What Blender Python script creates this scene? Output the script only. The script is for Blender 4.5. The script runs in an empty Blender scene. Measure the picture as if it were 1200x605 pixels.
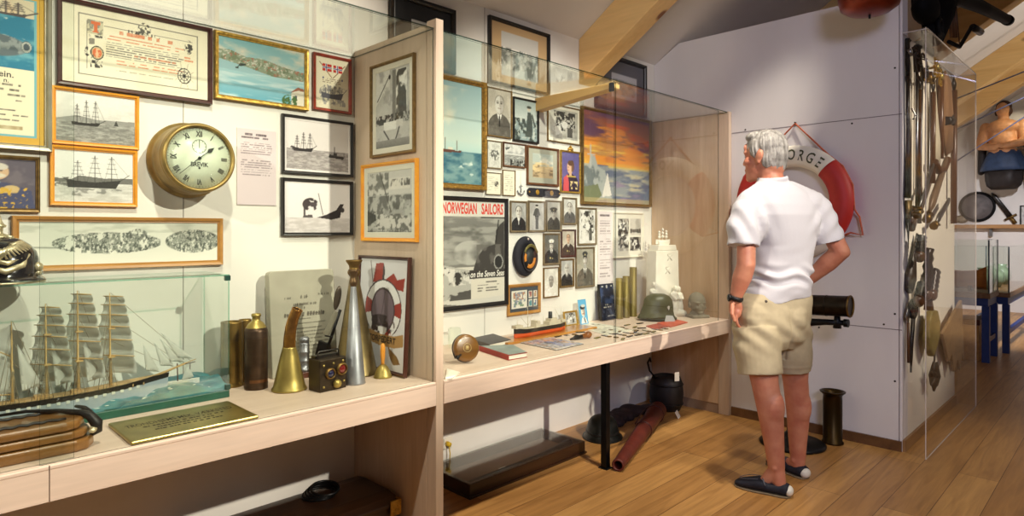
import bpy, bmesh, math, random
import numpy as np
from mathutils import Vector, Matrix, Euler
random.seed(7)
SC = bpy.context.scene
COL = SC.collection
PI = math.pi
# ---- camera geometry (the frame is 1200 x 605); the world's X runs along the picture wall, Y into it
F, H, HX, HY, S2 = 737.0, 1.34, 600.0, 270.0, math.sqrt(2)
YW = 2.75      # picture wall
XD = 1.646     # near face of the divider panel
XP = 4.36      # white partition
ZC = 0.70      # top of the display counters

def on_y(px, py, Y):
    r = (px-HX)/F; X = Y*(1+r)/(1-r); d = (X+Y)/S2
    return Vector((X, Y, H-(py-HY)*d/F))
def on_x(px, py, X):
    r = (px-HX)/F; Y = X*(1-r)/(1+r); d = (X+Y)/S2
    return Vector((X, Y, H-(py-HY)*d/F))
def on_z(px, py, Z):
    d = F*(H-Z)/(py-HY); q = (px-HX)/F*d
    return Vector(((d+q)/S2, (d-q)/S2, Z))
def depth(p): return (p[0]+p[1])/S2

def lin1(c):
    c = c/255.0
    return c/12.92 if c <= 0.04045 else ((c+0.055)/1.055)**2.4
def lin(rgb): return tuple(lin1(x) for x in rgb)

# ------------------------------------------------------------------ materials
MATS = {}
def _new(name):
    m = bpy.data.materials.new(name); m.use_nodes = True
    nt = m.node_tree
    return m, nt, nt.nodes['Principled BSDF']
def mat(name, rgb, rough=0.5, metal=0.0, var=0.12, scale=18.0, stretch=(1,1,1), bump=0.0, spec=0.5, coat=0.0, rgb2=None, detail=4.0):
    if name in MATS: return MATS[name]
    m, nt, b = _new(name)
    N, L = nt.nodes, nt.links
    tc = N.new('ShaderNodeTexCoord'); mp = N.new('ShaderNodeMapping'); no = N.new('ShaderNodeTexNoise'); cr = N.new('ShaderNodeValToRGB')
    mp.inputs['Scale'].default_value = stretch
    no.inputs['Scale'].default_value = scale; no.inputs['Detail'].default_value = detail
    L.new(tc.outputs['Object'], mp.inputs['Vector']); L.new(mp.outputs['Vector'], no.inputs['Vector']); L.new(no.outputs['Fac'], cr.inputs['Fac'])
    c = lin(rgb)
    lo = tuple(x*(1-var) for x in c) if rgb2 is None else lin(rgb2)
    hi = tuple(min(1, x*(1+var)) for x in c) if rgb2 is None else c
    cr.color_ramp.elements[0].position = 0.3; cr.color_ramp.elements[1].position = 0.7
    cr.color_ramp.elements[0].color = (*lo, 1); cr.color_ramp.elements[1].color = (*hi, 1)
    L.new(cr.outputs['Color'], b.inputs['Base Color'])
    b.inputs['Roughness'].default_value = rough; b.inputs['Metallic'].default_value = metal
    b.inputs['Specular IOR Level'].default_value = spec; b.inputs['Coat Weight'].default_value = coat
    if bump:
        bp = N.new('ShaderNodeBump'); bp.inputs['Strength'].default_value = bump; bp.inputs['Distance'].default_value = 0.01
        L.new(no.outputs['Fac'], bp.inputs['Height']); L.new(bp.outputs['Normal'], b.inputs['Normal'])
    MATS[name] = m
    return m
def wood(name, base, dark, grain='x', scale=1.0, rough=0.45, ring=9.0, coat=0.0, knots=False):
    if name in MATS: return MATS[name]
    m, nt, b = _new(name)
    N, L = nt.nodes, nt.links
    tc = N.new('ShaderNodeTexCoord'); mp = N.new('ShaderNodeMapping')
    s = {'x': (0.08, 1, 1), 'y': (1, 0.08, 1), 'z': (1, 1, 0.08)}[grain]
    mp.inputs['Scale'].default_value = tuple(v*scale for v in s)
    L.new(tc.outputs['Object'], mp.inputs['Vector'])
    n1 = N.new('ShaderNodeTexNoise'); n1.inputs['Scale'].default_value = ring; n1.inputs['Detail'].default_value = 6; n1.inputs['Distortion'].default_value = 0.6
    n2 = N.new('ShaderNodeTexNoise'); n2.inputs['Scale'].default_value = ring*9; n2.inputs['Detail'].default_value = 3
    L.new(mp.outputs['Vector'], n1.inputs['Vector']); L.new(mp.outputs['Vector'], n2.inputs['Vector'])
    cr = N.new('ShaderNodeValToRGB'); e = cr.color_ramp.elements
    e[0].position = 0.32; e[1].position = 0.68; e[0].color = (*lin(dark), 1); e[1].color = (*lin(base), 1)
    L.new(n1.outputs['Fac'], cr.inputs['Fac'])
    mx = N.new('ShaderNodeMixRGB'); mx.blend_type = 'MULTIPLY'; mx.inputs['Fac'].default_value = 0.22
    L.new(cr.outputs['Color'], mx.inputs['Color1']); L.new(n2.outputs['Fac'], mx.inputs['Color2'])
    last = mx.outputs['Color']
    if knots:
        vo = N.new('ShaderNodeTexVoronoi'); vo.inputs['Scale'].default_value = 2.6
        mp2 = N.new('ShaderNodeMapping'); mp2.inputs['Scale'].default_value = (1.6, 0.8, 1.2)
        L.new(tc.outputs['Object'], mp2.inputs['Vector']); L.new(mp2.outputs['Vector'], vo.inputs['Vector'])
        kr = N.new('ShaderNodeValToRGB'); kr.color_ramp.elements[0].position = 0.07; kr.color_ramp.elements[1].position = 0.13
        kr.color_ramp.elements[0].color = (1, 1, 1, 1); kr.color_ramp.elements[1].color = (0, 0, 0, 1)
        L.new(vo.outputs['Distance'], kr.inputs['Fac'])
        m3 = N.new('ShaderNodeMixRGB'); m3.inputs['Color2'].default_value = (*lin((120, 70, 30)), 1)
        L.new(kr.outputs['Color'], m3.inputs['Fac']); L.new(last, m3.inputs['Color1']); last = m3.outputs['Color']
    L.new(last, b.inputs['Base Color'])
    b.inputs['Roughness'].default_value = rough; b.inputs['Coat Weight'].default_value = coat
    bp = N.new('ShaderNodeBump'); bp.inputs['Strength'].default_value = 0.08; bp.inputs['Distance'].default_value = 0.004
    L.new(n2.outputs['Fac'], bp.inputs['Height']); L.new(bp.outputs['Normal'], b.inputs['Normal'])
    MATS[name] = m
    return m
def glass(name, tint=(0.97, 0.99, 0.975), base=0.04, peak=0.85, rough=0.0):
    """thin clear pane: lets light straight through and mirrors more at grazing angles"""
    if name in MATS: return MATS[name]
    m = bpy.data.materials.new(name); m.use_nodes = True
    nt = m.node_tree; N, L = nt.nodes, nt.links
    N.clear()
    out = N.new('ShaderNodeOutputMaterial'); mix = N.new('ShaderNodeMixShader'); tr = N.new('ShaderNodeBsdfTransparent'); gl = N.new('ShaderNodeBsdfGlossy')
    lw = N.new('ShaderNodeLayerWeight'); lw.inputs['Blend'].default_value = 0.5
    p = N.new('ShaderNodeMath'); p.operation = 'POWER'; p.inputs[1].default_value = 5.0
    a = N.new('ShaderNodeMath'); a.operation = 'MULTIPLY_ADD'; a.inputs[1].default_value = peak; a.inputs[2].default_value = base
    L.new(lw.outputs['Facing'], p.inputs[0]); L.new(p.outputs[0], a.inputs[0]); L.new(a.outputs[0], mix.inputs[0])
    tr.inputs['Color'].default_value = (*tint, 1); gl.inputs['Roughness'].default_value = rough; gl.inputs['Color'].default_value = (1, 1, 1, 1)
    L.new(tr.outputs[0], mix.inputs[1]); L.new(gl.outputs[0], mix.inputs[2]); L.new(mix.outputs[0], out.inputs[0])
    MATS[name] = m
    return m
def emit(name, rgb, strength):
    if name in MATS: return MATS[name]
    m, nt, b = _new(name)
    b.inputs['Base Color'].default_value = (*lin(rgb), 1); b.inputs['Emission Color'].default_value = (*lin(rgb), 1); b.inputs['Emission Strength'].default_value = strength
    MATS[name] = m
    return m
def print_mat():
    if 'printed_picture' in MATS: return MATS['printed_picture']
    m, nt, b = _new('printed_picture')
    at = nt.nodes.new('ShaderNodeAttribute'); at.attribute_name = 'Col'
    nt.links.new(at.outputs['Color'], b.inputs['Base Color'])
    b.inputs['Roughness'].default_value = 0.7; b.inputs['Specular IOR Level'].default_value = 0.2; b.inputs['Coat Weight'].default_value = 0.5; b.inputs['Coat Roughness'].default_value = 0.015
    MATS['printed_picture'] = m
    return m

# ------------------------------------------------------------------ mesh builder
def frame_from(d):
    d = Vector(d).normalized()
    up = Vector((0, 0, 1)) if abs(d.z) < 0.95 else Vector((1, 0, 0))
    a = d.cross(up).normalized(); b = a.cross(d).normalized()
    return a, b
class MB:
    def __init__(s): s.v, s.f, s.mi, s.sm = [], [], [], []
    def add(s, vs, fs, mi=0, sm=False, M=None):
        o = len(s.v)
        if M is not None: vs = [M @ Vector(v) for v in vs]
        s.v.extend(tuple(v) for v in vs)
        for f in fs:
            s.f.append(tuple(i+o for i in f)); s.mi.append(mi); s.sm.append(sm)
        return s
    def box(s, x0, x1, y0, y1, z0, z1, mi=0, M=None):
        vs = [(x, y, z) for z in (z0, z1) for y in (y0, y1) for x in (x0, x1)]
        return s.add(vs, [(0, 2, 3, 1), (4, 5, 7, 6), (0, 1, 5, 4), (2, 6, 7, 3), (0, 4, 6, 2), (1, 3, 7, 5)], mi, False, M)
    def tube(s, pts, r, seg=8, mi=0, cap=True, sm=True, M=None, flat=1.0, fa=1.0):
        pts = [Vector(p) for p in pts]; n = len(pts)
        rs = r if isinstance(r, (list, tuple)) else [r]*n
        vs, fs = [], []
        a = None
        for i, p in enumerate(pts):
            t = (pts[min(i+1, n-1)]-pts[max(i-1, 0)])
            t = t.normalized() if t.length > 1e-9 else Vector((0, 0, 1))
            if a is None: a, b = frame_from(t)
            else:
                a = (a-t*a.dot(t)); a = a.normalized() if a.length > 1e-6 else frame_from(t)[0]
                b = t.cross(a).normalized()
                b = -b if False else b
            if i == 0: b = t.cross(a).normalized()
            for k in range(seg):
                th = 2*PI*k/seg
                vs.append(p+a*math.cos(th)*rs[i]*fa+b*math.sin(th)*rs[i]*flat)
        for i in range(n-1):
            for k in range(seg):
                k2 = (k+1) % seg
                fs.append((i*seg+k, i*seg+k2, (i+1)*seg+k2, (i+1)*seg+k))
        s.add(vs, fs, mi, sm, M)
        if cap:
            o = len(s.v)-len(vs)
            s.f.append(tuple(o+k for k in reversed(range(seg)))); s.mi.append(mi); s.sm.append(False)
            s.f.append(tuple(o+(n-1)*seg+k for k in range(seg))); s.mi.append(mi); s.sm.append(False)
        return s
    def lathe(s, prof, c=(0, 0, 0), seg=24, mi=0, M=None, sm=True):
        """profile of (radius, z); closed where radius is 0"""
        vs, fs, rows = [], [], []
        for r, z in prof:
            if r <= 1e-6: rows.append([len(vs)]); vs.append((c[0], c[1], c[2]+z))
            else:
                rows.append(list(range(len(vs), len(vs)+seg)))
                for k in range(seg):
                    t = 2*PI*k/seg; vs.append((c[0]+r*math.cos(t), c[1]+r*math.sin(t), c[2]+z))
        for A, B in zip(rows[:-1], rows[1:]):
            for k in range(seg):
                k2 = (k+1) % seg
                if len(A) == 1 and len(B) == 1: break
                if len(A) == 1: fs.append((A[0], B[k2], B[k]))
                elif len(B) == 1: fs.append((A[k], A[k2], B[0]))
                else: fs.append((A[k], A[k2], B[k2], B[k]))
        return s.add(vs, fs, mi, sm, M)
    def ell(s, c, r, M=None, mi=0, seg=18, rings=10, sm=True):
        if not isinstance(r, (tuple, list)): r = (r, r, r)
        T = Matrix.Translation(c) @ (M.to_4x4() if M is not None else Matrix.Identity(4)) @ Matrix.Diagonal((*r, 1))
        prof = [(math.sin(PI*i/rings), -math.cos(PI*i/rings)) for i in range(rings+1)]
        prof[0] = (0, -1); prof[-1] = (0, 1)
        return s.lathe(prof, (0, 0, 0), seg, mi, T, sm)
    def capsule(s, p0, p1, r0, r1, seg=14, mi=0):
        p0, p1 = Vector(p0), Vector(p1)
        s.tube([p0, p0.lerp(p1, .33), p0.lerp(p1, .66), p1], [r0, r0+(r1-r0)*.33, r0+(r1-r0)*.66, r1], seg, mi)
        s.ell(p0, r0, None, mi, seg, 8); s.ell(p1, r1, None, mi, seg, 8)
        return s
    def prism(s, poly, z0, z1, mi=0, M=None, sm=False):
        n = len(poly)
        area = sum(poly[i][0]*poly[(i+1) % n][1]-poly[(i+1) % n][0]*poly[i][1] for i in range(n))
        if area < 0: poly = poly[::-1]
        vs = [(x, y, z0) for x, y in poly]+[(x, y, z1) for x, y in poly]
        fs = [tuple(reversed(range(n))), tuple(range(n, 2*n))]+[(i, (i+1) % n, n+(i+1) % n, n+i) for i in range(n)]
        return s.add(vs, fs, mi, sm, M)
    def torus(s, c, R, r, seg=48, sub=12, mi=0, M=None, a0=0, a1=2*PI, sq=1.0):
        vs, fs = [], []
        full = abs(a1-a0-2*PI) < 1e-6
        n = seg if full else seg+1
        for i in range(n):
            t = a0+(a1-a0)*i/seg
            for k in range(sub):
                p = 2*PI*k/sub
                q = R+r*math.cos(p)
                vs.append((c[0]+q*math.cos(t), c[1]+q*math.sin(t), c[2]+r*sq*math.sin(p)))
        for i in range(seg):
            i2 = (i+1) % n if full else i+1
            for k in range(sub):
                k2 = (k+1) % sub
                fs.append((i*sub+k, i2*sub+k, i2*sub+k2, i*sub+k2))
        s.add(vs, fs, mi, True, M)
        if not full:
            o = len(s.v)-len(vs)
            s.f.append(tuple(o+k for k in range(sub))); s.mi.append(mi); s.sm.append(False)
            s.f.append(tuple(o+(n-1)*sub+k for k in reversed(range(sub)))); s.mi.append(mi); s.sm.append(False)
        return s
    def loft(s, rings, mi=0, sm=True, cap=True, closed=True, M=None):
        n = len(rings[0]); vs = [p for r in rings for p in r]; fs = []
        for i in range(len(rings)-1):
            for k in range(n if closed else n-1):
                k2 = (k+1) % n
                fs.append((i*n+k, i*n+k2, (i+1)*n+k2, (i+1)*n+k))
        s.add(vs, fs, mi, sm, M)
        if cap:
            o = len(s.v)-len(vs); m = len(rings)-1
            s.f.append(tuple(o+k for k in reversed(range(n)))); s.mi.append(mi); s.sm.append(False)
            s.f.append(tuple(o+m*n+k for k in range(n))); s.mi.append(mi); s.sm.append(False)
        return s
    def sheet(s, P, th=0.0, mi=0, sm=True):
        """grid of points P[i][j]; th gives it thickness along its normals"""
        ni, nj = len(P), len(P[0])
        if th:
            Q = [[None]*nj for _ in range(ni)]
            for i in range(ni):
                for j in range(nj):
                    a = Vector(P[min(i+1, ni-1)][j])-Vector(P[max(i-1, 0)][j]); b = Vector(P[i][min(j+1, nj-1)])-Vector(P[i][max(j-1, 0)])
                    n = a.cross(b); n = n.normalized() if n.length > 1e-12 else Vector((0, 0, 1))
                    Q[i][j] = Vector(P[i][j])+n*th
        vs = [p for r in P for p in r]
        fs = [(i*nj+j, i*nj+j+1, (i+1)*nj+j+1, (i+1)*nj+j) for i in range(ni-1) for j in range(nj-1)]
        if th:
            o = len(vs); vs = vs+[p for r in Q for p in r]
            fs = [tuple(reversed(f)) for f in fs] if False else fs
            fs += [tuple(reversed([q+o for q in f])) for f in fs]
            rim = [(0, j) for j in range(nj)]+[(i, nj-1) for i in range(1, ni)]+[(ni-1, j) for j in range(nj-2, -1, -1)]+[(i, 0) for i in range(ni-2, 0, -1)]
            for a, b in zip(rim, rim[1:]+rim[:1]):
                A, B = a[0]*nj+a[1], b[0]*nj+b[1]
                fs.append((B, A, A+o, B+o))
        return s.add(vs, fs, mi, sm)
    def mesh(s, name, mats):
        me = bpy.data.meshes.new(name)
        me.from_pydata([tuple(v) for v in s.v], [], s.f)
        for m in (mats if isinstance(mats, (list, tuple)) else [mats]): me.materials.append(m)
        me.polygons.foreach_set('material_index', s.mi); me.polygons.foreach_set('use_smooth', s.sm)
        me.update()
        return me
    def build(s, name, mats, parent=None, loc=None, rot=None, bevel=0.0, label=None, seg=2):
        o = bpy.data.objects.new(name, s.mesh(name, mats)); COL.objects.link(o)
        if parent is not None: o.parent = parent
        if loc is not None: o.location = loc
        if rot is not None: o.rotation_euler = rot
        if bevel:
            m = o.modifiers.new('edge', 'BEVEL'); m.width = bevel; m.segments = seg; m.limit_method = 'ANGLE'; m.angle_limit = math.radians(40)
        if label: o['label'] = label
        return o
def tag(o, label, cat, group=None):
    o['label'] = label; o['category'] = cat
    if group: o['group'] = group
    return o
def thing(name, label, cat, loc=(0, 0, 0), rotz=0.0, group=None, rot=None):
    o = bpy.data.objects.new(name, None); COL.objects.link(o)
    o.empty_display_size = 0.05
    o.location = loc; o.rotation_euler = rot if rot is not None else (0, 0, rotz)
    return tag(o, label, cat, group)
def struct(name, mb, m, bevel=0.0):
    o = mb.build(name, m, bevel=bevel); o['kind'] = 'structure'
    return o
def blob(mb, voxel, iters, name, mats, parent=None, disp=None, fac=0.5, label=None):
    """one continuous skin over overlapping solids"""
    tmp = bpy.data.objects.new('tmp_blob', mb.mesh('tmp_blob', mats)); COL.objects.link(tmp)
    r = tmp.modifiers.new('r', 'REMESH'); r.mode = 'VOXEL'; r.voxel_size = voxel; r.use_smooth_shade = True
    if iters:
        sm = tmp.modifiers.new('s', 'SMOOTH'); sm.factor = fac; sm.iterations = iters
    dg = bpy.context.evaluated_depsgraph_get()
    me = bpy.data.meshes.new_from_object(tmp.evaluated_get(dg))
    old = tmp.data
    bpy.data.objects.remove(tmp); bpy.data.meshes.remove(old)
    me.name = name
    if disp is not None:
        n = len(me.vertices); co = np.empty(n*3); no = np.empty(n*3)
        me.vertices.foreach_get('co', co); me.vertices.foreach_get('normal', no)
        co = disp(co.reshape(-1, 3), no.reshape(-1, 3)); me.vertices.foreach_set('co', co.ravel()); me.update()
    me.polygons.foreach_set('use_smooth', [True]*len(me.polygons))
    if not me.materials: me.materials.append(mats)
    o = bpy.data.objects.new(name, me); COL.objects.link(o)
    if parent is not None: o.parent = parent
    if label: o['label'] = label
    return o
_TXT = {}
def text_geo(body, size=1.0, shear=0.0, align='CENTER', offset=0.0):
    key = (body, shear, align, offset)
    if key not in _TXT:
        cu = bpy.data.curves.new('lettering', 'FONT'); cu.body = body; cu.shear = shear; cu.align_x = align; cu.align_y = 'CENTER'; cu.offset = offset; cu.resolution_u = 3
        ob = bpy.data.objects.new('lettering_tmp', cu); COL.objects.link(ob)
        dg = bpy.context.evaluated_depsgraph_get()
        me = bpy.data.meshes.new_from_object(ob.evaluated_get(dg))
        _TXT[key] = ([tuple(v.co) for v in me.vertices], [tuple(p.vertices) for p in me.polygons])
        bpy.data.objects.remove(ob); bpy.data.curves.remove(cu); bpy.data.meshes.remove(me)
    vs, fs = _TXT[key]
    return [(x*size, y*size) for x, y, z in vs], fs
def text_on(mb, body, size, x, z, y, mi=0, shear=0.0, align='CENTER', offset=0.0, wx=1.0):
    """flat lettering on a front that faces -Y, at local x, z"""
    vs, fs = text_geo(body, size, shear, align, offset)
    mb.add([(x+a*wx, y, z+b) for a, b in vs], fs, mi)
# ------------------------------------------------------------------ printed pictures: a little painter that fills a fine grid with colour
def _lat(seed, n=64):
    return np.random.RandomState(seed).rand(n, n)
def vnoise(x, y, seed):
    g = _lat(seed); n = g.shape[0]
    xi, yi = np.floor(x).astype(int), np.floor(y).astype(int)
    fx, fy = x-xi, y-yi
    fx, fy = fx*fx*(3-2*fx), fy*fy*(3-2*fy)
    a, b, c, d = g[yi % n, xi % n], g[yi % n, (xi+1) % n], g[(yi+1) % n, xi % n], g[(yi+1) % n, (xi+1) % n]
    return (a*(1-fx)+b*fx)*(1-fy)+(c*(1-fx)+d*fx)*fy
def fbm(x, y, seed, o=4):
    t, a, s = 0, 0.5, 0
    for k in range(o):
        t = t+a*vnoise(x*2**k, y*2**k, seed+k*17); s += a; a *= 0.55
    return t/s
class Art:
    def __init__(s, w, h, nx):
        s.w, s.h = w, h; s.asp = w/h
        s.nx = max(8, int(nx)); s.ny = max(8, int(nx/s.asp))
        s.u, s.v = np.meshgrid(np.linspace(0, 1, s.nx), np.linspace(0, 1, s.ny))
        s.c = np.ones((s.ny, s.nx, 3)); s.px = 1.0/s.nx
    def mix(s, mask, rgb):
        m = np.clip(mask, 0, 1)[..., None]
        s.c = s.c*(1-m)+np.array(rgb, float)/255.0*m
        return s
    def fill(s, rgb): s.c[:] = np.array(rgb, float)/255.0; return s
    def grad(s, bot, top, v0=0, v1=1):
        t = np.clip((s.v-v0)/(v1-v0), 0, 1)[..., None]
        m = ((s.v >= v0) & (s.v <= v1))[..., None]
        g = np.array(bot, float)/255*(1-t)+np.array(top, float)/255*t
        s.c = np.where(m, g, s.c); return s
    def n(s, su, sv, seed, o=4): return fbm(s.u*su*max(1, s.asp), s.v*sv, seed, o)
    def blotch(s, su, sv, seed, rgb, lo=0.5, hi=0.65, amt=1.0, where=None):
        k = np.clip((s.n(su, sv, seed)-lo)/(hi-lo), 0, 1)*amt
        if where is not None: k = k*where
        return s.mix(k, rgb)
    def rect(s, u0, u1, v0, v1, rgb, a=1.0): return s.mix(((s.u >= u0) & (s.u <= u1) & (s.v >= v0) & (s.v <= v1))*a, rgb)
    def inrect(s, u0, u1, v0, v1): return ((s.u >= u0) & (s.u <= u1) & (s.v >= v0) & (s.v <= v1)).astype(float)
    def ell_m(s, cu, cv, ru, rv):
        d = np.sqrt(((s.u-cu)/ru)**2+((s.v-cv)/rv)**2)
        return np.clip((1-d)*min(ru, rv*1.0)/s.px+0.5, 0, 1)
    def ell(s, cu, cv, ru, rv, rgb, a=1.0): return s.mix(s.ell_m(cu, cv, ru, rv)*a, rgb)
    def ring(s, cu, cv, ru, rv, wd, rgb, a=1.0):
        d = np.sqrt(((s.u-cu)/ru)**2+((s.v-cv)/rv)**2)
        return s.mix((np.abs(d-1) < wd)*a, rgb)
    def poly_m(s, pts):
        m = np.zeros(s.u.shape, bool); n = len(pts)
        for i in range(n):
            (x0, y0), (x1, y1) = pts[i], pts[(i+1) % n]
            if y0 == y1: continue
            c = ((y0 > s.v) != (y1 > s.v)) & (s.u < (x1-x0)*(s.v-y0)/(y1-y0)+x0)
            m ^= c
        return m.astype(float)
    def poly(s, pts, rgb, a=1.0): return s.mix(s.poly_m(pts)*a, rgb)
    def line(s, u0, v0, u1, v1, wd, rgb, a=1.0):
        A = s.asp
        x, y = s.u*A, s.v; x0, x1 = u0*A, u1*A
        dx, dy = x1-x0, v1-v0; L = dx*dx+dy*dy+1e-12
        t = np.clip(((x-x0)*dx+(y-v0)*dy)/L, 0, 1)
        d = np.hypot(x-x0-t*dx, y-v0-t*dy)
        soft = A*s.px
        return s.mix(np.clip((wd/2-d)/soft+0.6, 0, 1)*a, rgb)
    def rows(s, u0, u1, v0, v1, k, rgb, seed=1, a=0.8, fill=0.5, word=26, ragged=0.15):
        """lines of writing too small to read"""
        rs = np.random.RandomState(seed)
        for i in range(k):
            t0 = v1-(v1-v0)*(i+0.15)/k; t1 = v1-(v1-v0)*(i+0.15+fill)/k
            end = u1-(u1-u0)*rs.rand()*ragged
            w = vnoise(s.u*word*max(1, s.asp), s.v*0+i*3.7, seed+i) > 0.30
            w2 = 0.45+0.55*vnoise(s.u*word*4*max(1, s.asp), s.v*40, seed+50+i)
            s.mix(((s.u > u0) & (s.u < end) & (s.v <= t0) & (s.v >= t1) & w)*a*w2, rgb)
        return s
    def grain(s, amt, seed=5, su=60):
        s.c = np.clip(s.c+((s.n(su, su, seed, 2)-0.5)*2*amt)[..., None], 0, 1); return s
    def tone(s, rgb, amt=1.0):
        g = s.c.mean(-1, keepdims=True)
        s.c = s.c*(1-amt)+g*np.array(rgb, float)/255*amt; return s
    def inset(s, u0, u1, v0, v1, fn, **kw):
        i0, i1 = int(u0*(s.nx-1)), int(u1*(s.nx-1))+1; j0, j1 = int(v0*(s.ny-1)), int(v1*(s.ny-1))+1
        t = Art(s.w*(u1-u0), s.h*(v1-v0), i1-i0)
        t.ny = j1-j0; t.u, t.v = np.meshgrid(np.linspace(0, 1, t.nx), np.linspace(0, 1, t.ny)); t.c = np.ones((t.ny, t.nx, 3))
        if t.nx < 3 or t.ny < 3: return s
        fn(t, **kw)
        s.c[j0:j1, i0:i1] = t.c[:min(t.ny, s.ny-j0), :min(t.nx, s.nx-i0)]
        return s
    def object(s, name, parent, y, x0=None, z0=None, label=None):
        x0 = -s.w/2 if x0 is None else x0; z0 = -s.h/2 if z0 is None else z0
        n = s.nx*s.ny
        co = np.empty((s.ny, s.nx, 3)); co[..., 0] = x0+s.u*s.w; co[..., 1] = y; co[..., 2] = z0+s.v*s.h
        i = np.arange(s.ny-1)[:, None]*s.nx+np.arange(s.nx-1)[None, :]
        fs = np.stack([i, i+1, i+1+s.nx, i+s.nx], -1).reshape(-1, 4)
        me = bpy.data.meshes.new(name)
        me.vertices.add(n); me.vertices.foreach_set('co', co.ravel())
        me.loops.add(fs.size); me.loops.foreach_set('vertex_index', fs.ravel().astype(np.int32))
        me.polygons.add(len(fs)); me.polygons.foreach_set('loop_start', np.arange(0, fs.size, 4, dtype=np.int32)); me.polygons.foreach_set('loop_total', np.full(len(fs), 4, dtype=np.int32))
        me.update(calc_edges=True)
        at = me.color_attributes.new('Col', 'FLOAT_COLOR', 'POINT')
        c = np.clip(s.c, 0, 1); l = np.where(c <= 0.04045, c/12.92, ((c+0.055)/1.055)**2.4)
        q = np.ones((n, 4), np.float32); q[:, :3] = l.reshape(-1, 3)
        at.data.foreach_set('color', q.ravel())
        me.materials.append(print_mat())
        o = bpy.data.objects.new(name, me); COL.objects.link(o)
        if parent is not None: o.parent = parent
        if label: o['label'] = label
        return o

# ---- what the pictures show
def a_sea(s, v1, dark, light, seed=3, su=9, sv=26):
    m = s.inrect(0, 1, 0, v1)
    s.mix(m, dark); s.blotch(su, sv, seed, light, 0.38, 0.7, 0.9, m); s.blotch(su*3, sv*2, seed+9, light, 0.5, 0.75, 0.5, m)
def a_ship(s, u0, u1, vw, hull, top, masts=3, col=(60, 58, 55), sails=False, bow=1):
    L = u1-u0
    q = lambda t: u0+L*t if bow > 0 else u1-L*t
    s.poly([(q(0), vw+hull), (q(.03), vw), (q(.9), vw), (q(1.0), vw+hull*1.15), (q(.5), vw+hull*.75)], col)
    s.line(q(.97), vw+hull, q(1.16), vw+hull*1.9, .008, col)
    tops = []
    for k in range(masts):
        m = q(.2+.62*k/max(1, masts-1)); h = top*(0.82 if k == 0 else 1.0)
        s.line(m, vw+hull*.6, m, vw+h, .010, col, .9)
        for j in range(4):
            z = vw+hull+(h-hull)*(.3+.2*j); wd = L*.11*(1-.17*j)
            s.line(m-wd, z, m+wd, z, .006, col, .8)
            if sails: s.poly([(m-wd, z), (m+wd, z), (m+wd*.9, z-(h-hull)*.17), (m-wd*.9, z-(h-hull)*.17)], (205, 200, 185), .8)
        s.line(m, vw+h, m-L*.14, vw+hull*.8, .004, col, .5); s.line(m, vw+h, m+L*.14, vw+hull*.8, .004, col, .5)
        tops.append((m, vw+h))
    if tops: s.line(tops[-1][0], tops[-1][1], q(1.14), vw+hull*1.8, .004, col, .5)
def p_ship_at_anchor(s, seed=1, low=0.42):
    s.grad((214, 212, 206), (232, 231, 226)); s.blotch(3, 6, seed, (196, 194, 190), .5, .8, .6)
    s.poly([(0, low+.03), (.25, low+.12), (.5, low+.06), (1, low+.09), (1, low-.03), (0, low-.03)], (150, 150, 146))
    a_sea(s, low, (128, 128, 124), (178, 178, 172), seed+2, 8, 30)
    a_ship(s, .18, .55, low-.08, .07, .52, 3, (55, 54, 52)); s.poly([(.72, low-.03), (.78, low-.03), (.75, low+.09)], (70, 70, 68)); s.grain(.03)
def p_barque_moored(s, seed=4):
    s.fill((233, 233, 229)); s.poly([(0, .46), (.2, .44), (.3, .52), (.62, .48), (1, .5), (1, .38), (0, .36)], (118, 118, 114))
    a_sea(s, .38, (196, 196, 190), (226, 226, 222), seed, 5, 20); s.blotch(12, 20, 8, (90, 90, 86), .5, .6, .8, s.inrect(0, .25, .3, .48))
    a_ship(s, .14, .84, .28, .15, .64, 3, (62, 62, 60)); s.blotch(10, 20, 5, (120, 120, 116), .5, .62, .7, s.inrect(.15, .85, .12, .27)); s.grain(.03)
def p_two_ships(s, seed=6):
    s.grad((222, 214, 214), (236, 230, 230)); a_sea(s, .42, (150, 143, 144), (196, 190, 190), seed, 10, 40)
    a_ship(s, .1, .42, .38, .07, .38, 3, (50, 46, 48)); s.blotch(14, 20, 3, (60, 55, 56), .45, .55, .9, s.ell_m(.13, .43, .07, .06))
    s.poly([(.66, .3), (.9, .27), (.93, .33), (.68, .36)], (55, 50, 52)); s.rect(.74, .8, .33, .4, (70, 66, 68)); s.line(.76, .36, .76, .52, .012, (50, 46, 48)); s.line(.92, .32, .92, .42, .006, (60, 60, 60)); s.grain(.02)
def p_wreck(s, seed=8):
    s.grad((226, 220, 221), (238, 233, 234)); a_sea(s, .3, (196, 190, 190), (224, 218, 219), seed, 6, 20)
    s.poly([(.48, .30), (.62, .36), (.78, .46), (.84, .58), (.9, .58), (.86, .44), (.84, .30), (.7, .26)], (48, 42, 44)); s.ell(.88, .46, .03, .05, (60, 54, 56))
    s.line(.57, .36, .50, .78, .010, (60, 54, 56))
    s.blotch(7, 9, 4, (66, 58, 60), .4, .5, 1, s.ell_m(.38, .56, .12, .13)); s.ell(.33, .58, .06, .06, (66, 58, 60)); s.ell(.42, .56, .06, .05, (80, 72, 74)); s.line(.29, .32, .29, .56, .035, (70, 62, 64)); s.poly([(.26, .3), (.42, .3), (.40, .36), (.28, .34)], (90, 84, 85)); s.grain(.02)
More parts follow.
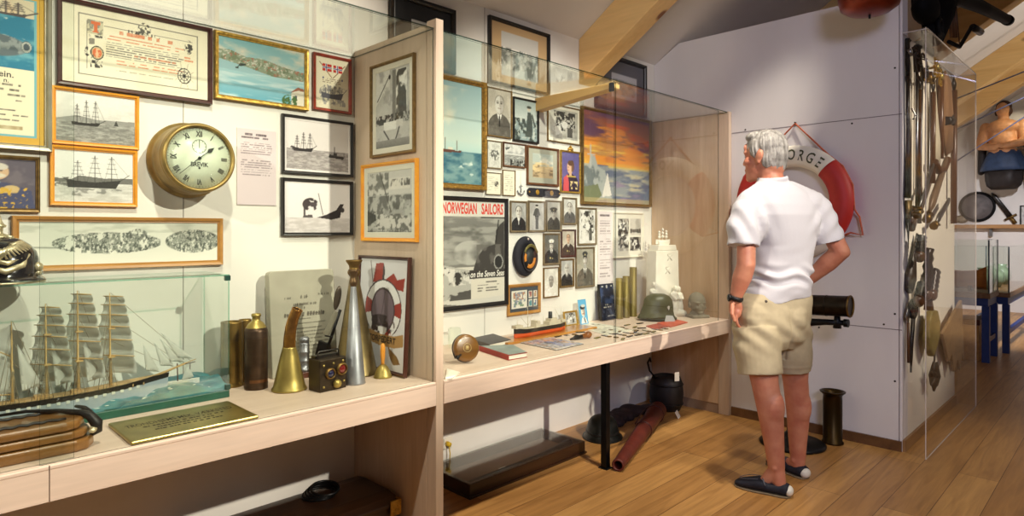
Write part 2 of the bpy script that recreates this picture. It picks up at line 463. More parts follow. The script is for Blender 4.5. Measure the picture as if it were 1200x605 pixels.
def p_harbour_painting(s, seed=11):
    s.grad((178, 205, 205), (130, 182, 190), .45, 1); s.blotch(2.5, 5, seed, (222, 214, 196), .45, .7, .9, s.inrect(0, 1, .6, 1))
    hill = [(0, .78), (.12, .8), (.3, .72), (.5, .74), (.75, .66), (1, .62), (1, .42), (.6, .46), (.3, .55), (0, .62)]
    s.poly(hill, (142, 156, 134)); hm = s.poly_m(hill)
    s.blotch(14, 14, 4, (116, 130, 104), .5, .6, .9, hm); s.blotch(26, 30, 5, (214, 212, 200), .6, .66, .8, hm); s.blotch(24, 30, 15, (170, 104, 84), .66, .7, .8, hm)
    s.grad((104, 168, 190), (170, 208, 214), 0, .46); s.blotch(2, 18, 6, (206, 226, 228), .5, .7, .8, s.inrect(0, 1, 0, .46)); s.poly([(0, .62), (.3, .55), (.6, .46), (.3, .44), (0, .46)], (150, 190, 200), .7)
    s.blotch(10, 10, 7, (60, 70, 66), .55, .6, 1, s.inrect(.18, .3, .5, .6))
    s.poly([(.84, 0), (.84, .22), (.92, .32), (1, .3), (1, 0)], (226, 220, 205)); s.poly([(.82, .22), (.92, .34), (1, .32), (1, .27), (.93, .28)], (150, 96, 76)); s.rect(.88, .91, .1, .18, (80, 90, 96)); s.blotch(14, 14, 9, (74, 104, 60), .45, .55, 1, s.ell_m(.82, .06, .1, .12))
def p_flag_sheet(s, seed=13):
    s.fill((232, 222, 196)); s.rect(.03, .97, .02, .98, (236, 228, 204))
    for x, sg in ((.33, -1), (.67, 1)):
        s.line(.5+sg*.02, .62, x+sg*.22, .9, .012, (120, 80, 50))
        s.rect(x-.14, x+.14, .73, .88, (190, 50, 44)); s.rect(x-.14, x+.14, .785, .825, (235, 235, 230)); s.rect(x-.05, x+.01, .73, .88, (235, 235, 230)); s.rect(x-.14, x+.14, .795, .815, (40, 60, 140)); s.rect(x-.035, x-.005, .73, .88, (40, 60, 140))
    s.rows(.2, .8, .5, .6, 3, (120, 100, 80), 3); s.ell(.22, .6, .02, .02, (40, 60, 120)); s.ell(.8, .6, .02, .02, (40, 60, 120))
    s.blotch(16, 16, 3, (130, 128, 132), .45, .6, .8, s.ell_m(.5, .3, .4, .2)); a_ship(s, .16, .84, .2, .12, .26, 4, (90, 90, 100)); s.blotch(18, 10, 5, (150, 148, 150), .45, .6, .8, s.inrect(.1, .9, .08, .2))
def p_festival(s, seed=17):
    s.fill((186, 186, 182)); s.poly([(0, .55), (.25, .72), (.42, .55), (.42, 1), (0, 1)], (210, 210, 206)); s.blotch(6, 8, 2, (150, 150, 148), .45, .6, .7)
    s.rect(.50, .60, .34, .98, (120, 120, 116)); s.rect(.62, .92, .5, .98, (222, 222, 218)); s.blotch(5, 6, 7, (80, 80, 78), .45, .52, 1, s.inrect(.62, .9, .42, .97))
    s.line(.05, .62, .42, .92, .012, (50, 50, 50)); s.ell(.42, .9, .03, .03, (40, 40, 40)); s.blotch(18, 20, 8, (60, 60, 58), .45, .55, 1, s.inrect(0, 1, .3, .42)); s.rect(.25, .62, .22, .33, (226, 226, 222)); s.rect(.62, .8, .24, .34, (200, 200, 196)); s.line(.25, .22, .4, .1, .02, (50, 50, 50)); s.line(.7, .24, .6, .1, .02, (50, 50, 50)); s.grad((110, 110, 106), (140, 140, 136), 0, .1); s.grain(.04)
def p_quay_house(s, seed=19):
    s.fill((176, 178, 172)); s.blotch(5, 6, 3, (150, 152, 148), .45, .6, .8); s.rect(.0, 1, .62, 1, (196, 196, 190)); s.blotch(10, 12, 4, (110, 112, 106), .42, .55, .9, s.inrect(0, .5, .62, .98)); s.rect(.5, .95, .7, .88, (214, 212, 204)); s.blotch(24, 8, 6, (90, 90, 86), .5, .6, .9, s.inrect(.5, .95, .74, .86))
    s.blotch(9, 9, 5, (90, 92, 88), .42, .56, .9, s.inrect(0, 1, .3, .6)); s.line(.3, .98, .55, .34, .02, (70, 70, 66)); s.line(.55, .9, .5, .4, .01, (200, 200, 196)); s.poly([(0, .1), (0, .36), (.2, .3), (.22, .2)], (70, 72, 68)); s.poly([(.3, .3), (.95, .26), (1, .06), (.2, .08)], (196, 196, 190)); s.blotch(14, 16, 8, (80, 82, 78), .5, .6, .8, s.inrect(0, 1, 0, .3)); s.rows(.1, .9, .0, .03, 1, (90, 90, 90), 4); s.grain(.03)
def p_panorama(s, seed=23):
    s.grad((234, 234, 222), (216, 219, 206)); s.blotch(2, 8, 6, (178, 184, 170), .5, .7, .6, s.inrect(0, 1, .75, 1))
    for (a, b, c0, h) in ((.14, .68, .5, .26), (.70, 1.02, .52, .3)):
        m = s.ell_m((a+b)/2, c0, (b-a)/2, h); k = np.clip(m*(s.n(9, 4, 4) > .34), 0, 1)
        s.mix(k*.9, (136, 142, 132)); s.blotch(26, 14, 7, (84, 90, 84), .48, .58, .9, k); s.blotch(34, 20, 9, (216, 218, 206), .56, .62, .9, k)
    s.blotch(30, 12, 3, (96, 100, 94), .4, .5, .8, s.ell_m(.55, .72, .05, .12)); s.line(.0, .42, .18, .4, .03, (120, 126, 118), .7)
def p_certificate(s, seed=29):
    s.fill((238, 232, 208)); s.blotch(4, 6, 3, (226, 219, 190), .5, .7, .5)
    ink, red = (66, 64, 62), (214, 116, 76)
    a = lambda *p: s.line(*p)
    for (x0, x1, y0, y1, w) in ((.10, .92, .12, .9, .007),):
        a(x0, y0, x1, y0, w, ink); a(x0, y1, x1, y1, w, ink); a(x0, y0, x0, y1, w, ink); a(x1, y0, x1, y1, w, ink)
    a(.15, .2, .15, .82, .003, ink); a(.26, .79, .46, .79, .003, ink); a(.6, .8, .88, .8, .003, ink)
    s.rect(.155, .255, .66, .84, (206, 200, 172)); s.blotch(40, 30, 5, (120, 120, 112), .55, .6, .7, s.inrect(.155, .255, .66, .84)); s.rect(.175, .235, .79, .825, red); s.rect(.195, .215, .69, .79, red); s.rect(.185, .225, .68, .70, red)
    s.blotch(36, 30, 7, ink, .5, .55, .8, s.ell_m(.53, .85, .045, .09)); s.blotch(50, 14, 8, ink, .5, .6, .9, s.inrect(.42, .64, .76, .80)); s.blotch(40, 14, 2, ink, .5, .6, .9, s.inrect(.16, .27, .62, .65))
    s.rows(.36, .80, .70, .77, 1, red, 2, .9, .6, 20); s.rows(.28, .82, .61, .69, 2, red, 9, .8, .45, 26)
    s.rows(.27, .84, .38, .60, 7, ink, 3, .75, .36, 34); s.rows(.46, .80, .445, .48, 1, red, 6, .8, .7, 30); s.rows(.34, .84, .30, .37, 2, red, 5, .8, .45, 30); s.rows(.34, .74, .2, .24, 1, (120, 116, 108), 7, .6, .4)
    s.ell(.215, .42, .04, .085, (196, 188, 150)); s.ring(.215, .42, .04, .085, .08, ink); s.ell(.215, .42, .03, .065, red); s.blotch(40, 40, 3, (240, 210, 170), .55, .6, .8, s.ell_m(.215, .42, .03, .065))
    s.blotch(30, 24, 11, ink, .5, .56, .95, s.ell_m(.165, .4, .03, .1)); s.blotch(30, 24, 12, ink, .5, .56, .95, s.inrect(.17, .25, .22, .32)); s.blotch(30, 24, 13, ink, .48, .54, .95, s.ell_m(.85, .72, .035, .1)); s.blotch(30, 24, 14, (130, 126, 116), .5, .56, .9, s.inrect(.16, .2, .52, .6))
    s.ring(.82, .3, .048, .105, .07, ink); s.ring(.82, .3, .03, .065, .08, ink); s.ell(.82, .3, .012, .026, ink)
    for k in range(8):
        t = k*PI/4; a(.82, .3, .82+.044*math.cos(t), .3+.095*math.sin(t), .006, ink); a(.82+.055*math.cos(t+.4), .3+.12*math.sin(t+.4), .82+.075*math.cos(t+.4), .3+.19*math.sin(t+.4), .003, (160, 150, 120))
    s.rows(.82, .9, .5, .58, 2, red, 8, .9, .5)
def p_whale_sheet(s, seed=31):
    s.fill((212, 168, 74)); s.rect(.07, .93, .045, .98, (118, 180, 190)); s.rect(.1, .9, .06, .97, (236, 228, 200))
    s.rect(.1, .9, .84, .97, (214, 204, 176)); s.blotch(6, 8, 3, (230, 200, 160), .5, .65, .7, s.inrect(.1, .9, .86, .97)); a_ship(s, .3, .85, .84, .03, .1, 4, (90, 84, 84))
    m = s.inrect(.1, .9, .5, .85); s.mix(m, (52, 126, 156)); s.blotch(5, 16, 4, (120, 178, 190), .5, .7, .8, m); s.blotch(8, 26, 5, (220, 226, 220), .62, .68, .9, s.inrect(.1, .9, .7, .84))
    s.ell(.5, .645, .34, .075, (98, 110, 116)); s.blotch(14, 20, 8, (150, 160, 160), .5, .6, .9, s.ell_m(.5, .645, .34, .07)); s.ell(.83, .655, .05, .04, (80, 92, 100)); s.ring(.83, .655, .04, .03, .2, (180, 186, 180))
    s.rows(.14, .86, .13, .40, 8, (60, 58, 54), 3, .8, .34, 22, .2); s.rows(.3, .86, .08, .12, 1, (150, 130, 90), 5, .8, .5, 10)
def p_general(s, seed=37):
    s.fill((98, 92, 104)); s.blotch(4, 5, 2, (120, 112, 120), .45, .65, .8)
    s.poly([(.05, 0), (.1, .38), (.35, .52), (.65, .52), (.95, .36), (1, 0)], (78, 82, 112)); s.ell(.5, .74, .17, .17, (206, 174, 142)); s.ell(.5, .84, .16, .08, (206, 200, 190)); s.ell(.5, .66, .13, .05, (214, 206, 190)); s.rect(.47, .53, .7, .76, (190, 150, 120)); s.ell(.43, .76, .02, .012, (70, 60, 56)); s.ell(.57, .76, .02, .012, (70, 60, 56))
    s.line(.2, .34, .75, .36, .09, (206, 176, 120)); s.ell(.3, .3, .12, .08, (212, 178, 130)); s.ell(.7, .4, .1, .07, (206, 180, 130)); s.blotch(16, 18, 4, (210, 170, 70), .56, .62, 1, s.inrect(.1, .9, 0, .42)); s.ell(.5, .52, .06, .03, (150, 190, 200)); s.blotch(12, 12, 6, (200, 196, 190), .55, .6, .8, s.inrect(0, .4, 0, .12))
def p_torpedo(s, seed=41):
    s.fill((212, 212, 216)); red, dk = (150, 58, 50), (74, 62, 66)
    s.poly([(.28, .78), (.34, .96), (.50, .97), (.50, .80)], red); s.poly([(.52, .8), (.72, .88), (.8, .82), (.95, .84), (.93, .72), (.7, .74)], red); s.line(.22, .98, .34, .6, .008, dk); s.poly([(.5, .97), (.54, .9), (.52, .78), (.48, .8)], dk)
    s.ell(.52, .54, .38, .27, (226, 226, 228)); s.ring(.52, .54, .38, .27, .025, dk)
    for t0, t1 in ((-.25, .3), (2.75, 3.35), (4.1, 4.6), (4.9, 5.3)):
        ang = np.arctan2((s.v-.54)/.27, (s.u-.52)/.38) % (2*PI)
        lo, hi = t0 % (2*PI), t1 % (2*PI)
        w = ((ang > lo) & (ang < hi)) if lo < hi else ((ang > lo) | (ang < hi))
        s.mix(w*s.ell_m(.52, .54, .38, .27), red)
    s.ell(.52, .53, .24, .20, (112, 98, 108)); s.ring(.52, .53, .24, .20, .05, dk); s.line(.5, .5, .56, .7, .008, (80, 70, 78))
    s.blotch(9, 9, 5, (60, 50, 52), .42, .5, 1, s.ell_m(.5, .40, .28, .09)); s.blotch(12, 14, 6, (230, 230, 230), .55, .6, .9, s.ell_m(.5, .33, .26, .05))
    rb = [(.08, .30), (.24, .34), (.5, .31), (.78, .31), (.96, .34), (.97, .23), (.78, .20), (.5, .20), (.24, .23), (.10, .20)]
    s.poly(rb, (168, 132, 84)); s.poly([(.66, .21), (.86, .13), (.92, .07), (.78, .05), (.70, .12)], (130, 100, 60))
def p_seascape(s, seed=43):
    s.grad((190, 206, 198), (152, 184, 192), .4, 1); s.blotch(2.4, 3, 5, (226, 222, 200), .46, .7, .9, s.inrect(0, 1, .45, .95)); s.grad((168, 200, 198), (186, 206, 200), .3, .42)
    a_sea(s, .32, (52, 98, 118), (124, 158, 160), 7, 5, 14); s.blotch(6, 10, 8, (214, 226, 218), .6, .68, .9, s.inrect(0, 1, 0, .28)); s.blotch(3, 6, 9, (22, 76, 100), .55, .7, .8, s.inrect(0, 1, 0, .2))
    s.poly([(.3, .30), (.66, .305), (.68, .335), (.62, .325), (.3, .33)], (96, 62, 52)); s.rect(.46, .54, .33, .355, (210, 206, 190)); s.line(.42, .33, .42, .44, .006, (90, 70, 60)); s.line(.6, .33, .6, .42, .006, (90, 70, 60))
def p_sailors_poster(s, seed=47):
    s.fill((206, 204, 196)); s.rect(0, 1, .88, .9, (206, 204, 196))
    m = s.inrect(0, 1, .36, .85); s.mix(m, (122, 122, 118)); s.blotch(3, 22, 3, (160, 160, 154), .45, .65, .9, m); s.blotch(4, 10, 4, (88, 88, 84), .5, .7, .7, m)
    s.blotch(3, 5, 8, (182, 182, 176), .45, .65, .9, s.ell_m(.45, .5, .25, .12)); s.rect(.62, 1, .84, .855, (60, 60, 58))
    s.poly([(.5, .34), (.56, .46), (.66, .54), (.74, .56), (.84, .58), (.86, .72), (.93, .78), (1, .82), (1, .28), (.5, .28)], (64, 62, 60)); s.blotch(9, 9, 5, (104, 102, 98), .5, .6, .8, s.inrect(.55, .95, .3, .58)); s.line(.86, .6, .9, .82, .012, (40, 40, 40)); s.ell(.9, .4, .07, .07, (44, 44, 44)); s.ring(.9, .4, .07, .07, .12, (150, 150, 146))
    s.poly([(0, .4), (.5, .32), (.55, .1), (0, .05)], (176, 176, 170)); s.blotch(11, 12, 6, (58, 56, 54), .46, .52, 1, s.poly_m([(0, .38), (.5, .3), (.5, .2), (0, .18)])); s.blotch(12, 12, 16, (212, 210, 204), .56, .6, 1, s.poly_m([(0, .38), (.5, .3), (.5, .2), (0, .18)])); s.blotch(10, 14, 7, (70, 68, 66), .48, .56, .9, s.poly_m([(0, .1), (.46, .14), (.46, .05), (0, .02)]))
    s.poly([(.46, .24), (1, .24), (1, .06), (.46, .04)], (214, 210, 198)); s.rect(.44, 1, .245, .33, (60, 58, 56)); s.rows(.56, .97, .1, .215, 4, (70, 68, 64), 4, .9, .36, 12, .25); s.poly([(0, .05), (1, .05), (1, 0), (0, 0)], (206, 204, 196)); s.poly([(.0, .0), (.3, .0), (.0, .03)], (120, 118, 112))
def p_portrait(s, bg=(150, 150, 146), hair=(50, 46, 44), skin=(206, 204, 198), cloth=(52, 52, 52), cap=None, white=True, hy=.64, hr=.20, col=False, tie=(30, 30, 30), medal=False, seed=1, full=False, beard=False):
    s.fill(bg); s.blotch(4, 4, seed, tuple(int(x*.86) for x in bg), .45, .7, .8)
    if full:
        s.ell(.5, .86, .08, .055, skin); s.ell(.5, .9, .10, .035, cap or hair); s.poly([(.36, .56), (.4, .78), (.5, .82), (.6, .78), (.66, .56), (.62, .4), (.6, .04), (.4, .04), (.4, .4)], cloth)
        s.line(.4, .74, .3, .56, .07, cloth); s.line(.6, .74, .7, .56, .07, cloth); s.line(.3, .56, .5, .52, .05, cloth); s.line(.5, .5, .5, .06, .015, tuple(int(x*.7) for x in cloth)); s.rect(.38, .64, .5, .53, (40, 40, 40)); s.grain(.04, seed); return
    s.poly([(0, 0), (.04, .3), (.2, .42), (.42, .5), (.6, .5), (.82, .42), (.97, .3), (1, 0)], cloth); s.blotch(5, 6, seed+3, tuple(min(255, int(x*1.35)+6) for x in cloth), .5, .7, .6, s.inrect(0, 1, 0, .46))
    s.rect(.42, .58, .42, hy-.06, tuple(int(x*.82) for x in skin))
    if white: s.poly([(.38, .5), (.5, .28), (.62, .5), (.5, .44)], (228, 226, 222)); s.line(.5, .42, .5, .22, .035, tie)
    s.ell(.5, hy+.03, hr*1.12, hr*.98*min(s.asp, 1.2)/.8, hair)
    s.ell(.5, hy-.02, hr, hr*1.05*min(s.asp, 1.2)/.72, skin); s.mix(s.ell_m(.57, hy-.02, hr*.8, hr*1.1)*.25*(s.u > .52), (90, 80, 74))
    for e in (-1, 1): s.ell(.5+e*hr*.42, hy+.015, hr*.22, .013, (60, 54, 50)); s.line(.5+e*hr*.2, hy+.05, .5+e*hr*.68, hy+.05, .014, (80, 72, 66), .7)
    s.line(.51, hy, .52, hy-.06, .012, (130, 118, 110), .6); s.line(.44, hy-.1, .56, hy-.1, .014, (110, 84, 78), .7)
    if beard: s.ell(.5, hy-.14, hr*.8, .1, hair)
    if cap is not None:
        s.ell(.5, hy+.15, hr*1.45, .065, cap); s.rect(.5-hr*1.05, .5+hr*1.05, hy+.06, hy+.13, cap); s.line(.5-hr*.95, hy+.065, .5+hr*.95, hy+.065, .02, (30, 30, 30)); s.ell(.5, hy+.12, .035, .025, (200, 190, 150))
    if medal: s.ell(.42, .18, .05, .035, (206, 190, 120)); s.ell(.58, .16, .03, .025, (196, 180, 110))
    s.grain(.04, seed)
def p_crown_prince(s, seed=53):
    s.fill((98, 92, 150)); s.blotch(3, 4, 2, (120, 112, 170), .5, .7, .6); s.poly([(.02, 0), (.1, .3), (.38, .45), (.6, .46), (.9, .34), (1, .1), (1, 0)], (44, 38, 60)); s.poly([(.1, 0), (.12, .34), (.34, .44), (.42, .2), (.4, 0)], (206, 84, 94)); s.ell(.48, .62, .17, .17, (222, 180, 152)); s.ell(.52, .73, .17, .07, (96, 70, 56)); s.mix(s.ell_m(.6, .66, .12, .15)*(s.u > .56)*.8, (96, 70, 56)); s.ell(.38, .62, .02, .012, (60, 50, 50)); s.line(.34, .55, .42, .54, .012, (170, 90, 80)); s.rect(.42, .58, .4, .5, (216, 176, 148)); s.rect(.3, .8, .36, .41, (220, 190, 90), .8); s.blotch(12, 12, 6, (226, 206, 150), .5, .56, 1, s.inrect(.5, .92, .06, .26))
def p_sunset(s, seed=59):
    s.grad((240, 176, 70), (150, 84, 84), .4, 1); s.blotch(1.6, 8, 2, (220, 96, 50), .42, .6, .95, s.inrect(0, 1, .42, .9)); s.blotch(1.4, 9, 3, (112, 74, 106), .48, .66, .95, s.inrect(0, 1, .5, 1)); s.blotch(1.6, 12, 4, (248, 206, 90), .52, .66, .95, s.inrect(0, 1, .4, .68)); s.blotch(2, 12, 5, (240, 150, 60), .52, .62, .9, s.inrect(0, 1, .45, .85)); s.blotch(1.2, 3, 15, (140, 50, 60), .5, .66, .9, s.inrect(0, .45, .45, .95))
    m = s.inrect(0, 1, 0, .42); s.mix(m, (146, 152, 156)); s.blotch(3, 16, 6, (196, 188, 160), .48, .66, .9, m); s.blotch(3, 18, 7, (96, 108, 134), .5, .64, .9, m); s.blotch(2, 10, 8, (150, 128, 160), .55, .7, .8, s.inrect(0, 1, 0, .25)); s.rect(.35, 1, .395, .42, (226, 196, 110), .8)
    s.poly([(0, 0), (0, .34), (.08, .42), (.1, .52), (.16, .5), (.2, .4), (.3, .36), (.36, .2), (.4, .05), (.2, .02)], (172, 178, 176)); s.blotch(9, 9, 9, (110, 120, 122), .48, .58, .9, s.poly_m([(0, .1), (0, .36), (.1, .46), (.2, .38), (.3, .3), (.2, .1)])); s.poly([(.26, .06), (.34, .34), (.4, .08)], (226, 222, 214)); s.poly([(0, 0), (0, .16), (.2, .2), (.26, .08), (.16, 0)], (120, 128, 98)); s.line(.1, .4, .1, .62, .02, (196, 196, 190)); s.line(.06, .52, .16, .52, .012, (190, 190, 186)); s.rect(0, 1, 0, .05, (190, 170, 120), .6); s.blotch(7, 7, 20, (60, 60, 70), .62, .66, .8, s.inrect(.85, .95, .22, .34))
def p_group(s, seed=61, bg=(200, 198, 190)):
    s.fill(bg); s.blotch(5, 6, seed, (170, 168, 160), .45, .65, .8); s.blotch(8, 8, seed+2, (60, 58, 56), .44, .54, 1, s.inrect(.15, .9, .3, .95)); s.blotch(14, 14, seed+4, (222, 220, 214), .58, .63, 1, s.inrect(.1, .9, .25, .8)); s.ell(.52, .5, .12, .12, (232, 230, 226)); s.poly([(.2, .1), (.42, .2), (.38, .46), (.16, .4)], (226, 224, 218)); s.rect(.62, .8, .08, .4, (90, 88, 84)); s.grain(.05, seed)
def p_officer_field(s, seed=67):
    s.fill((140, 156, 158)); s.grad((196, 204, 202), (150, 166, 168), .5, 1); s.blotch(10, 10, seed, (60, 68, 66), .45, .55, .95, s.inrect(0, 1, 0, .55)); s.blotch(14, 14, seed+1, (190, 196, 190), .56, .62, .9, s.inrect(0, 1, .05, .6)); s.poly([(.5, .1), (.54, .5), (.58, .72), (.72, .72), (.8, .5), (.78, .1)], (70, 78, 76)); s.ell(.64, .8, .08, .05, (196, 186, 170)); s.ell(.64, .85, .1, .035, (60, 66, 62)); s.line(.78, .66, .9, .4, .05, (70, 78, 76)); s.grain(.05, seed)
def p_landscape(s, seed=71):
    s.fill((170, 170, 156)); s.rect(.14, .86, .16, .86, (176, 186, 180)); s.grad((206, 196, 176), (160, 182, 186), .5, .86) if False else None; s.blotch(3, 8, 2, (226, 220, 204), .45, .65, .9, s.inrect(.14, .86, .5, .86)); s.mix(s.inrect(.14, .86, .16, .5), (190, 166, 130)); s.blotch(3, 10, 5, (120, 104, 84), .48, .62, .9, s.inrect(.14, .86, .16, .55)); s.blotch(3, 10, 7, (226, 200, 150), .52, .66, .9, s.inrect(.14, .86, .3, .6))
def p_letter(s, seed=73, stamp=True):
    s.fill((228, 224, 206)); s.rows(.12, .88, .14, .84, 8, (120, 116, 108), seed, .6, .35, 8)
    if stamp: s.blotch(6, 6, seed, (50, 48, 46), .35, .5, 1, s.ell_m(.72, .5, .16, .12))
def p_sketch_men(s, seed=79):
    s.fill((206, 206, 200)); s.blotch(5, 6, seed, (170, 170, 164), .5, .7, .7); s.blotch(11, 11, seed+2, (80, 80, 78), .5, .58, .9, s.ell_m(.5, .5, .38, .22)); s.grain(.03)
def p_small_ship_crowd(s, seed=83):
    s.fill((206, 206, 204)); s.blotch(3, 4, seed, (150, 152, 152), .45, .65, .8, s.inrect(0, 1, .55, 1)); a_sea(s, .5, (130, 132, 130), (186, 188, 186), seed, 8, 20); s.blotch(14, 10, 4, (44, 44, 44), .42, .52, 1, s.inrect(.3, 1, 0, .3)); s.poly([(.05, .8), (.3, .88), (.22, .76), (.1, .7)], (90, 92, 92)); s.grain(.04)
def p_stamps(s, seed=89):
    s.fill((70, 76, 84)); s.rect(.07, .6, .14, .86, (226, 222, 208)); s.blotch(8, 8, 3, (170, 120, 90), .5, .58, .9, s.inrect(.12, .55, .5, .78)); s.blotch(9, 9, 4, (110, 140, 110), .5, .58, .9, s.inrect(.12, .55, .22, .48)); s.blotch(12, 12, 5, (120, 130, 150), .5, .6, .8, s.inrect(.12, .55, .2, .8))
    for x in (.66, .83):
        for y in (.52, .16):
            s.rect(x, x+.13, y, y+.3, (224, 220, 206)); s.blotch(9, 9, int(x*90+y*7), (150, 90, 90) if y > .3 else (60, 80, 130), .42, .52, .9, s.inrect(x+.02, x+.11, y+.04, y+.26)); s.blotch(9, 9, int(x*60+y*17), (80, 140, 150) if y < .3 else (180, 150, 120), .52, .6, .9, s.inrect(x+.02, x+.11, y+.04, y+.26))
def p_collage(s, seed=97):
    s.fill((230, 226, 214)); m = s.inrect(.14, .52, .12, .9); s.mix(m, (176, 172, 164)); s.blotch(9, 9, 3, (56, 54, 52), .44, .54, 1, s.inrect(.14, .52, .2, .88)); s.blotch(14, 14, 4, (226, 224, 218), .58, .63, 1, m)
    m = s.inrect(.56, .94, .5, .9); s.mix(m, (206, 202, 194)); s.blotch(3, 4, 5, (160, 158, 150), .5, .65, .7, m); s.mix(s.inrect(.56, .94, .56, .64), (110, 108, 102)); s.blotch(24, 10, 6, (60, 58, 54), .5, .56, 1, s.inrect(.56, .94, .55, .66))
    m = s.inrect(.56, .94, .12, .46); s.mix(m, (150, 146, 138)); s.blotch(8, 8, 7, (44, 42, 40), .42, .52, 1, m); s.blotch(14, 14, 8, (220, 218, 212), .6, .64, 1, m)
def p_grey_print(s, seed=101, mat_=(60, 62, 68), sheet=(206, 206, 200)):
    s.fill(mat_); s.rect(.28, .84, .2, .72, sheet); s.rect(.32, .8, .3, .6, (170, 172, 168)); s.blotch(8, 8, seed, (110, 112, 110), .5, .62, .8, s.inrect(.32, .8, .3, .6))
def p_old_group(s, seed=103):
    s.fill((190, 160, 118)); s.rect(.16, .84, .14, .86, (196, 196, 190)); s.blotch(7, 7, seed, (110, 112, 108), .46, .58, .9, s.inrect(.16, .84, .14, .6)); s.blotch(10, 10, seed+3, (226, 224, 216), .58, .64, .9, s.inrect(.16, .84, .14, .6))
def p_band_poster(s, seed=107):
    s.fill((84, 160, 206)); s.rect(.06, .94, .04, .96, (98, 172, 216)); s.ell(.5, .5, .24, .2, (232, 220, 204)); s.ell(.48, .68, .3, .09, (44, 44, 52)); s.ell(.56, .74, .26, .06, (206, 206, 200)); s.poly([(.15, .04), (.3, .26), (.5, .3), (.72, .26), (.9, .04)], (232, 230, 226)); s.poly([(.5, .26), (.6, .04), (.72, .06), (.6, .28)], (44, 44, 52)); s.line(.4, .42, .58, .42, .03, (150, 70, 60)); s.mix(s.ell_m(.62, .5, .1, .16)*.6, (120, 100, 96)); s.ell(.44, .54, .03, .015, (50, 46, 46))
def p_blue_cover(s, seed=109):
    s.fill((34, 40, 58)); s.blotch(2.5, 4, seed, (58, 74, 110), .48, .66, .9, s.inrect(0, 1, .45, .9)); s.ell(.5, .92, .06, .05, (170, 170, 170)); s.ell(.18, .93, .08, .02, (190, 190, 186)); s.ell(.84, .93, .05, .02, (190, 190, 186)); s.rows(.3, .62, .4, .44, 1, (210, 206, 190), 2, 1, .8, 16); s.rows(.18, .84, .33, .38, 1, (220, 216, 200), 4, 1, .8, 18); s.blotch(6, 9, 5, (70, 84, 110), .5, .62, .8, s.inrect(0, 1, .1, .3)); s.rows(.4, .9, .08, .13, 1, (190, 190, 186), 3, 1, .8)
def p_map_sheet(s, seed=113):
    s.fill((196, 190, 186)); s.ring(.5, .5, 10, 10, .0, (0, 0, 0)); s.rect(.06, .94, .06, .94, (176, 172, 178)); s.blotch(4, 4, 3, (150, 150, 172), .46, .62, .9, s.inrect(.06, .94, .06, .94)); s.blotch(4, 5, 5, (196, 160, 136), .5, .62, .9, s.inrect(.06, .94, .06, .94)); s.blotch(6, 6, 7, (140, 146, 186), .55, .62, .9, s.inrect(.4, .94, .06, .6)); s.blotch(16, 16, 9, (100, 96, 100), .58, .62, .8)
def p_text_panel(s, seed=127, rgb=(222, 208, 212)):
    s.fill(rgb); s.rows(.1, .8, .86, .95, 2, (70, 60, 66), seed, .9, .6, 12); s.rows(.1, .9, .66, .83, 6, (120, 108, 114), seed+1, .8, .42, 26, .1); s.rows(.1, .9, .38, .6, 7, (120, 108, 114), seed+2, .8, .42, 26, .1)
def p_text_panel_tall(s, seed=131):
    s.fill((226, 216, 218)); s.rows(.12, .9, .92, .97, 1, (90, 80, 84), seed, .9, .6, 6); s.rows(.12, .9, .68, .88, 6, (130, 120, 122), seed+1, .8, .4, 7); s.rows(.12, .9, .4, .64, 7, (130, 120, 122), seed+2, .8, .4, 7); s.rows(.12, .9, .1, .36, 7, (130, 120, 122), seed+3, .8, .4, 7)
# ------------------------------------------------------------------ materials of the place
WHITE = mat('white_wall_paint', (232, 229, 222), 0.75, var=0.03, scale=5)
PART = mat('white_board_partition', (222, 218, 218), 0.7, var=0.04, scale=3, stretch=(1, 1, 0.4))
CEIL = mat('ceiling_board', (214, 208, 204), 0.8, var=0.03, scale=3)
BEAM = wood('pine_beam', (238, 200, 136), (220, 174, 108), 'y', 1.0, 0.5, 6.0, knots=True)
ASH = wood('pale_ash', (236, 214, 196), (224, 200, 180), 'x', 1.0, 0.5, 9.0)
ASHV = wood('pale_ash_upright', (222, 200, 178), (204, 180, 156), 'z', 1.0, 0.5, 9.0)
BASEW = wood('oak_skirting', (122, 84, 50), (92, 62, 36), 'x', 1.0, 0.45, 9.0)
GLASS = glass('clear_pane')
GEDGE = glass('green_glass_edge', (0.16, 0.22, 0.20), 0.04, 0.2)
GEDGE_L = glass('pale_glass_edge', (0.50, 0.78, 0.68), 0.08, 0.4)
ACRYL = glass('clear_acrylic', (0.975, 0.97, 0.965), 0.03, 0.35)
ACEDGE = mat('acrylic_edge', (214, 206, 200), 0.2, var=0.03)
BRASS = mat('brass', (146, 120, 66), 0.4, 0.9, var=0.3, scale=14)
BRASS_D = mat('aged_brass', (122, 96, 52), 0.45, 0.85, var=0.4, scale=22)
BRASS_Y = mat('yellow_brass', (172, 152, 86), 0.42, 0.75, var=0.22, scale=18)
GOLD = mat('gilt', (198, 156, 66), 0.35, 0.7, var=0.25, scale=60)
BLACK = mat('black_paint', (24, 23, 22), 0.35, var=0.2)
BLACKM = mat('black_metal', (22, 22, 24), 0.4, 0.5, var=0.3)
STEEL = mat('steel', (150, 148, 146), 0.35, 1.0, var=0.2)
STEEL_D = mat('dark_steel', (70, 68, 66), 0.4, 0.9, var=0.3)
ZINC = mat('zinc', (148, 150, 156), 0.45, 0.75, var=0.25, scale=12)
PAPER = mat('paper_white', (236, 232, 218), 0.7, var=0.03)
DKWOOD = wood('dark_stained_wood', (62, 36, 20), (34, 19, 11), 'x', 1.0, 0.35, 10, coat=0.3)
REDWOOD = wood('mahogany', (104, 52, 30), (70, 30, 18), 'x', 1.0, 0.35, 10, coat=0.3)
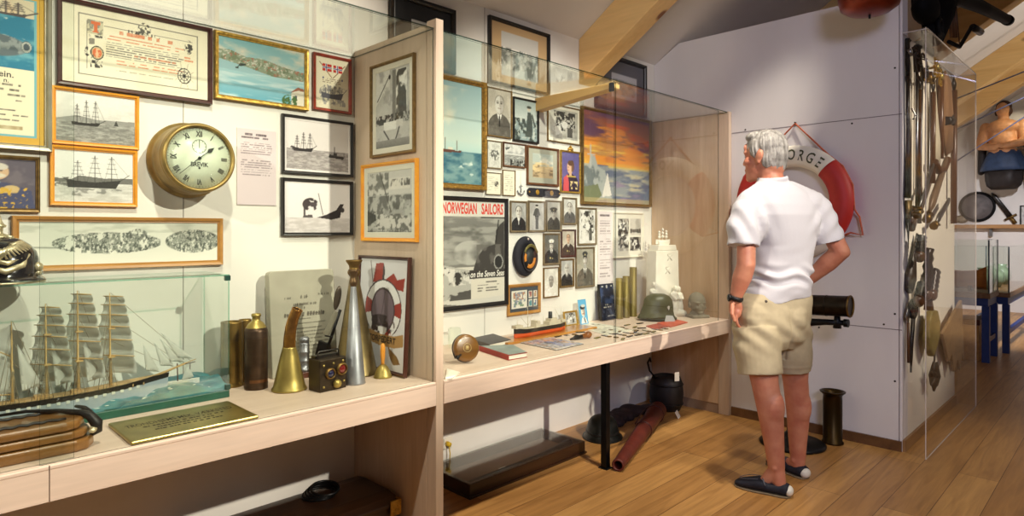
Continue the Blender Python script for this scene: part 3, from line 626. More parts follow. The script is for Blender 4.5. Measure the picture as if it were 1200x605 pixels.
MEDWOOD = wood('oak_frame_wood', (202, 148, 76), (172, 118, 54), 'x', 1.5, 0.4, 12)

# ------------------------------------------------------------------ floor: wide oak boards that run along the picture wall
def floor_mat():
    m, nt, b = _new('oak_floorboards'); N, L = nt.nodes, nt.links
    tc = N.new('ShaderNodeTexCoord')
    br = N.new('ShaderNodeTexBrick'); br.offset = 0.37; br.inputs['Scale'].default_value = 1.0
    br.inputs['Brick Width'].default_value = 2.1; br.inputs['Row Height'].default_value = 0.178; br.inputs['Mortar Size'].default_value = 0.0016; br.inputs['Mortar Smooth'].default_value = 0.2
    br.inputs['Color1'].default_value = (*lin((204, 158, 96)), 1); br.inputs['Color2'].default_value = (*lin((170, 124, 70)), 1); br.inputs['Mortar'].default_value = (*lin((96, 62, 32)), 1); br.inputs['Bias'].default_value = 0.0
    L.new(tc.outputs['Object'], br.inputs['Vector'])
    mp = N.new('ShaderNodeMapping'); mp.inputs['Scale'].default_value = (0.5, 7, 1); L.new(tc.outputs['Object'], mp.inputs['Vector'])
    n1 = N.new('ShaderNodeTexNoise'); n1.inputs['Scale'].default_value = 4; n1.inputs['Detail'].default_value = 8; n1.inputs['Distortion'].default_value = 1.2; L.new(mp.outputs['Vector'], n1.inputs['Vector'])
    cr = N.new('ShaderNodeValToRGB'); cr.color_ramp.elements[0].position = 0.3; cr.color_ramp.elements[1].position = 0.7
    cr.color_ramp.elements[0].color = (0.62, 0.55, 0.46, 1); cr.color_ramp.elements[1].color = (1.08, 1.05, 1.0, 1)
    L.new(n1.outputs['Fac'], cr.inputs['Fac'])
    mx = N.new('ShaderNodeMixRGB'); mx.blend_type = 'MULTIPLY'; mx.inputs['Fac'].default_value = 0.8
    L.new(br.outputs['Color'], mx.inputs['Color1']); L.new(cr.outputs['Color'], mx.inputs['Color2']); L.new(mx.outputs['Color'], b.inputs['Base Color'])
    b.inputs['Roughness'].default_value = 0.38
    bp = N.new('ShaderNodeBump'); bp.inputs['Strength'].default_value = 0.15; bp.inputs['Distance'].default_value = 0.004; L.new(br.outputs['Fac'], bp.inputs['Height']); bp.invert = True
    L.new(bp.outputs['Normal'], b.inputs['Normal'])
    return m
mb = MB(); mb.box(-2.5, 13.4, -3.5, 3.2, -0.12, 0)
struct('floor', mb, floor_mat())

# ------------------------------------------------------------------ walls
ZK, TAN = 2.66, 0.66       # knee wall top, roof slope
mb = MB(); mb.box(-2.0, 13.2, YW, YW+0.15, 0, ZK)
struct('wall_back', mb, WHITE)
# partition behind the man: front board, and the long side that carries the weapons
mb = MB(); mb.prism([(YW-0.002, 0), (YW-0.002, ZK), (2.53, 2.79), (1.02, 2.79), (1.02, 0)], XP, XP+0.12, 0, Matrix(((0, 0, 1, 0), (1, 0, 0, 0), (0, 1, 0, 0), (0, 0, 0, 1))))
struct('wall_partition', mb, PART)
mb = MB(); mb.box(XP+0.12, 5.86, 1.02, 1.14, 0, 2.535)
struct('wall_weapons', mb, mat('warm_white_board', (232, 224, 208), 0.7, var=0.03, scale=4))
mb = MB(); mb.box(13.05, 13.2, -3.0, YW, 0, 6.2)
struct('wall_end', mb, WHITE)
# joints between the partition boards
mb = MB()
for z in (2.045, 0.735):
    mb.box(XP-0.0015, XP+0.004, 1.022, 2.10, z-0.0022, z+0.0022)
mb.box(XP-0.0015, XP+0.004, 1.034, 1.038, 0.06, 2.79)
struct('trim_joints', mb, mat('joint_grey', (120, 112, 112), 0.8))
mb = MB()
for (y, z) in ((1.06, 2.33), (1.06, .83), (1.06, .42), (1.12, .76), (1.3, 2.02), (2.0, 2.06), (1.5, .70)):
    mb.lathe([(0, -.0016), (.006, -.0016), (.006, .004)], (0, 0, 0), 10, 0, Matrix.Translation((XP, y, z)) @ Matrix.Rotation(PI/2, 4, 'Y'))
struct('trim_screws', mb, STEEL_D)
mb = MB()
for x in (.862, 2.52): mb.box(x-.0012, x+.0012, YW-.0012, YW+.004, ZC, ZK)
struct('trim_wall_joints', mb, mat('wall_joint_grey', (120, 112, 104), .8))  # warm grey lines mark the joints between wall boards
# ceiling slopes and rafters
def ceil_z(y): return ZK+TAN*(YW-y)
mb = MB()
vs = []
for x in (-2.0, 13.2):
    for (y, dz) in ((YW+0.15, 0), (-2.2, 0), (-2.2, 0.12), (YW+0.15, 0.12)):
        vs.append((x, y, ceil_z(y)+dz))
mb.add(vs, [(0, 1, 2, 3), (7, 6, 5, 4), (0, 4, 5, 1), (1, 5, 6, 2), (2, 6, 7, 3), (3, 7, 4, 0)])
struct('ceiling', mb, CEIL)
for i, x in enumerate((0.80, 3.40, 5.6, 7.75, 9.95, 11.35)):
    mb = MB(); w = 0.16 if i < 2 else 0.2
    y0, y1, v = YW-0.001, -2.1, 0.31 if i < 2 else 0.28 if i == 5 else 0.34
    pts = [(y0, ceil_z(y0)-0.001), (y1, ceil_z(y1)-0.001), (y1, ceil_z(y1)-v), (y0, ceil_z(y0)-v)]
    vs = [(x, a, b) for a, b in pts]+[(x+w, a, b) for a, b in pts]
    mb.add(vs, [(0, 1, 2, 3), (7, 6, 5, 4), (0, 4, 5, 1), (1, 5, 6, 2), (2, 6, 7, 3), (3, 7, 4, 0)])
    o = struct('trim_%d' % (i+1), mb, BEAM, bevel=0.006)
# skirting
mb = MB(); mb.box(XP-0.016, XP-0.001, 1.022, 2.10, 0, 0.062); struct('baseboard_partition', mb, BASEW)
mb = MB(); mb.box(XP+0.0, 5.86, 1.004, 1.019, 0, 0.07); struct('baseboard_weapons', mb, wood('light_skirting', (176, 136, 92), (150, 112, 72), 'x'))

# ------------------------------------------------------------------ the display unit
def counter(name, x0, x1, label, cat='counter'):
    t = thing(name, label, cat, ((x0+x1)/2, 2.42, 0))
    w = (x1-x0)/2
    mb = MB(); mb.box(-w, w, -0.3235, 0.328, ZC-0.012, ZC); mb.build('worktop', ASH, t, bevel=0.003)
    mb = MB(); mb.box(-w, w, -0.324, -0.30, ZC-0.098, ZC-0.0122); mb.build('front_rail', ASH, t)
    return t
cl = counter('display_counter', -0.8, XD-0.001, 'long pale wood display counter left of the upright divider, carrying the ship case')
cr_ = counter('display_counter', XD+0.042, 4.313, 'pale wood display counter right of the divider, carrying books, medals and helmet')
mb = MB(); mb.box(-0.0012, 0.0012, -0.001, 0.002, -0.098, 0.0); mb.build('joint', mat('seam_dark', (90, 66, 52), 0.8), cl, (on_y(58, 547, 2.096).x-(-0.8+XD-0.001)/2, -0.3235, ZC), label='dark seam between two boards of the rail')
# slim metal leg
mb = MB(); mb.box(-0.019, 0.019, -0.019, 0.019, 0.004, ZC-0.099)
mb.build('leg', mat('black_steel_post', (16, 16, 18), 0.35, 0.6), cr_, (2.88-(XD+0.042+4.313)/2, 2.135-2.42, 0), bevel=0.002)
mb = MB(); mb.box(-0.03, 0.03, -0.03, 0.03, 0, 0.004); mb.build('foot_plate', BLACKM, cr_, (2.88-(XD+0.042+4.313)/2, 2.135-2.42, 0))
# upright divider with a front post
t = thing('divider_panel', 'tall upright pale wood divider panel between the left and right display bays', 'divider', (XD, 2.42, 0))
mb = MB(); mb.box(0.0, 0.04, -0.255, 0.328, 0, 2.222); mb.build('panel', ASHV, t, bevel=0.002)
mb = MB(); mb.box(0.0, 0.04, -0.322, -0.257, 0, 2.235); mb.build('front_post', ASHV, t, bevel=0.003)
t = thing('end_panel', 'pale wood end panel closing the right display bay against the white partition', 'panel', (4.315, 2.42, 0))
mb = MB(); mb.box(0.0, 0.04, -0.236, 0.328, 0.07, 2.2); mb.build('panel', wood('pale_ash_end', (222, 192, 160), (196, 160, 124), 'z', 1.0, 0.5, 12.0), t, bevel=0.002)
mb = MB(); mb.box(0.0, 0.043, -0.318, -0.238, 0, 2.2); mb.build('front_post', ASHV, t, bevel=0.003)
mb = MB(); mb.box(0.004, 0.03, -0.236, 0.328, 0, 0.069); mb.build('plinth', mat('greyed_wood', (150, 126, 108), 0.6, var=0.1), t)
# glass: front sheets and roof sheets
def glass_sheet(name, label, x0, x1, y0, y1, z0, z1, edge=GEDGE, top=True):
    mb = MB(); mb.box(x0, x1, y0, y1, z0, z1)
    thin = min(range(3), key=lambda i: (x1-x0, y1-y0, z1-z0)[i])
    for i, f in enumerate(mb.f):
        n = (Vector(mb.v[f[1]])-Vector(mb.v[f[0]])).cross(Vector(mb.v[f[2]])-Vector(mb.v[f[1]]))
        if abs(n[thin]) < 0.5*n.length: mb.mi[i] = 1
    o = mb.build(name, [GLASS, edge])
    return tag(o, label, 'glass pane')
ZG = 2.188
xs1 = on_y(87, 400, 2.12).x; xs0 = on_y(46, 400, 2.12).x
glass_sheet('glass_sheet', 'front glass sheet before the sailing ship, ending at the left seam', -0.8, xs1, 2.121, 2.126, ZC, ZG)
glass_sheet('glass_sheet', 'front glass sheet of the left bay before the clock and megaphones', xs0, XD-0.004, 2.113, 2.118, ZC, ZG)
xm = on_y(720, 300, 2.12).x
glass_sheet('glass_sheet', 'front glass sheet of the right bay before the poster and model tanker', XD+0.045, xm, 2.117, 2.122, ZC, ZG)
glass_sheet('glass_sheet', 'front glass sheet of the right bay before the monument and olive helmet', xm+0.012, 4.19, 2.117, 2.122, ZC, ZG)
glass_sheet('glass_roof', 'flat glass sheet roofing the left display bay', -0.8, XD-0.002, 2.112, YW-0.002, ZG+0.002, ZG+0.008)
glass_sheet('glass_roof', 'flat glass sheet roofing the right display bay', XD+0.042, 4.313, 2.112, YW-0.002, ZG+0.002, ZG+0.008)
t = thing('rafter_reflection', 'pale wedge modelling a rafter batten under the glass roof beside the glass seam', 'reflection', (2.99, 2.44, 2.135))  # solid wedge shaped like the rafter's reflection in the roof glass
mb = MB(); w = .035
mb.add([(x, y, z) for x in (-w, w) for y, z in ((.305, -.030), (-.30, .022), (-.30, .052), (.305, .052))], [(0, 1, 2, 3), (7, 6, 5, 4), (0, 4, 5, 1), (1, 5, 6, 2), (2, 6, 7, 3), (3, 7, 4, 0)])
mb.build('bar', BEAM, t, bevel=0.003)
mb = MB(); mb.box(-0.05, -0.036, -0.312, -0.285, 0.0, 0.05); mb.tube([(-.043, -.313, .025), (-.043, -.30, .025)], .007, 10); mb.build('bracket', STEEL_D, t, label='small metal clamp at the end')
# ------------------------------------------------------------------ framed pictures
FR = {
 'maroon': mat('frame_maroon', (70, 30, 26), 0.3, var=0.2, coat=0.4),
 'orange': wood('frame_orange_pine', (250, 178, 52), (238, 152, 36), 'x', 1.5, 0.4, 12, coat=0.2),
 'gold': mat('frame_gold', (186, 150, 66), 0.35, 0.55, var=0.35, scale=70, bump=0.3),
 'oldgold': mat('frame_old_gold', (150, 112, 44), 0.4, 0.5, var=0.4, scale=80, bump=0.4),
 'silver': mat('frame_silver', (190, 182, 164), 0.35, 0.6, var=0.15),
 'red': mat('frame_red', (150, 48, 26), 0.3, var=0.3, scale=40, coat=0.4),
 'black': mat('frame_black', (22, 20, 20), 0.35, var=0.2),
 'brown': wood('frame_brown', (122, 76, 40), (92, 54, 28), 'x', 1.5, 0.4, 12),
 'oak': MEDWOOD,
 'dark': mat('frame_dark_brown', (64, 50, 36), 0.4, var=0.25, scale=30),
 'bronze': mat('frame_bronze', (132, 104, 58), 0.4, 0.5, var=0.3, scale=60),
 'mahog': mat('frame_mahogany', (66, 30, 22), 0.3, var=0.2, coat=0.4),
 'grey': mat('frame_grey_brown', (132, 116, 90), 0.45, 0.3, var=0.2, scale=40),
 'white': mat('frame_white_card', (228, 222, 206), 0.6, var=0.03),
}
def frame_mesh(w, h, fw, fd, lip=0.35):
    prof = [(0, 0), (0, -fd*0.82), (fw*0.12, -fd), (fw*0.55, -fd*0.92), (fw*0.8, -fd*0.62), (fw*0.94, -fd*0.66), (fw, -fd*0.5), (fw, -0.001)]
    mb = MB()
    rings = []
    for ins, y in prof:
        a, b = w/2-ins, h/2-ins
        rings.append([(-a, y, -b), (a, y, -b), (a, y, b), (-a, y, b)])
    mb.loft(rings, 0, False, cap=False)
    return mb
def picture(name, cat, label, box, fr, fw, fd, art, group=None, plane='y', matw=0.0, matc=(232, 228, 214), kw=None, lettering=None, lean=0.0, off=0.0, nx=None):
    """box = (left px, right px, top y, bottom y, px at which the heights were read)"""
    if len(box) == 5:
        pl, pr, yt, yb, pf = box
        if plane == 'y':
            Y = YW-fd
            A, B = on_y(pl, 300, Y), on_y(pr, 300, Y)
            zt, zb = on_y(pf, yt, Y).z, on_y(pf, yb, Y).z
            x0, x1 = A.x, B.x
            w, h = x1-x0, zt-zb
            loc = ((x0+x1)/2, YW-0.0012-off, (zt+zb)/2); rz = 0.0
        else:
            X = XD-fd
            A, B = on_x(pl, 300, X), on_x(pr, 300, X)
            zt, zb = on_x(pf, yt, X).z, on_x(pf, yb, X).z
            w, h = A.y-B.y, zt-zb
            loc = (XD-0.0012-off, (A.y+B.y)/2, (zt+zb)/2); rz = -PI/2
        n = nx or max(22, min(200, int((pr-pl)*1.25)))
    else:
        w, h, loc, rz = box; n = nx or 60
    t = thing(name, label, cat, loc, rz, group, rot=Euler((lean, 0, rz), 'XYZ') if lean else None)
    iw, ih = w-2*fw, h-2*fw
    if fw > 0:
        frame_mesh(w, h, fw, fd).build('frame', FR[fr], t)
        y = -fd*0.45
    else:
        mb = MB(); mb.box(-w/2, w/2, -fd*0.9, 0, -h/2, h/2); mb.build('backing', FR[fr], t); y = -fd; iw, ih = w*0.999, h*0.999
    if matw:
        mb = MB(); a, b = iw/2, ih/2; c, d = a-matw, b-matw
        ring = lambda p, q, yy: [(-p, yy, -q), (p, yy, -q), (p, yy, q), (-p, yy, q)]
        mb.loft([ring(a, b, y), ring(c, d, y), ring(c-.002, d-.002, y+.0025)], 0, False, cap=False)
        mb.build('mount', mat('mount_%d_%d_%d' % matc, matc, 0.8, var=0.02), t)
        iw, ih = iw-2*matw, ih-2*matw; y2 = y+0.002
    else: y2 = y+(0.0005 if fw else 0)
    s = Art(iw, ih, n); art(s, **(kw or {})); s.object('print', t, y2)
    if lettering:
        for (body, size, u, v, col, shear, off_, wx) in lettering:
            mb = MB(); text_on(mb, body, size*ih, -iw/2+u*iw, -ih/2+v*ih, y2-0.0006, 0, shear, 'CENTER', off_, wx)
            mb.build('lettering', mat('ink_%d_%d_%d' % col, col, 0.6, var=0.02), t)
    return t
PW = 'pictures on the left bay wall'
# --- left bay
zt, zb = 2.175, on_y(56, 178, YW-.03).z
t = picture('framed_poster', 'poster', 'framed whale and ship verse poster with silver outer frame at far left', (0.335, zt-zb, (0.256, YW-0.0012, (zt+zb)/2), 0.0), 'silver', 0.022, 0.03, p_whale_sheet, PW, nx=120,
            lettering=[('A rein.', .062, .62, .455, (50, 50, 48), 0, 0.01, 1), ('n,', .04, .74, .415, (50, 50, 48), 0, 0.01, 1)] if False else [('ein.', .058, .64, .455, (50, 50, 48), 0, 0.012, 1), ('n.', .042, .64, .415, (50, 50, 48), 0, 0.01, 1)])
picture('framed_certificate', 'certificate', 'large framed certificate with red lettering in a dark maroon frame', (67, 249.5, 33, 122.5, 249), 'maroon', 0.017, 0.024, p_certificate, PW, nx=220)
picture('framed_painting', 'painting', 'gold-framed painting of a harbour town above blue water', (252, 362.5, 58, 130, 362), 'gold', 0.019, 0.024, p_harbour_painting, PW, nx=170)
picture('framed_print', 'print', 'small red-framed sheet with two crossed flags above a ship', (368, 412.5, 70, 134.5, 413), 'red', 0.014, 0.018, p_flag_sheet, PW, nx=80)
picture('framed_photograph', 'photograph', 'orange-framed photo of a ship at anchor under the certificate', (60.5, 163.5, 113, 176, 163), 'orange', 0.014, 0.018, p_ship_at_anchor, PW, nx=150)
picture('framed_photograph', 'photograph', 'orange-framed photo of a moored three-masted barque, lower of two', (58.5, 161.5, 177, 243, 161), 'orange', 0.015, 0.018, p_barque_moored, PW, nx=150)
zt, zb = on_y(43, 184, YW-.02).z, on_y(41, 249, YW-.02).z
picture('framed_portrait', 'portrait', 'portrait of an old uniformed general in a worn silver-gold frame', (0.245, zt-zb, (0.268, YW-0.0012, (zt+zb)/2), 0.0), 'bronze', 0.013, 0.02, p_general, PW, nx=80)
picture('framed_panorama', 'photograph', 'long oak-framed panorama of an island town above the ship case', (14, 261.8, 256, 310.5, 262), 'oak', 0.021, 0.022, p_panorama, PW, nx=240)
picture('framed_photograph', 'photograph', 'black-framed photo of two ships at sea, upper of the black pair', (331.5, 414.5, 144, 208, 415), 'black', 0.013, 0.02, p_two_ships, PW, matw=0.008, matc=(232, 226, 226), nx=120)
picture('framed_photograph', 'photograph', 'black-framed photo of a wreck rising from the sea, lower of the black pair', (331, 414.5, 213, 276, 415), 'black', 0.015, 0.022, p_wreck, PW, nx=120)
picture('wall_text_sign', 'sign', 'pale pink museum text panel beside the brass ship clock', (277.5, 323.5, 154.5, 241, 323), 'white', 0, 0.004, p_text_panel, nx=70)
# --- on the divider
picture('framed_photograph', 'photograph', 'bronze-framed festival photo, topmost on the divider', (433, 484, 61, 178, 484), 'bronze', 0.014, 0.018, p_festival, 'pictures on the divider', 'x', 0.024, (214, 210, 196), nx=80)
picture('framed_photograph', 'photograph', 'orange-framed photo of a quayside house, middle of the divider', (422.5, 487, 185, 284, 487), 'orange', 0.017, 0.02, p_quay_house, 'pictures on the divider', 'x', 0.024, (214, 212, 196), nx=80)
X = XD-.03
yA, yB = on_x(421, 300, X).y, on_x(480, 300, X).y
zt = on_x(480, 302, X).z; zb = ZC+0.001
picture('framed_poster', 'poster', 'framed lifebuoy poster with red flags leaning on the divider', (yA-yB, zt-zb, (XD-0.03, (yA+yB)/2, (zt+zb)/2), -PI/2), 'mahog', 0.015, 0.02, p_torpedo, None, 'x', lean=-0.05, nx=110,
        lettering=[('TORPEDERT', .080, .53, .262, (30, 22, 18), 0, 0.02, 1.0), ('191', .055, .1, .12, (40, 36, 40), 0, 0.01, 1)])
# --- right bay wall
PR = 'pictures on the right bay wall'
x1 = on_y(571, 300, YW-.03).x; zt, zb = on_y(571, 97, YW-.03).z, on_y(569.5, 223.5, YW-.03).z
picture('framed_painting', 'painting', 'gold-framed seascape with a small steamer, partly behind the divider', (x1-1.98, zt-zb, ((x1+1.98)/2, YW-0.0012, (zt+zb)/2), 0), 'oldgold', 0.032, 0.032, p_seascape, PR, nx=110)
x1 = on_y(596, 300, YW-.02).x; x0 = on_y(517, 300, YW-.02).x-.03; zt, zb = on_y(597, 233, YW-.02).z, on_y(592, 357.6, YW-.02).z
picture('framed_poster', 'poster', 'large black-framed sailors poster with red heading', (x1-x0, zt-zb, ((x1+x0)/2, YW-0.0012, (zt+zb)/2), 0), 'black', 0.026, 0.022, p_sailors_poster, PR, nx=130,
        lettering=[('NORWEGIAN', .145, .295, .925, (206, 62, 50), 0, 0.03, .485), ('SAILORS', .145, .80, .925, (206, 62, 50), 0, 0.03, .55), ('on the Seven Seas', .085, .72, .285, (238, 236, 228), .25, 0.012, .74)])
G = (150, 150, 146)
def por(label, box, fr, fw=.012, fd=.014, cat='photograph', matw=0.0, name='framed_photograph', **kw):
    picture(name, cat, label, box, fr, fw, fd, p_portrait, PR, matw=matw, kw=kw, nx=56)
por('sepia photo portrait of a bald man in a suit, top left of the small pictures', (571.5, 600.5, 107, 163, 600.5), 'bronze', .008, bg=(196, 190, 178), hair=(150, 146, 138), cloth=(88, 84, 78), hy=.70, hr=.19)
picture('framed_photograph', 'photograph', 'black-framed photo of a soldier standing before a field', (602.5, 632, 119, 169, 632), 'black', .012, .018, p_officer_field, PR, nx=56)
picture('framed_photograph', 'photograph', 'bronze-framed group photo on a white mount under the batten', (642.5, 680.8, 128.5, 170.7, 680.8), 'bronze', .008, .014, p_group, PR, matw=.018, nx=60)
picture('framed_drawing', 'drawing', 'small grey picture of tiny figures left of the little brown-framed ship photo', (571.3, 588.7, 166, 198.5, 588.7), 'grey', .007, .012, p_sketch_men, PR, nx=40)
picture('framed_photograph', 'photograph', 'small brown-framed photo of a crowd before the sea', (590.5, 617, 169.5, 197.4, 617), 'brown', .009, .014, p_small_ship_crowd, PR, nx=50)
picture('framed_painting', 'painting', 'square wood-framed coastal landscape with a grey mount', (618.5, 655.5, 175, 219, 655.5), 'brown', .015, .016, p_landscape, PR, nx=60)
t = picture('framed_portrait', 'portrait', 'gold-framed portrait of an officer with a red sash and a crown on top', (658, 681, 178.5, 227, 681), 'gold', .012, .018, p_crown_prince, PR, nx=56)
h = on_y(681, 178.5, YW-.018).z-on_y(681, 227, YW-.018).z
mb = MB(); mb.tube([(-.022, -.010, h/2), (.022, -.010, h/2)], .006, 8)
for k in range(5):
    a = -0.02+0.01*k; mb.tube([(a, -.010, h/2), (a*1.2, -.010, h/2+.014), (a*.3, -.010, h/2+.03)], [.004, .0035, .002], 6)
mb.ell((0, -.010, h/2+.033), .006); mb.build('crown', GOLD, t, label='little gilt crown')
picture('framed_painting', 'painting', 'large framed painting of a warship under a fiery sunset', (683.5, 764.3, 141.6, 243, 764.3), 'bronze', .02, .03, p_sunset, PR, nx=120)
picture('framed_letter', 'document', 'small white printed sheet with a dark stamp left of the yellowed sheet', (569.8, 587.8, 203, 229, 587.8), 'grey', .005, .01, p_letter, PR, nx=40)
picture('framed_letter', 'document', 'small yellowed letter sheet in a thin gold frame above the row of portraits', (589.5, 604.3, 200, 230, 604.3), 'bronze', .005, .01, p_letter, PR, kw=dict(stamp=False), nx=36)
por('photo of a dark-haired man in a dark pullover, first in the row of portraits', (598.6, 618.8, 236, 272.4, 618.8), 'grey', cloth=(36, 36, 38), bg=(176, 176, 174), tie=(220, 220, 216), hy=.68)
por('photo of a standing uniformed man at full length, second in the row', (620, 639.8, 236, 272, 639.8), 'grey', full=True, bg=(184, 182, 180), cloth=(80, 80, 80))
por('photo of an officer in a peaked cap, third in the row', (640.8, 658.6, 235.5, 271.4, 658.6), 'grey', bg=(206, 204, 198), cap=(70, 68, 64), cloth=(66, 64, 60), hy=.6)
por('photo of a young man in suit and tie, fourth in the row', (660.3, 676.5, 232, 263.5, 676.5), 'grey', bg=(216, 216, 212), cloth=(84, 84, 84), hy=.66, hr=.2)
por('photo of a seated sailor in a white cap above the oval sketch', (637.6, 656.5, 273.4, 310, 656.5), 'grey', bg=(110, 110, 106), cap=(230, 230, 226), cloth=(38, 38, 38), hy=.64, hr=.13, medal=True)
por('colour photo of a bare-headed man with a medal in a dark frame', (658.5, 675.3, 269, 301, 675.3), 'maroon', bg=(206, 198, 184), skin=(216, 178, 150), hair=(120, 96, 70), cloth=(60, 46, 42), medal=True, hy=.72, hr=.14)
picture('framed_photograph', 'photograph', 'grey-framed high-contrast photo of a figure beside the tall text panel', (678, 699.6, 244, 287, 699.6), 'grey', .012, .014, p_group, PR, kw=dict(seed=66, bg=(228, 226, 222)), nx=44)
por('photo of a uniformed man outdoors in a wide grey frame, lowest right portrait', (675.5, 697.2, 289.5, 336, 697.2), 'grey', .012, bg=(170, 166, 152), cap=(60, 60, 60), cloth=(92, 88, 80), hy=.72, hr=.11)
por('photo of a grey-haired man in a dark suit, below the medal portrait', (657, 673.2, 303, 336, 673.2), 'bronze', bg=(190, 190, 188), hair=(200, 200, 198), cloth=(32, 32, 34), hy=.68)
por('pale oval portrait sketch of a bearded man in a thin bronze frame', (637.8, 655.6, 313, 347.7, 655.6), 'bronze', .007, bg=(232, 230, 222), hair=(140, 136, 130), skin=(180, 176, 170), cloth=(222, 220, 212), white=False, hy=.56, hr=.16, beard=True)
picture('framed_stamps', 'stamps', 'light oak frame with postcard and four stamps on dark mount', (595.6, 634, 331, 366, 634), 'oak', .02, .016, p_stamps, PR, nx=70)
picture('wall_text_sign', 'sign', 'tall narrow pale text panel right of the portraits', (700.5, 718, 248, 334, 718), 'white', 0, .004, p_text_panel_tall, nx=36)
picture('framed_photograph', 'photograph', 'pale-mounted frame with three black-and-white photos below the sunset painting', (718.8, 754.6, 250, 301, 754.6), 'white', .012, .014, p_collage, PR, nx=66)
# --- large pictures standing on the glass roof, above the bays
PA = 'large pictures above the glass roof'
x0, x1 = on_y(459, 100, YW-.03).x, on_y(535, 100, YW-.03).x; zt = on_y(535, 12, YW-.03).z
picture('framed_print', 'print', 'large black-framed dark print above the divider', (x1-x0, zt-2.215, ((x0+x1)/2, YW-.0012, (zt+2.215)/2), 0), 'black', .03, .03, p_grey_print, PA, kw=dict(mat_=(44, 46, 48), sheet=(206, 210, 212)), nx=70)
x0, x1 = on_y(575, 100, YW-.03).x, on_y(645.5, 100, YW-.03).x; zt = on_y(645, 40, YW-.03).z
picture('framed_photograph', 'photograph', 'black-framed old photo with tan mount left of the sloping beam', (x1-x0, zt-2.215, ((x0+x1)/2, YW-.0012, (zt+2.215)/2), 0), 'black', .022, .028, p_old_group, PA, nx=70)
x0, x1 = on_y(700, 100, YW-.03).x, on_y(758.5, 100, YW-.03).x; zt = on_y(758, 77, YW-.03).z
picture('framed_print', 'print', 'black-framed grey print right of the sloping beam', (x1-x0, zt-2.215, ((x0+x1)/2, YW-.0012, (zt+2.215)/2), 0), 'black', .03, .03, p_grey_print, PA, kw=dict(mat_=(92, 92, 100), sheet=(190, 190, 194)), nx=60)
# ------------------------------------------------------------------ things in the left bay
RY = Matrix.Rotation(PI/2, 4, 'X')      # turns a lathe's axis to point out of the picture wall
def spot(px, py, Z=ZC):
    p = on_z(px, py, Z); return p, depth(p)/F
# --- brass ship clock
CD = 0.15
p = on_y(235, 185, YW-CD)
t = thing('ship_clock', 'round brass ship clock with roman numerals on the left bay wall', 'clock', (p.x, YW-0.0012, p.z))
mb = MB(); mb.lathe([(0, 0), (.150, 0), (.153, .006), (.150, .014), (.142, .018), (.140, .05), (.1405, .052), (.139, .056), (.138, .118), (.1385, .122), (.137, .126), (.131, .132), (0, .132)], seg=64, M=RY)
CLB = mat('clock_brass', (150, 126, 72), .42, .6, var=.3, scale=18)
mb.build('case', CLB, t)
mb = MB(); mb.lathe([(.131, .126), (.137, .128), (.1365, .140), (.131, .150), (.126, .1515), (.120, .146), (.1195, .134), (.131, .126)], seg=64, M=RY)
mb.build('bezel', CLB, t)
DIAL = mat('dial_enamel', (240, 244, 226), 0.3, var=0.02, coat=0.5); INK = mat('dial_ink', (24, 25, 24), 0.5, var=0.05)
mb = MB(); mb.lathe([(0, .1325), (.121, .1325), (.121, .135), (0, .136)], seg=64, M=RY); d = mb.build('dial', DIAL, t)
mb = MB()
ROM = ['XII', 'I', 'II', 'III', 'IIII', 'V', 'VI', 'VII', 'VIII', 'IX', 'X', 'XI']
for k, s_ in enumerate(ROM):
    a = -k*PI/6
    vs, fs = text_geo(s_, 0.030, 0, 'CENTER', 0.03)
    vs = [(x*.62, y+.093) for x, y in vs]
    mb.add([(x*math.cos(a)-y*math.sin(a), -.1365, x*math.sin(a)+y*math.cos(a)) for x, y in vs], fs)
text_on(mb, 'BREVIK', .024, 0.0, -.026, -.1365, 0, 0, 'CENTER', .025, .85)
mb.build('lettering', INK, d)
mb = MB()
for k in range(60):
    a = k*PI/30; l = .004 if k % 5 else .007
    mb.add([((.116-q)*math.sin(a+e), -.1364, (.116-q)*math.cos(a+e)) for q, e in ((0, -.006), (0, .006), (l, .006), (l, -.006))], [(0, 3, 2, 1)])
mb.build('minute_marks', INK, d)
mb = MB(); mb.torus((0, 0, .1364), .026, .0007, 40, 6, 0, RY @ Matrix.Translation((0, .046, 0)))
for k in range(12):
    a = k*PI/6; mb.box(-.0006, .0006, -.1368, -.1362, .020, .025, 0, Matrix.Translation((0, 0, .046)) @ Matrix.Rotation(a, 4, 'Y'))
mb.box(-.0008, .0008, -.138, -.137, -.006, .024, 0, Matrix.Translation((0, 0, .046)))
mb.build('seconds_dial', INK, d)
def hand(name, ang, ln, w, spade, y):
    mb = MB(); M = Matrix.Rotation(ang, 4, 'Y')
    mb.box(-w, w, y-.001, y, -.022, ln, 0, M)
    if spade:
        mb.add([(a, q, b) for q in (y-.0014, y+.0002) for a, b in ((0, ln+.022), (.009, ln), (0, ln-.014), (-.009, ln))], [(0, 1, 2, 3), (7, 6, 5, 4), (0, 4, 5, 1), (1, 5, 6, 2), (2, 6, 7, 3), (3, 7, 4, 0)], 0, False, M)
    mb.lathe([(0, 0), (.006, 0), (.006, .003), (0, .003)], (0, 0, -y-.001), 12, 0, RY)
    mb.build(name, INK, t)
hand('hour_hand', math.radians(51), .050, .0014, True, -.139)
hand('minute_hand', math.radians(228), .098, .0011, False, -.1412)
mb = MB(); mb.lathe([(0, .002), (.004, .002), (.004, 0), (0, 0)], (0, -.039, .136), 12, 0, RY); mb.build('winding_hole', INK, d)
mb = MB(); mb.lathe([(0, .1455), (.119, .1445), (.119, .1425), (0, .1435)], seg=48, M=RY); mb.build('glass_cover', GLASS, t)

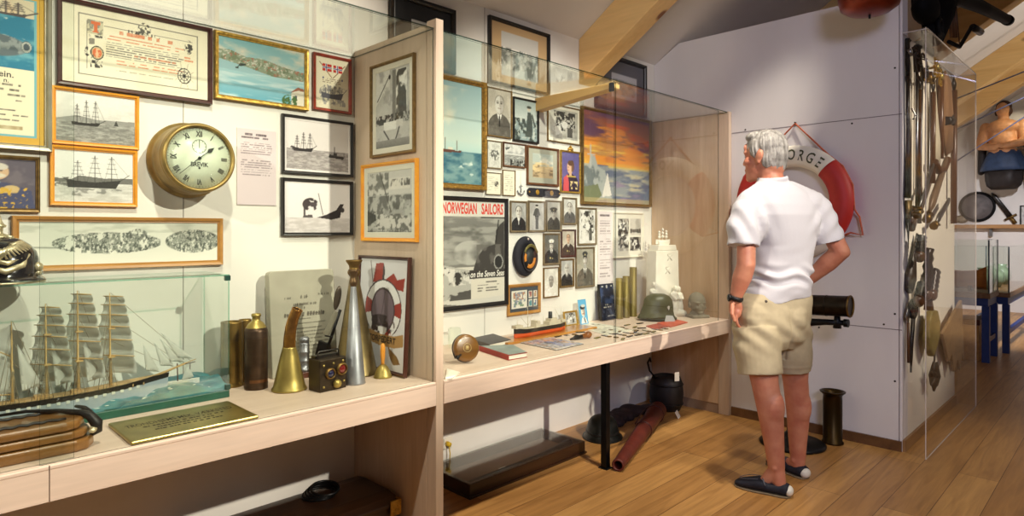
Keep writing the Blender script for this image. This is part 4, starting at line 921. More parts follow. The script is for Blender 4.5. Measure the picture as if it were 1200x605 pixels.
# --- glass case with the four-masted barque
CX1, CX0, CY0, CY1, CZ = 0.94, -0.42, 2.472, 2.742, 1.165
t = thing('glass_ship_case', 'glass case with green base on the left counter, holding a sea and sailing ship', 'display case', (0.26, 2.607, ZC))
def pc(x0, x1, y0, y1, z0, z1, name, edge=GEDGE_L):
    mb = MB(); mb.box(x0-.26, x1-.26, y0-2.607, y1-2.607, z0-ZC, z1-ZC)
    thin = min(range(3), key=lambda i: (x1-x0, y1-y0, z1-z0)[i])
    for i, f in enumerate(mb.f):
        n = (Vector(mb.v[f[1]])-Vector(mb.v[f[0]])).cross(Vector(mb.v[f[2]])-Vector(mb.v[f[1]]))
        if abs(n[thin]) < 0.5*n.length: mb.mi[i] = 1
    return mb.build(name, [GLASS, edge], t)
GREEN = mat('green_case_base', (22, 84, 66), 0.4, var=0.15)
mb = MB(); mb.box(CX0-.26, CX1-.26, CY0-2.607, CY1-2.607, 0, .028); mb.build('base', GREEN, t, bevel=.002)
pc(CX0, CX1, CY0, CY0+.004, ZC+.028, CZ, 'front_pane'); pc(CX1-.004, CX1, CY0+.0045, CY1-.004, ZC+.028, CZ, 'side_pane')
pc(CX0, CX1, CY0, CY1, CZ+.0005, CZ+.006, 'top_pane')
for z in (.03, CZ-ZC-.018):
    mb = MB(); mb.box(CX1-.26-.016, CX1-.26+.003, CY0-2.607-.003, CY0-2.607+.014, z, z+.02)
    mb.build('corner_bracket', mat('dark_green_bracket', (28, 66, 58), 0.3, var=0.1), t, bevel=.001)
def sea_z(x, y):
    return ZC+.022+.034*max(0, min(1, (x-.35)/.45))+.008*math.sin(x*34+y*20)+.006*math.sin(x*19-y*41+1)+.004*math.sin(x*77+y*63)+.016*math.exp(-((x-.72)**2+(y-2.52)**2)/.004)
P = [[(x-.26, y-2.607, sea_z(x, y)-ZC) for x in np.linspace(CX0+.005, CX1-.006, 130)] for y in np.linspace(CY0+.006, CY1-.006, 30)]
mb = MB(); mb.sheet(P)
n = len(P[0]); front = P[0]; mb.loft([[(a, b, .028) for a, b, c_ in front], front], 0, True, False, False)
right = [r[-1] for r in P]; mb.loft([[(a, b, .028) for a, b, c_ in right], right], 0, True, False, False)
SEA = mat('modelled_sea', (78, 150, 160), 0.35, scale=16, stretch=(.6, 1.2, 1), rgb2=(30, 88, 108), bump=.3, detail=6)
sea = mb.build('sea', SEA, t)
mb = MB(); rs = random.Random(5)
for k in range(34):
    x = rs.uniform(.25, .9); y = CY0+.012+abs(rs.gauss(0, .045)); 
    if y > CY1-.02: continue
    mb.ell((x-.26, y-2.607, sea_z(x, y)-ZC+.001), (rs.uniform(.004, .011), rs.uniform(.0015, .003), rs.uniform(.001, .002)), Matrix.Rotation(rs.uniform(-.5, .5), 3, 'Z'), 0, 8, 5)
mb.build('foam', mat('white_foam', (220, 228, 226), 0.7, var=.05), sea)['kind'] = 'stuff'

# the ship
SY, SZ = 2.565, 0.772
t = thing('model_sailing_ship', 'model four-masted barque under full sail inside the glass case', 'ship model', (0.45, SY, SZ))
OX = 0.45
X0, X1 = -.34, .282
def hull_ring(q, kind):
    x = X0+(X1-X0)*q
    bw = .040*min(1, math.sin(PI*min(1, .16+q*.62))**.6 if q < .75 else 1)*(1 if q < .72 else max(.03, 1-((q-.72)/.28)**1.7))*(0.72+.28*min(1, q/.15))
    sheer = .006*(1-q)**2*4*.3+.026*max(0, (q-.35)/.65)**2
    top, bot = .012+sheer, -.062+.03*max(0, (q-.9)/.1)
    return x, bw, top, bot
up, lo = [], []
for i in range(25):
    q = i/24; x, bw, top, bot = hull_ring(q, 0); xr = x+.02*max(0, (q-.9)/.1)
    mid = top-.017
    up.append([(xr, -bw, mid), (xr+.003, -bw*1.02, top), (xr+.003, bw*1.02, top), (xr, bw, mid)])
    lo.append([(xr-.004*q, 0, bot), (xr-.003*q, -bw*.8, bot+.012), (xr, -bw, mid), (xr, bw, mid), (xr-.003*q, bw*.8, bot+.012)])
HB = mat('hull_black', (30, 28, 28), .4, var=.1); HG = mat('hull_pale_blue', (176, 184, 196), .45, var=.05)
mb = MB(); mb.loft(up, 0, False); h = mb.build('hull', HB, t)
mb = MB(); mb.loft(lo, 0, False); mb.build('lower_hull', HG, h, label='pale blue-grey lower hull')
mb = MB()
for i in range(20):
    x, bw, top, bot = hull_ring(.06+.8*i/19, 0); mb.box(x-.005, x+.005, -bw*1.02-.0012, -bw+.002, top-.024, top-.015)
mb.build('port_stripe', mat('port_white', (226, 224, 216), .5), h, label='white painted port stripe')
TAN_ = mat('deck_tan', (196, 160, 110), .5, var=.15)
mb = MB(); mb.loft([[(hull_ring(i/24, 0)[0], -hull_ring(i/24, 0)[1]*.9, hull_ring(i/24, 0)[2]+.001), (hull_ring(i/24, 0)[0], hull_ring(i/24, 0)[1]*.9, hull_ring(i/24, 0)[2]+.001)] for i in range(25)], 0, True, False, False)
for x, l in ((-.24, .05), (-.1, .035), (.0, .03), (.16, .05)): mb.box(x, x+l, -.014, .014, .010, .026)
for k in range(16): mb.box(-.3+k*.034, -.296+k*.034, -.034, -.031, .012, .022)
mb.build('deck', TAN_, t)
mb = MB(); mb.tube([(.24, 0, .026), (.36, 0, .062)], [.006, .003], 8); mb.tube([(.33, 0, .055), (.40, 0, .074)], [.0028, .0014], 6); mb.build('bowsprit', TAN_, t)
SPAR = mat('spar_buff', (206, 172, 118), .5, var=.15); SAIL = mat('sailcloth', (240, 240, 236), .8, var=.05, scale=30)
_n = SAIL.node_tree.nodes; _l = SAIL.node_tree.links; _t = _n.new('ShaderNodeBsdfTranslucent'); _t.inputs['Color'].default_value = (*lin((240, 240, 238)), 1); _m = _n.new('ShaderNodeMixShader'); _m.inputs[0].default_value = .6
_l.new(_n['Principled BSDF'].outputs[0], _m.inputs[1]); _l.new(_t.outputs[0], _m.inputs[2]); _l.new(_m.outputs[0], _n['Material Output'].inputs[0])
RIG = mat('rigging_cord', (150, 136, 112), .7, var=.2)
yd = Vector((.60, -.80, 0)); fw_ = Vector((.80, .60, 0))
mx = [-.156, -.067, .0214, .1164]
tops = [.276, .325, .362, .348]
for k, (x, zt) in enumerate(zip(mx, tops)):
    mb = MB(); mb.tube([(x, 0, .0), (x, 0, .12), (x-.002, 0, .121), (x-.002, 0, zt-.06), (x-.003, 0, zt)], [.005, .004, .0035, .0025, .0012], 8)
    levels = []
    if k > 0:
        nl = 6; z = .062
        for j in range(nl):
            gap = (zt-.075)*[.235, .205, .17, .15, .13, .11][j]
            z2 = z+gap; levels.append((z, z2, .168-.018*j)); z = z2
        for (a, b, wd) in levels:
            c_ = Vector((x+.008, 0, b)); mb.tube([c_-yd*wd*.5, c_, c_+yd*wd*.5], [.0014, .0030, .0014], 6)
        for z in (.12, .22):
            mb.box(x-.008, x+.012, -.012, .012, z, z+.004)
    else:
        mb.tube([(x, 0, .04), (x-.14, 0, .055)], .0022, 6); mb.tube([(x, 0, .16), (x-.10, 0, .225)], .0018, 6)
    m = mb.build('mast', SPAR, t)
    for (a, b, wd) in levels:
        P = []
        for i in range(7):
            s_ = i/6; z = b-.002-(b-a-.004)*s_; row = []
            for j in range(9):
                u = (j/8-.5); ww = wd*(.92+.12*s_)
                bulge = .026*math.sin(PI*min(1, s_*.9+.05))*(1-(2*u)**2*.75)
                row.append(Vector((x+.010, 0, z-.010*math.sin(PI*s_)*(1-4*u*u)*0))+yd*ww*u+fw_*bulge)
            P.append(row)
        q = MB(); q.sheet(P, .0006); q.build('sail', SAIL, m)
    if k == 0:
        q = MB(); A, B, C_, D = Vector((x, 0, .045)), Vector((x-.135, 0, .06)), Vector((x-.095, 0, .215)), Vector((x, 0, .155))
        q.sheet([[A.lerp(D, i/6).lerp(B.lerp(C_, i/6), j/6)+Vector((0, .02*math.sin(PI*i/6)*math.sin(PI*j/6), 0)) for j in range(7)] for i in range(7)], .0006); q.build('sail', SAIL, m)
        q = MB(); A, B, C_ = Vector((x-.003, 0, .17)), Vector((x-.095, 0, .22)), Vector((x, 0, zt-.01))
        q.sheet([[A.lerp(C_, i/4).lerp(B.lerp(C_, i/4), j/4)+Vector((0, .012*math.sin(PI*i/4)*math.sin(PI*j/4), 0)) for j in range(5)] for i in range(5)], .0006); q.build('sail', SAIL, m)
def tri_sail(A, B, C_, bel):
    A, B, C_ = Vector(A), Vector(B), Vector(C_)
    q = MB(); q.sheet([[A.lerp(B, i/7).lerp(A.lerp(C_, i/7), j/5)+Vector((bel*.4, -bel, 0))*math.sin(PI*i/7)*math.sin(PI*j/5) for j in range(6)] for i in range(8)], .0005); return q
x = mx[3]
for (px_, pz, qx, qz, top_) in ((.392, .076, .300, .062, .42), (.362, .068, .262, .052, .36), (.325, .058, .222, .050, .34), (.275, .044, .180, .044, .36)):
    a = Vector((x, 0, .345)); b = Vector((px_, 0, pz)); hd = b.lerp(a, top_)
    tri_sail(b, hd, tuple(b.lerp(hd, .16)+Vector((-.042, -.012, -.004))), .007).build('jib_sail', SAIL, t)
for i in range(3):
    a, b = mx[i], mx[i+1]
    tri_sail((b-.012, 0, .06), (a+.012, 0, .20), (a+.02, -.03, .05), .012).build('staysail', SAIL, t)
mb = MB()
for k, (x, zt) in enumerate(zip(mx, tops)):
    for s_ in (-1, 1):
        for q in range(4):
            mb.tube([(x-.022+q*.012, s_*.037, .012), (x, 0, .125)], .0008, 4)
        mb.tube([(x-.03, s_*.036, .012), (x, 0, zt-.07)], .0007, 4); mb.tube([(x-.045, s_*.035, .012), (x, 0, zt-.02)], .0007, 4)
        for q in range(6): mb.tube([(x-.020+q*.003, s_*(.036-.005*q), .02+.016*q), (x+.012-q*.0022, s_*(.036-.005*q), .02+.016*q)], .0007, 4)
    tgt = (.36, 0, .062) if k == 3 else (mx[k+1], 0, .03 if k else .02)
    for f_ in (.5, .75, 1.0): mb.tube([(x, 0, .01+(zt-.01)*f_), tgt if k < 3 else (.26+.12*f_, 0, .04+.03*f_)], .0007, 4)
mb.build('rigging', RIG, t)
# little white boat ahead of the barque
t = thing('small_white_boat', 'small white sailing boat on the modelled sea ahead of the barque', 'ship model', (.80, 2.575, .752))
mb = MB(); mb.loft([[(x, -w, .018+.05*x*x*4), (x, -w*.5, 0), (x, w*.5, 0), (x, w, .018+.05*x*x*4)] for x, w in ((-.06, .004), (-.04, .012), (0, .016), (.04, .012), (.065, .002))], 0, False); mb.build('hull', mat('boat_white', (230, 228, 222), .5), t)
mb = MB(); mb.tube([(-.012, 0, .012), (-.014, 0, .085)], .0022, 6); mb.tube([(-.014, 0, .075), (.05, 0, .082)], .0016, 6); mb.tube([(.03, 0, .02), (.032, 0, .08)], .0014, 6); mb.build('mast', REDWOOD, t)
tri_sail((.045, 0, .025), (.02, 0, .08), (.0, -.004, .02), .006).build('sail', SAIL, t)

# --- spiked helmet on the case
t = thing('spiked_helmet', 'black spiked leather helmet with ornate front plate on top of the ship case', 'helmet', (0.262, 2.598, CZ+.0068))
mb = MB(); rings = []
for i, (r, z) in enumerate([(.128, .004), (.122, .010), (.112, .022), (.112, .05), (.110, .075), (.102, .10), (.086, .122), (.062, .138), (.034, .147), (.001, .149)]):
    rings.append([(r*math.cos(a)*.92, r*math.sin(a)*(1.12 if i > 1 else 1.18), z-(.006*math.sin(a) if i < 2 else 0)) for a in (2*PI*k/32 for k in range(32))])
LEA = mat('patent_leather', (20, 20, 24), .16, var=.2, coat=.8)
mb.loft(rings, 0, True); mb.build('shell', LEA, t, rot=(0, 0, .35))
mb = MB(); mb.lathe([(.105, .024), (.116, .022), (.117, .034), (.114, .036)], seg=40); mb.build('band', LEA, t)
SILV = mat('tarnished_silver', (206, 194, 160), .4, .65, var=.35, scale=60)
mb = MB(); mb.lathe([(.128, .002), (.131, .001), (.131, .006), (.127, .007)], seg=48, M=Matrix.Diagonal((.94, 1.12, 1, 1))); mb.build('trim', SILV, t)
mb = MB(); mb.lathe([(0, .143), (.038, .143), (.034, .15), (.016, .153), (.012, .16), (.0125, .176), (.020, .179), (.021, .184), (.013, .19), (.008, .205), (.003, .225), (0, .235)], seg=24)
for k in range(4): mb.tube([(0, 0, .15), (.05*math.cos(k*PI/2+.7), .05*math.sin(k*PI/2+.7), .144)], [.012, .006], 8)
mb.build('spike', SILV, t)
pl = MB()
def on_dome(a, z, off=.004):
    r = float(np.interp(z, [.02, .05, .075, .10, .122, .138], [.112, .112, .110, .102, .086, .062]))+off
    return Vector((r*math.cos(a)*.97, r*math.sin(a)*1.06, z))
a0 = -PI/2-.36
rs = random.Random(3)
for sgn in (-1, 1):
    for k in range(9):
        f_ = k/8
        pl.tube([on_dome(a0+sgn*(.10+.06*k), .066+.052*f_), on_dome(a0+sgn*(.34+.085*k), .104+.024*f_), on_dome(a0+sgn*(.44+.105*k), .078+.034*f_)], [.008, .010, .004], 6)
    pl.tube([on_dome(a0+sgn*.1, .052), on_dome(a0+sgn*.4, .040), on_dome(a0+sgn*.8, .058), on_dome(a0+sgn*1.05, .092)], [.009, .011, .010, .005], 6)
    pl.tube([on_dome(a0+sgn*.15, .075), on_dome(a0+sgn*.45, .066), on_dome(a0+sgn*.8, .080)], [.008, .008, .004], 6)
pl.ell(on_dome(a0, .074, .002), (.030, .018, .036)); pl.ell(on_dome(a0, .120, .004), (.015, .015, .017)); pl.tube([on_dome(a0, .120, .006), on_dome(a0-.2, .114, .01)], [.009, .002], 6)
for k in range(5): pl.tube([on_dome(a0+.05*(k-2), .052), on_dome(a0+.09*(k-2), .034)], [.007, .004], 6)
pl.build('front_plate', SILV, t)
mb = MB(); mb.ell(on_dome(-.62, .05, .004), (.016, .016, .016)); mb.ell(on_dome(-.60, .032, .004), (.010, .010, .010)); mb.build('side_rosette', SILV, t)

# --- strapped timber block at the left front
t = thing('timber_block', 'worn varnished timber block with black cord lacing at the left front', 'wooden block', (0.20, 2.27, ZC))
BL = wood('varnished_block', (158, 110, 56), (84, 54, 26), 'x', 1.2, .32, 10, coat=.5)
def slab(z0, z1, x1, y0, y1):
    ol = [(-.36, y0), (x1-.05, y0), (x1-.02, y0+.012), (x1, y0+.05), (x1, y1-.05), (x1-.02, y1-.012), (x1-.05, y1), (-.36, y1)]
    mb = MB(); mb.prism(ol, z0, z1); return mb
slab(.0, .034, .245, -.105, .10).build('lower_board', BL, t, bevel=.008, seg=3)
slab(.037, .060, .235, -.10, .095).build('middle_board', BL, t, bevel=.007, seg=3)
slab(.063, .090, .222, -.10, .09).build('upper_board', BL, t, bevel=.010, seg=3)
CORD = mat('tarred_cord', (24, 22, 22), .5, var=.3)
mb = MB()
for y in (-.062, .045):
    pts = [(.02+.0165*k, y+(.008 if k % 2 else -.006), .093) for k in range(9)]
    mb.tube([(-.005, y-.002, .0925)]+pts+[(.175, y, .0925)], [.004]+[.0048]*9+[.004], 6)
mb.build('lacing', CORD, t)
mb = MB(); mb.tube([(.03, .09, .098), (.10, .07, .102), (.17, .02, .100), (.215, -.035, .097), (.236, -.06, .088), (.250, -.07, .066), (.252, -.066, .044), (.24, -.055, .03)], [.004, .005, .006, .009, .014, .017, .014, .006], 10)
mb.tube([(.225, .075, .092), (.236, .02, .096), (.24, -.04, .093), (.25, -.07, .07)], [.005, .007, .008, .01], 8)
mb.build('strap', CORD, t)
mb = MB(); mb.tube([(.232, -.075, .056), (.246, -.086, .050)], .006, 8); mb.ell((.236, -.088, .05), (.010, .005, .007)); mb.build('hook', SILV, t)

# --- engraved brass plate
A, B, C_, D = on_z(127, 496, ZC+.012), on_z(268, 469.5, ZC+.012), on_z(302, 486.5, ZC+.012), on_z(154, 519, ZC+.012)
cx, cy = (A.x+B.x+C_.x+D.x)/4, (A.y+B.y+C_.y+D.y)/4
t = thing('brass_plate', 'engraved shipyard brass plate lying before the ship case', 'plaque', (cx, cy, ZC))
w, h_ = ((B-A).length+(C_-D).length)/2, ((D-A).length+(C_-B).length)/2
ang = math.atan2(B.y-A.y, B.x-A.x)
t.rotation_euler = (0, 0, ang)
mb = MB(); mb.box(-w/2, w/2, -h_/2, h_/2, 0, .012); mb.build('plate', mat('engraved_brass', (178, 158, 92), .3, .9, var=.3, scale=9), t, bevel=.0035)
mb = MB(); vs, fs = text_geo('TRONDHJEMS MEK. VÆRKSTED', .036, 0, 'CENTER', .006)
ww = max(a for a, b in vs)-min(a for a, b in vs); k_ = w*.86/ww
mb.add([(a*k_, b*1.25+.035, .0124) for a, b in vs], fs)
for j, (wd, y) in enumerate(((.36, -.005), (.26, -.03), (.3, -.055))):
    rs = random.Random(j)
    x = -w*wd*.9
    while x < w*wd*.9:
        l = rs.uniform(.004, .012); mb.box(x, x+l, y, y+.010, .0115, .0124); x += l+rs.choice((.003, .003, .009))
mb.build('lettering', mat('engraving_dark', (62, 52, 30), .6, .2), t)

# --- shell cases
def shell_case(px, py, hw, ptop, label, m, nose=False, group=None, taper=1.0, ring=False):
    p, sc = spot(px, py); r = hw*sc; hh = (py-ptop)*sc
    p = p+Vector((.7, .7, 0))*r*.6
    p.y = min(p.y, YW-.006-r)
    t = thing('shell_case', label, 'shell case', (p.x, p.y, ZC), 0, group)
    mb = MB()
    if nose:
        mb.lathe([(0, 0), (r, 0), (r, .01), (r*.97, .014), (r, .02), (r, hh*.76), (r*.9, hh*.81), (0, hh*.81)], seg=32); mb.build('body', m, t)
        mb = MB(); mb.lathe([(r*.90, hh*.805), (r*.62, hh*.87), (r*.36, hh*.9), (r*.34, hh*.95), (r*.42, hh*.955), (r*.40, hh*.99), (0, hh)], seg=28); mb.build('fuze', BRASS_Y, t)
        mb = MB()
        for k in range(12):
            a = -PI/2-.9+k*.15; mb.box(-r*.045, r*.045, -.0012, .0012, -.006, .006, 0, Matrix.Translation((r*math.cos(a), r*math.sin(a), hh*.115)) @ Matrix.Rotation(a+PI/2, 4, 'Z'))
        mb.build('stamping', mat('copper_stamp', (150, 100, 62), .4, .8), t)
    else:
        i = r*.92
        mb.lathe([(0, 0), (r*1.08, 0), (r*1.08, .008), (r*.98, .012), (r*1.0, .02), (r*taper, hh-.004), (r*taper, hh), (i*taper, hh), (i*.95, .03), (0, .03)], seg=32); mb.build('body', m, t)
    return t
shell_case(268.5, 454, 12.2, 378, 'open brass shell case just right of the ship case', BRASS)
shell_case(285.5, 447, 7.0, 375, 'slim brass shell case half hidden behind the pointed dark shell', BRASS)
shell_case(297, 457, 13.2, 368, 'dark shell with pointed brass nose beside the trumpet horn', mat('browned_steel', (78, 60, 46), .4, .75, var=.3, scale=26), True)

# --- stone tablet
p, sc = spot(315, 442)
t = thing('inscribed_tablet', 'pale grey tablet with worn dark gothic lines leaning on the back wall', 'tablet', (1.335, 2.63, ZC+.001), 0, None, rot=(-.085, 0, 0))
ol = [(-.155, 0), (.155, 0), (.155, .445), (.15, .457), (.138, .462), (-.138, .462), (-.15, .457), (-.155, .445)]
mb = MB(); mb.prism(ol, -.045, 0, 0, Matrix(((1, 0, 0, 0), (0, 0, -1, 0), (0, 1, 0, 0), (0, 0, 0, 1))))
mb.build('slab', mat('grey_stone', (172, 168, 150), .7, var=.1, scale=9, rgb2=(156, 152, 136), bump=.1), t, bevel=.004)
mb = MB(); rs = random.Random(9)
def scrawl(x0, x1, z, hgt, bold):
    x = x0
    while x < x1:
        l = rs.uniform(.5, 1.1)*hgt
        mb.add([(x, -.0012, z), (x+l*.35*bold, -.0012, z), (x+l*.35*bold+.15*hgt, -.0012, z+hgt*rs.uniform(.7, 1.1)), (x+.15*hgt, -.0012, z+hgt*rs.uniform(.8, 1))], [(0, 1, 2, 3)])
        if rs.random() < .5: mb.add([(x, -.0012, z+hgt*.4), (x+l*.7, -.0012, z+hgt*.35), (x+l*.7, -.0012, z+hgt*.5), (x, -.0012, z+hgt*.55)], [(0, 1, 2, 3)])
        x += l*.75+(hgt*.5 if rs.random() < .16 else 0)
scrawl(-.09, -.06, .335, .010, 1); scrawl(-.015, .012, .335, .016, 1); scrawl(.07, .12, .345, .010, 1)
scrawl(-.05, .06, .305, .012, 1); scrawl(-.002, .01, .287, .012, 1); scrawl(-.095, .095, .256, .020, 1.5); scrawl(-.04, .03, .242, .006, 1); scrawl(-.06, .1, .222, .006, 1)
for k in range(9): scrawl(-.04, .11 if k % 3 else .08, .20-.016*k, .006, 1)
mb.build('lettering', mat('stone_ink', (104, 98, 86), .7), t)

# --- horn with bent mouthpiece
p, sc = spot(333, 461); p = p+Vector((.04, .04, 0))
sc = depth(p)/F
t = thing('fog_horn', 'yellow brass fog horn standing on its bell, with a bent mouth tube', 'horn', (p.x, p.y, ZC))
L_ = lambda px, py: (((px-333)*sc)/S2, -((px-333)*sc)/S2, (461-py)*sc)
mb = MB(); mb.lathe([(.060, .006), (.066, 0), (.069, .003), (.068, .008), (.062, .014), (.054, .05), (.043, .10), (.034, .14), (.0265, .166), (.0265, .17), (.024, .172)], seg=36); mb.build('bell', BRASS_Y, t)
pts = [L_(333, 412), L_(333.5, 400), L_(335, 388), L_(338, 377), L_(342.5, 367)]
mb = MB(); mb.tube(pts, [.0245, .0235, .0225, .0215, .0215], 20, cap=False); mb.tube(pts, [.022, .021, .020, .0195, .0195], 20, cap=False)
e = Vector(pts[-1]); dr = (e-Vector(pts[-2])).normalized()
mb.torus((0, 0, 0), .0205, .0022, 24, 8, 0, Matrix.Translation(e) @ dr.to_track_quat('Z', 'Y').to_matrix().to_4x4())
mb.build('mouth_tube', mat('orange_brass', (170, 122, 60), .34, .95, var=.3, scale=30), t)
mb = MB(); mb.lathe([(0, 0), (.0195, 0)], seg=20, M=Matrix.Translation(e-dr*.004) @ dr.to_track_quat('Z', 'Y').to_matrix().to_4x4()); mb.build('inner_shade_disc', BLACK, t)  # black disc stands in for the shade inside the horn tube
# --- small grey lamp on a red block
p, sc = spot(352, 446); p = p+Vector((.05, .05, 0))
t = thing('wooden_block', 'small red-brown wooden block behind the fog horn', 'wooden block', (p.x, p.y, ZC)); mb = MB(); mb.box(-.04, .045, -.03, .03, 0, .026); mb.build('block', REDWOOD, t, bevel=.003)
q = Vector((p.x-.006, p.y+.002, ZC+.0264))
t = thing('small_lantern', 'small blue-grey cylinder lantern standing on the red-brown block', 'lantern', q); mb = MB(); mb.lathe([(0, 0), (.026, 0), (.026, .012), (.021, .014), (.021, .04), (.023, .042), (.023, .048), (.021, .05), (.021, .078), (.023, .08), (.023, .086), (.021, .088), (.021, .118), (.019, .124), (.0, .128)], seg=24); mb.build('body', ZINC, t)
mb = MB(); mb.lathe([(0, .128), (.020, .126), (.021, .14), (.015, .148), (0, .15)], seg=24); mb.build('cap', ZINC, t)
# --- folding instrument with mirror arm
p, sc = spot(372, 440); p = p+Vector((.035, .025, 0)); sc = depth(p)/F
t = thing('folding_mirror_instrument', 'dark folding instrument with tilted plate and oval mirror behind the signal lamp box', 'instrument', (p.x, p.y, ZC))
Q = lambda px, py, o=0: Vector((((px-372)*sc+o)/S2, (-(px-372)*sc+o)/S2, max(.0, (440-py)*sc)))
mb = MB(); ol = [Q(358, 440), Q(386, 440), Q(381, 406), Q(368, 402)]
mb.add([v for v in ol]+[v+Vector((.012, .012, 0)) for v in ol], [(0, 1, 2, 3), (7, 6, 5, 4), (0, 4, 5, 1), (1, 5, 6, 2), (2, 6, 7, 3), (3, 7, 4, 0)]); mb.build('base_plate', BLACKM, t, bevel=.002)
mb = MB(); ol = [Q(373, 394), Q(379, 396), Q(392, 370), Q(386, 367)]
mb.add([v for v in ol]+[v+Vector((.006, .006, 0)) for v in ol], [(0, 1, 2, 3), (7, 6, 5, 4), (0, 4, 5, 1), (1, 5, 6, 2), (2, 6, 7, 3), (3, 7, 4, 0)]); mb.build('tilted_plate', mat('grey_plate', (148, 144, 128), .4, .5, var=.1), t)
mb = MB(); mb.tube([Q(378, 412, .006), Q(393, 366, .006)], .007, 10); mb.tube([Q(376, 396, -.004), Q(384, 397, -.01)], .0035, 8); mb.ell(Q(384, 397, -.012), .005); mb.build('arm', BLACKM, t)
mb = MB(); mb.ell(Q(389.5, 352, .008), (.016, .008, .056), Matrix.Rotation(-PI/4, 3, 'Z') @ Matrix.Rotation(.18, 3, 'Y')); mb.build('oval_mirror', mat('dark_oval', (78, 68, 58), .3, .5, var=.2), t)
# --- signal lamp box
p, sc = spot(388, 459); sc = depth(p)/F
t = thing('signal_lamp_box', 'dark metal signal box with a blue lens, a red lens and a brass knob', 'lamp', (p.x+.012, p.y+.05, ZC), .10)
mb = MB(); mb.box(-.062, .062, -.04, .04, 0, .128); b = mb.build('housing', mat('bronzed_iron', (62, 52, 40), .45, .7, var=.35, scale=30), t, bevel=.004)
mb = MB(); mb.tube([(-.052, -.01, .129), (-.052, -.01, .15), (-.046, -.01, .157), (.040, -.01, .157), (.046, -.01, .15), (.046, -.01, .129)], .003, 8); mb.box(-.056, .05, .0, .03, .1285, .139); mb.build('handle', STEEL_D, t)
def lens(x, z, r, m, name, lab):
    mb = MB(); mb.lathe([(r*1.35, 0), (r*1.4, .006), (r*1.1, .012), (r, .012), (r*.95, .006)], seg=24, M=Matrix.Translation((x, -.040, z)) @ RY); o = mb.build('lens_ring', BRASS_D, t)
    mb = MB(); mb.lathe([(0, .013), (r*.6, .0105), (r, .005), (r, 0), (0, 0)], seg=24, M=Matrix.Translation((x, -.040, z)) @ RY); mb.build(name, m, o, label=lab)
lens(-.016, .070, .017, mat('blue_glass', (24, 30, 70), .08, var=.1, coat=1), 'lens', 'dark blue lens'); lens(.038, .080, .019, mat('red_glass', (120, 28, 30), .08, var=.1, coat=1), 'lens', 'red lens')
mb = MB(); mb.lathe([(0, .022), (.012, .021), (.017, .012), (.017, .004), (.010, 0), (0, 0)], seg=20, M=Matrix.Translation((.012, -.0405, .026)) @ RY); mb.build('knob', BRASS_Y, t)
mb = MB()
for x, z in ((-.045, .105), (.0, .108), (.045, .112), (-.045, .02), (.05, .03)): mb.ell((x, -.0405, z), (.005, .004, .005), None, 0, 10, 6)
mb.build('screw', BRASS_Y, t)
# --- megaphones
def cone(name, label, px, py, hb, pt, tpx, prof_m, cap_m, rt):
    p, sc = spot(px, py); r = hb*sc; p = p+Vector((.7, .7, 0))*r*.55; sc = depth(p)/F
    hh = (py-pt)*sc; dx = (tpx-px)*sc
    t = thing(name, label, 'megaphone', (p.x, p.y, ZC))
    Sh = Matrix.Identity(4); Sh[0][2] = dx/S2/hh; Sh[1][2] = -dx/S2/hh
    mb = MB(); mb.lathe([(r*.93, .004), (r, 0), (r*1.02, .003), (r*.98, .008), (rt*1.0, hh*.86), (rt*.9, hh*.86)], seg=36, M=Sh); mb.build('cone', prof_m, t)
    mb = MB(); mb.lathe([(rt*.95, hh*.85), (rt*1.5, hh*.88), (rt*1.55, hh*.90), (rt*1.1, hh*.925), (rt*1.2, hh*.95), (rt*1.9, hh*.99), (rt*1.95, hh), (rt*1.7, hh*.995), (rt*.7, hh*.93)], seg=28, M=Sh); mb.build('mouthpiece', cap_m, t)
cone('megaphone', 'tall dark brass megaphone standing behind the grey zinc one', 413.5, 441, 25.5, 308, 411.5, mat('dark_brass_cone', (128, 112, 76), .38, .9, var=.3, scale=12), BRASS_D, .019)
cone('megaphone', 'slim grey zinc megaphone standing in front of the brass one', 414, 451, 12.5, 318, 412.3, ZINC, mat('bronze_mouth', (112, 88, 62), .4, .8, var=.2), .011)
# --- handbell
p, sc = spot(447, 444); p = p+Vector((.02, .02, 0)); sc = depth(p)/F
t = thing('hand_bell', 'small brass handbell with an orange wooden handle near the divider', 'bell', (p.x, p.y, ZC))
mb = MB(); mb.lathe([(.036, .003), (.040, 0), (.041, .004), (.036, .012), (.030, .03), (.021, .046), (.010, .056), (0, .058)], seg=28); mb.build('bell', BRASS_Y, t)
mb = MB(); mb.lathe([(0, .056), (.008, .057), (.0075, .07), (.010, .085), (.0115, .12), (.010, .138), (.006, .146), (0, .148)], seg=16); mb.build('handle', mat('orange_handle', (214, 142, 48), .35, var=.1, coat=.4), t)
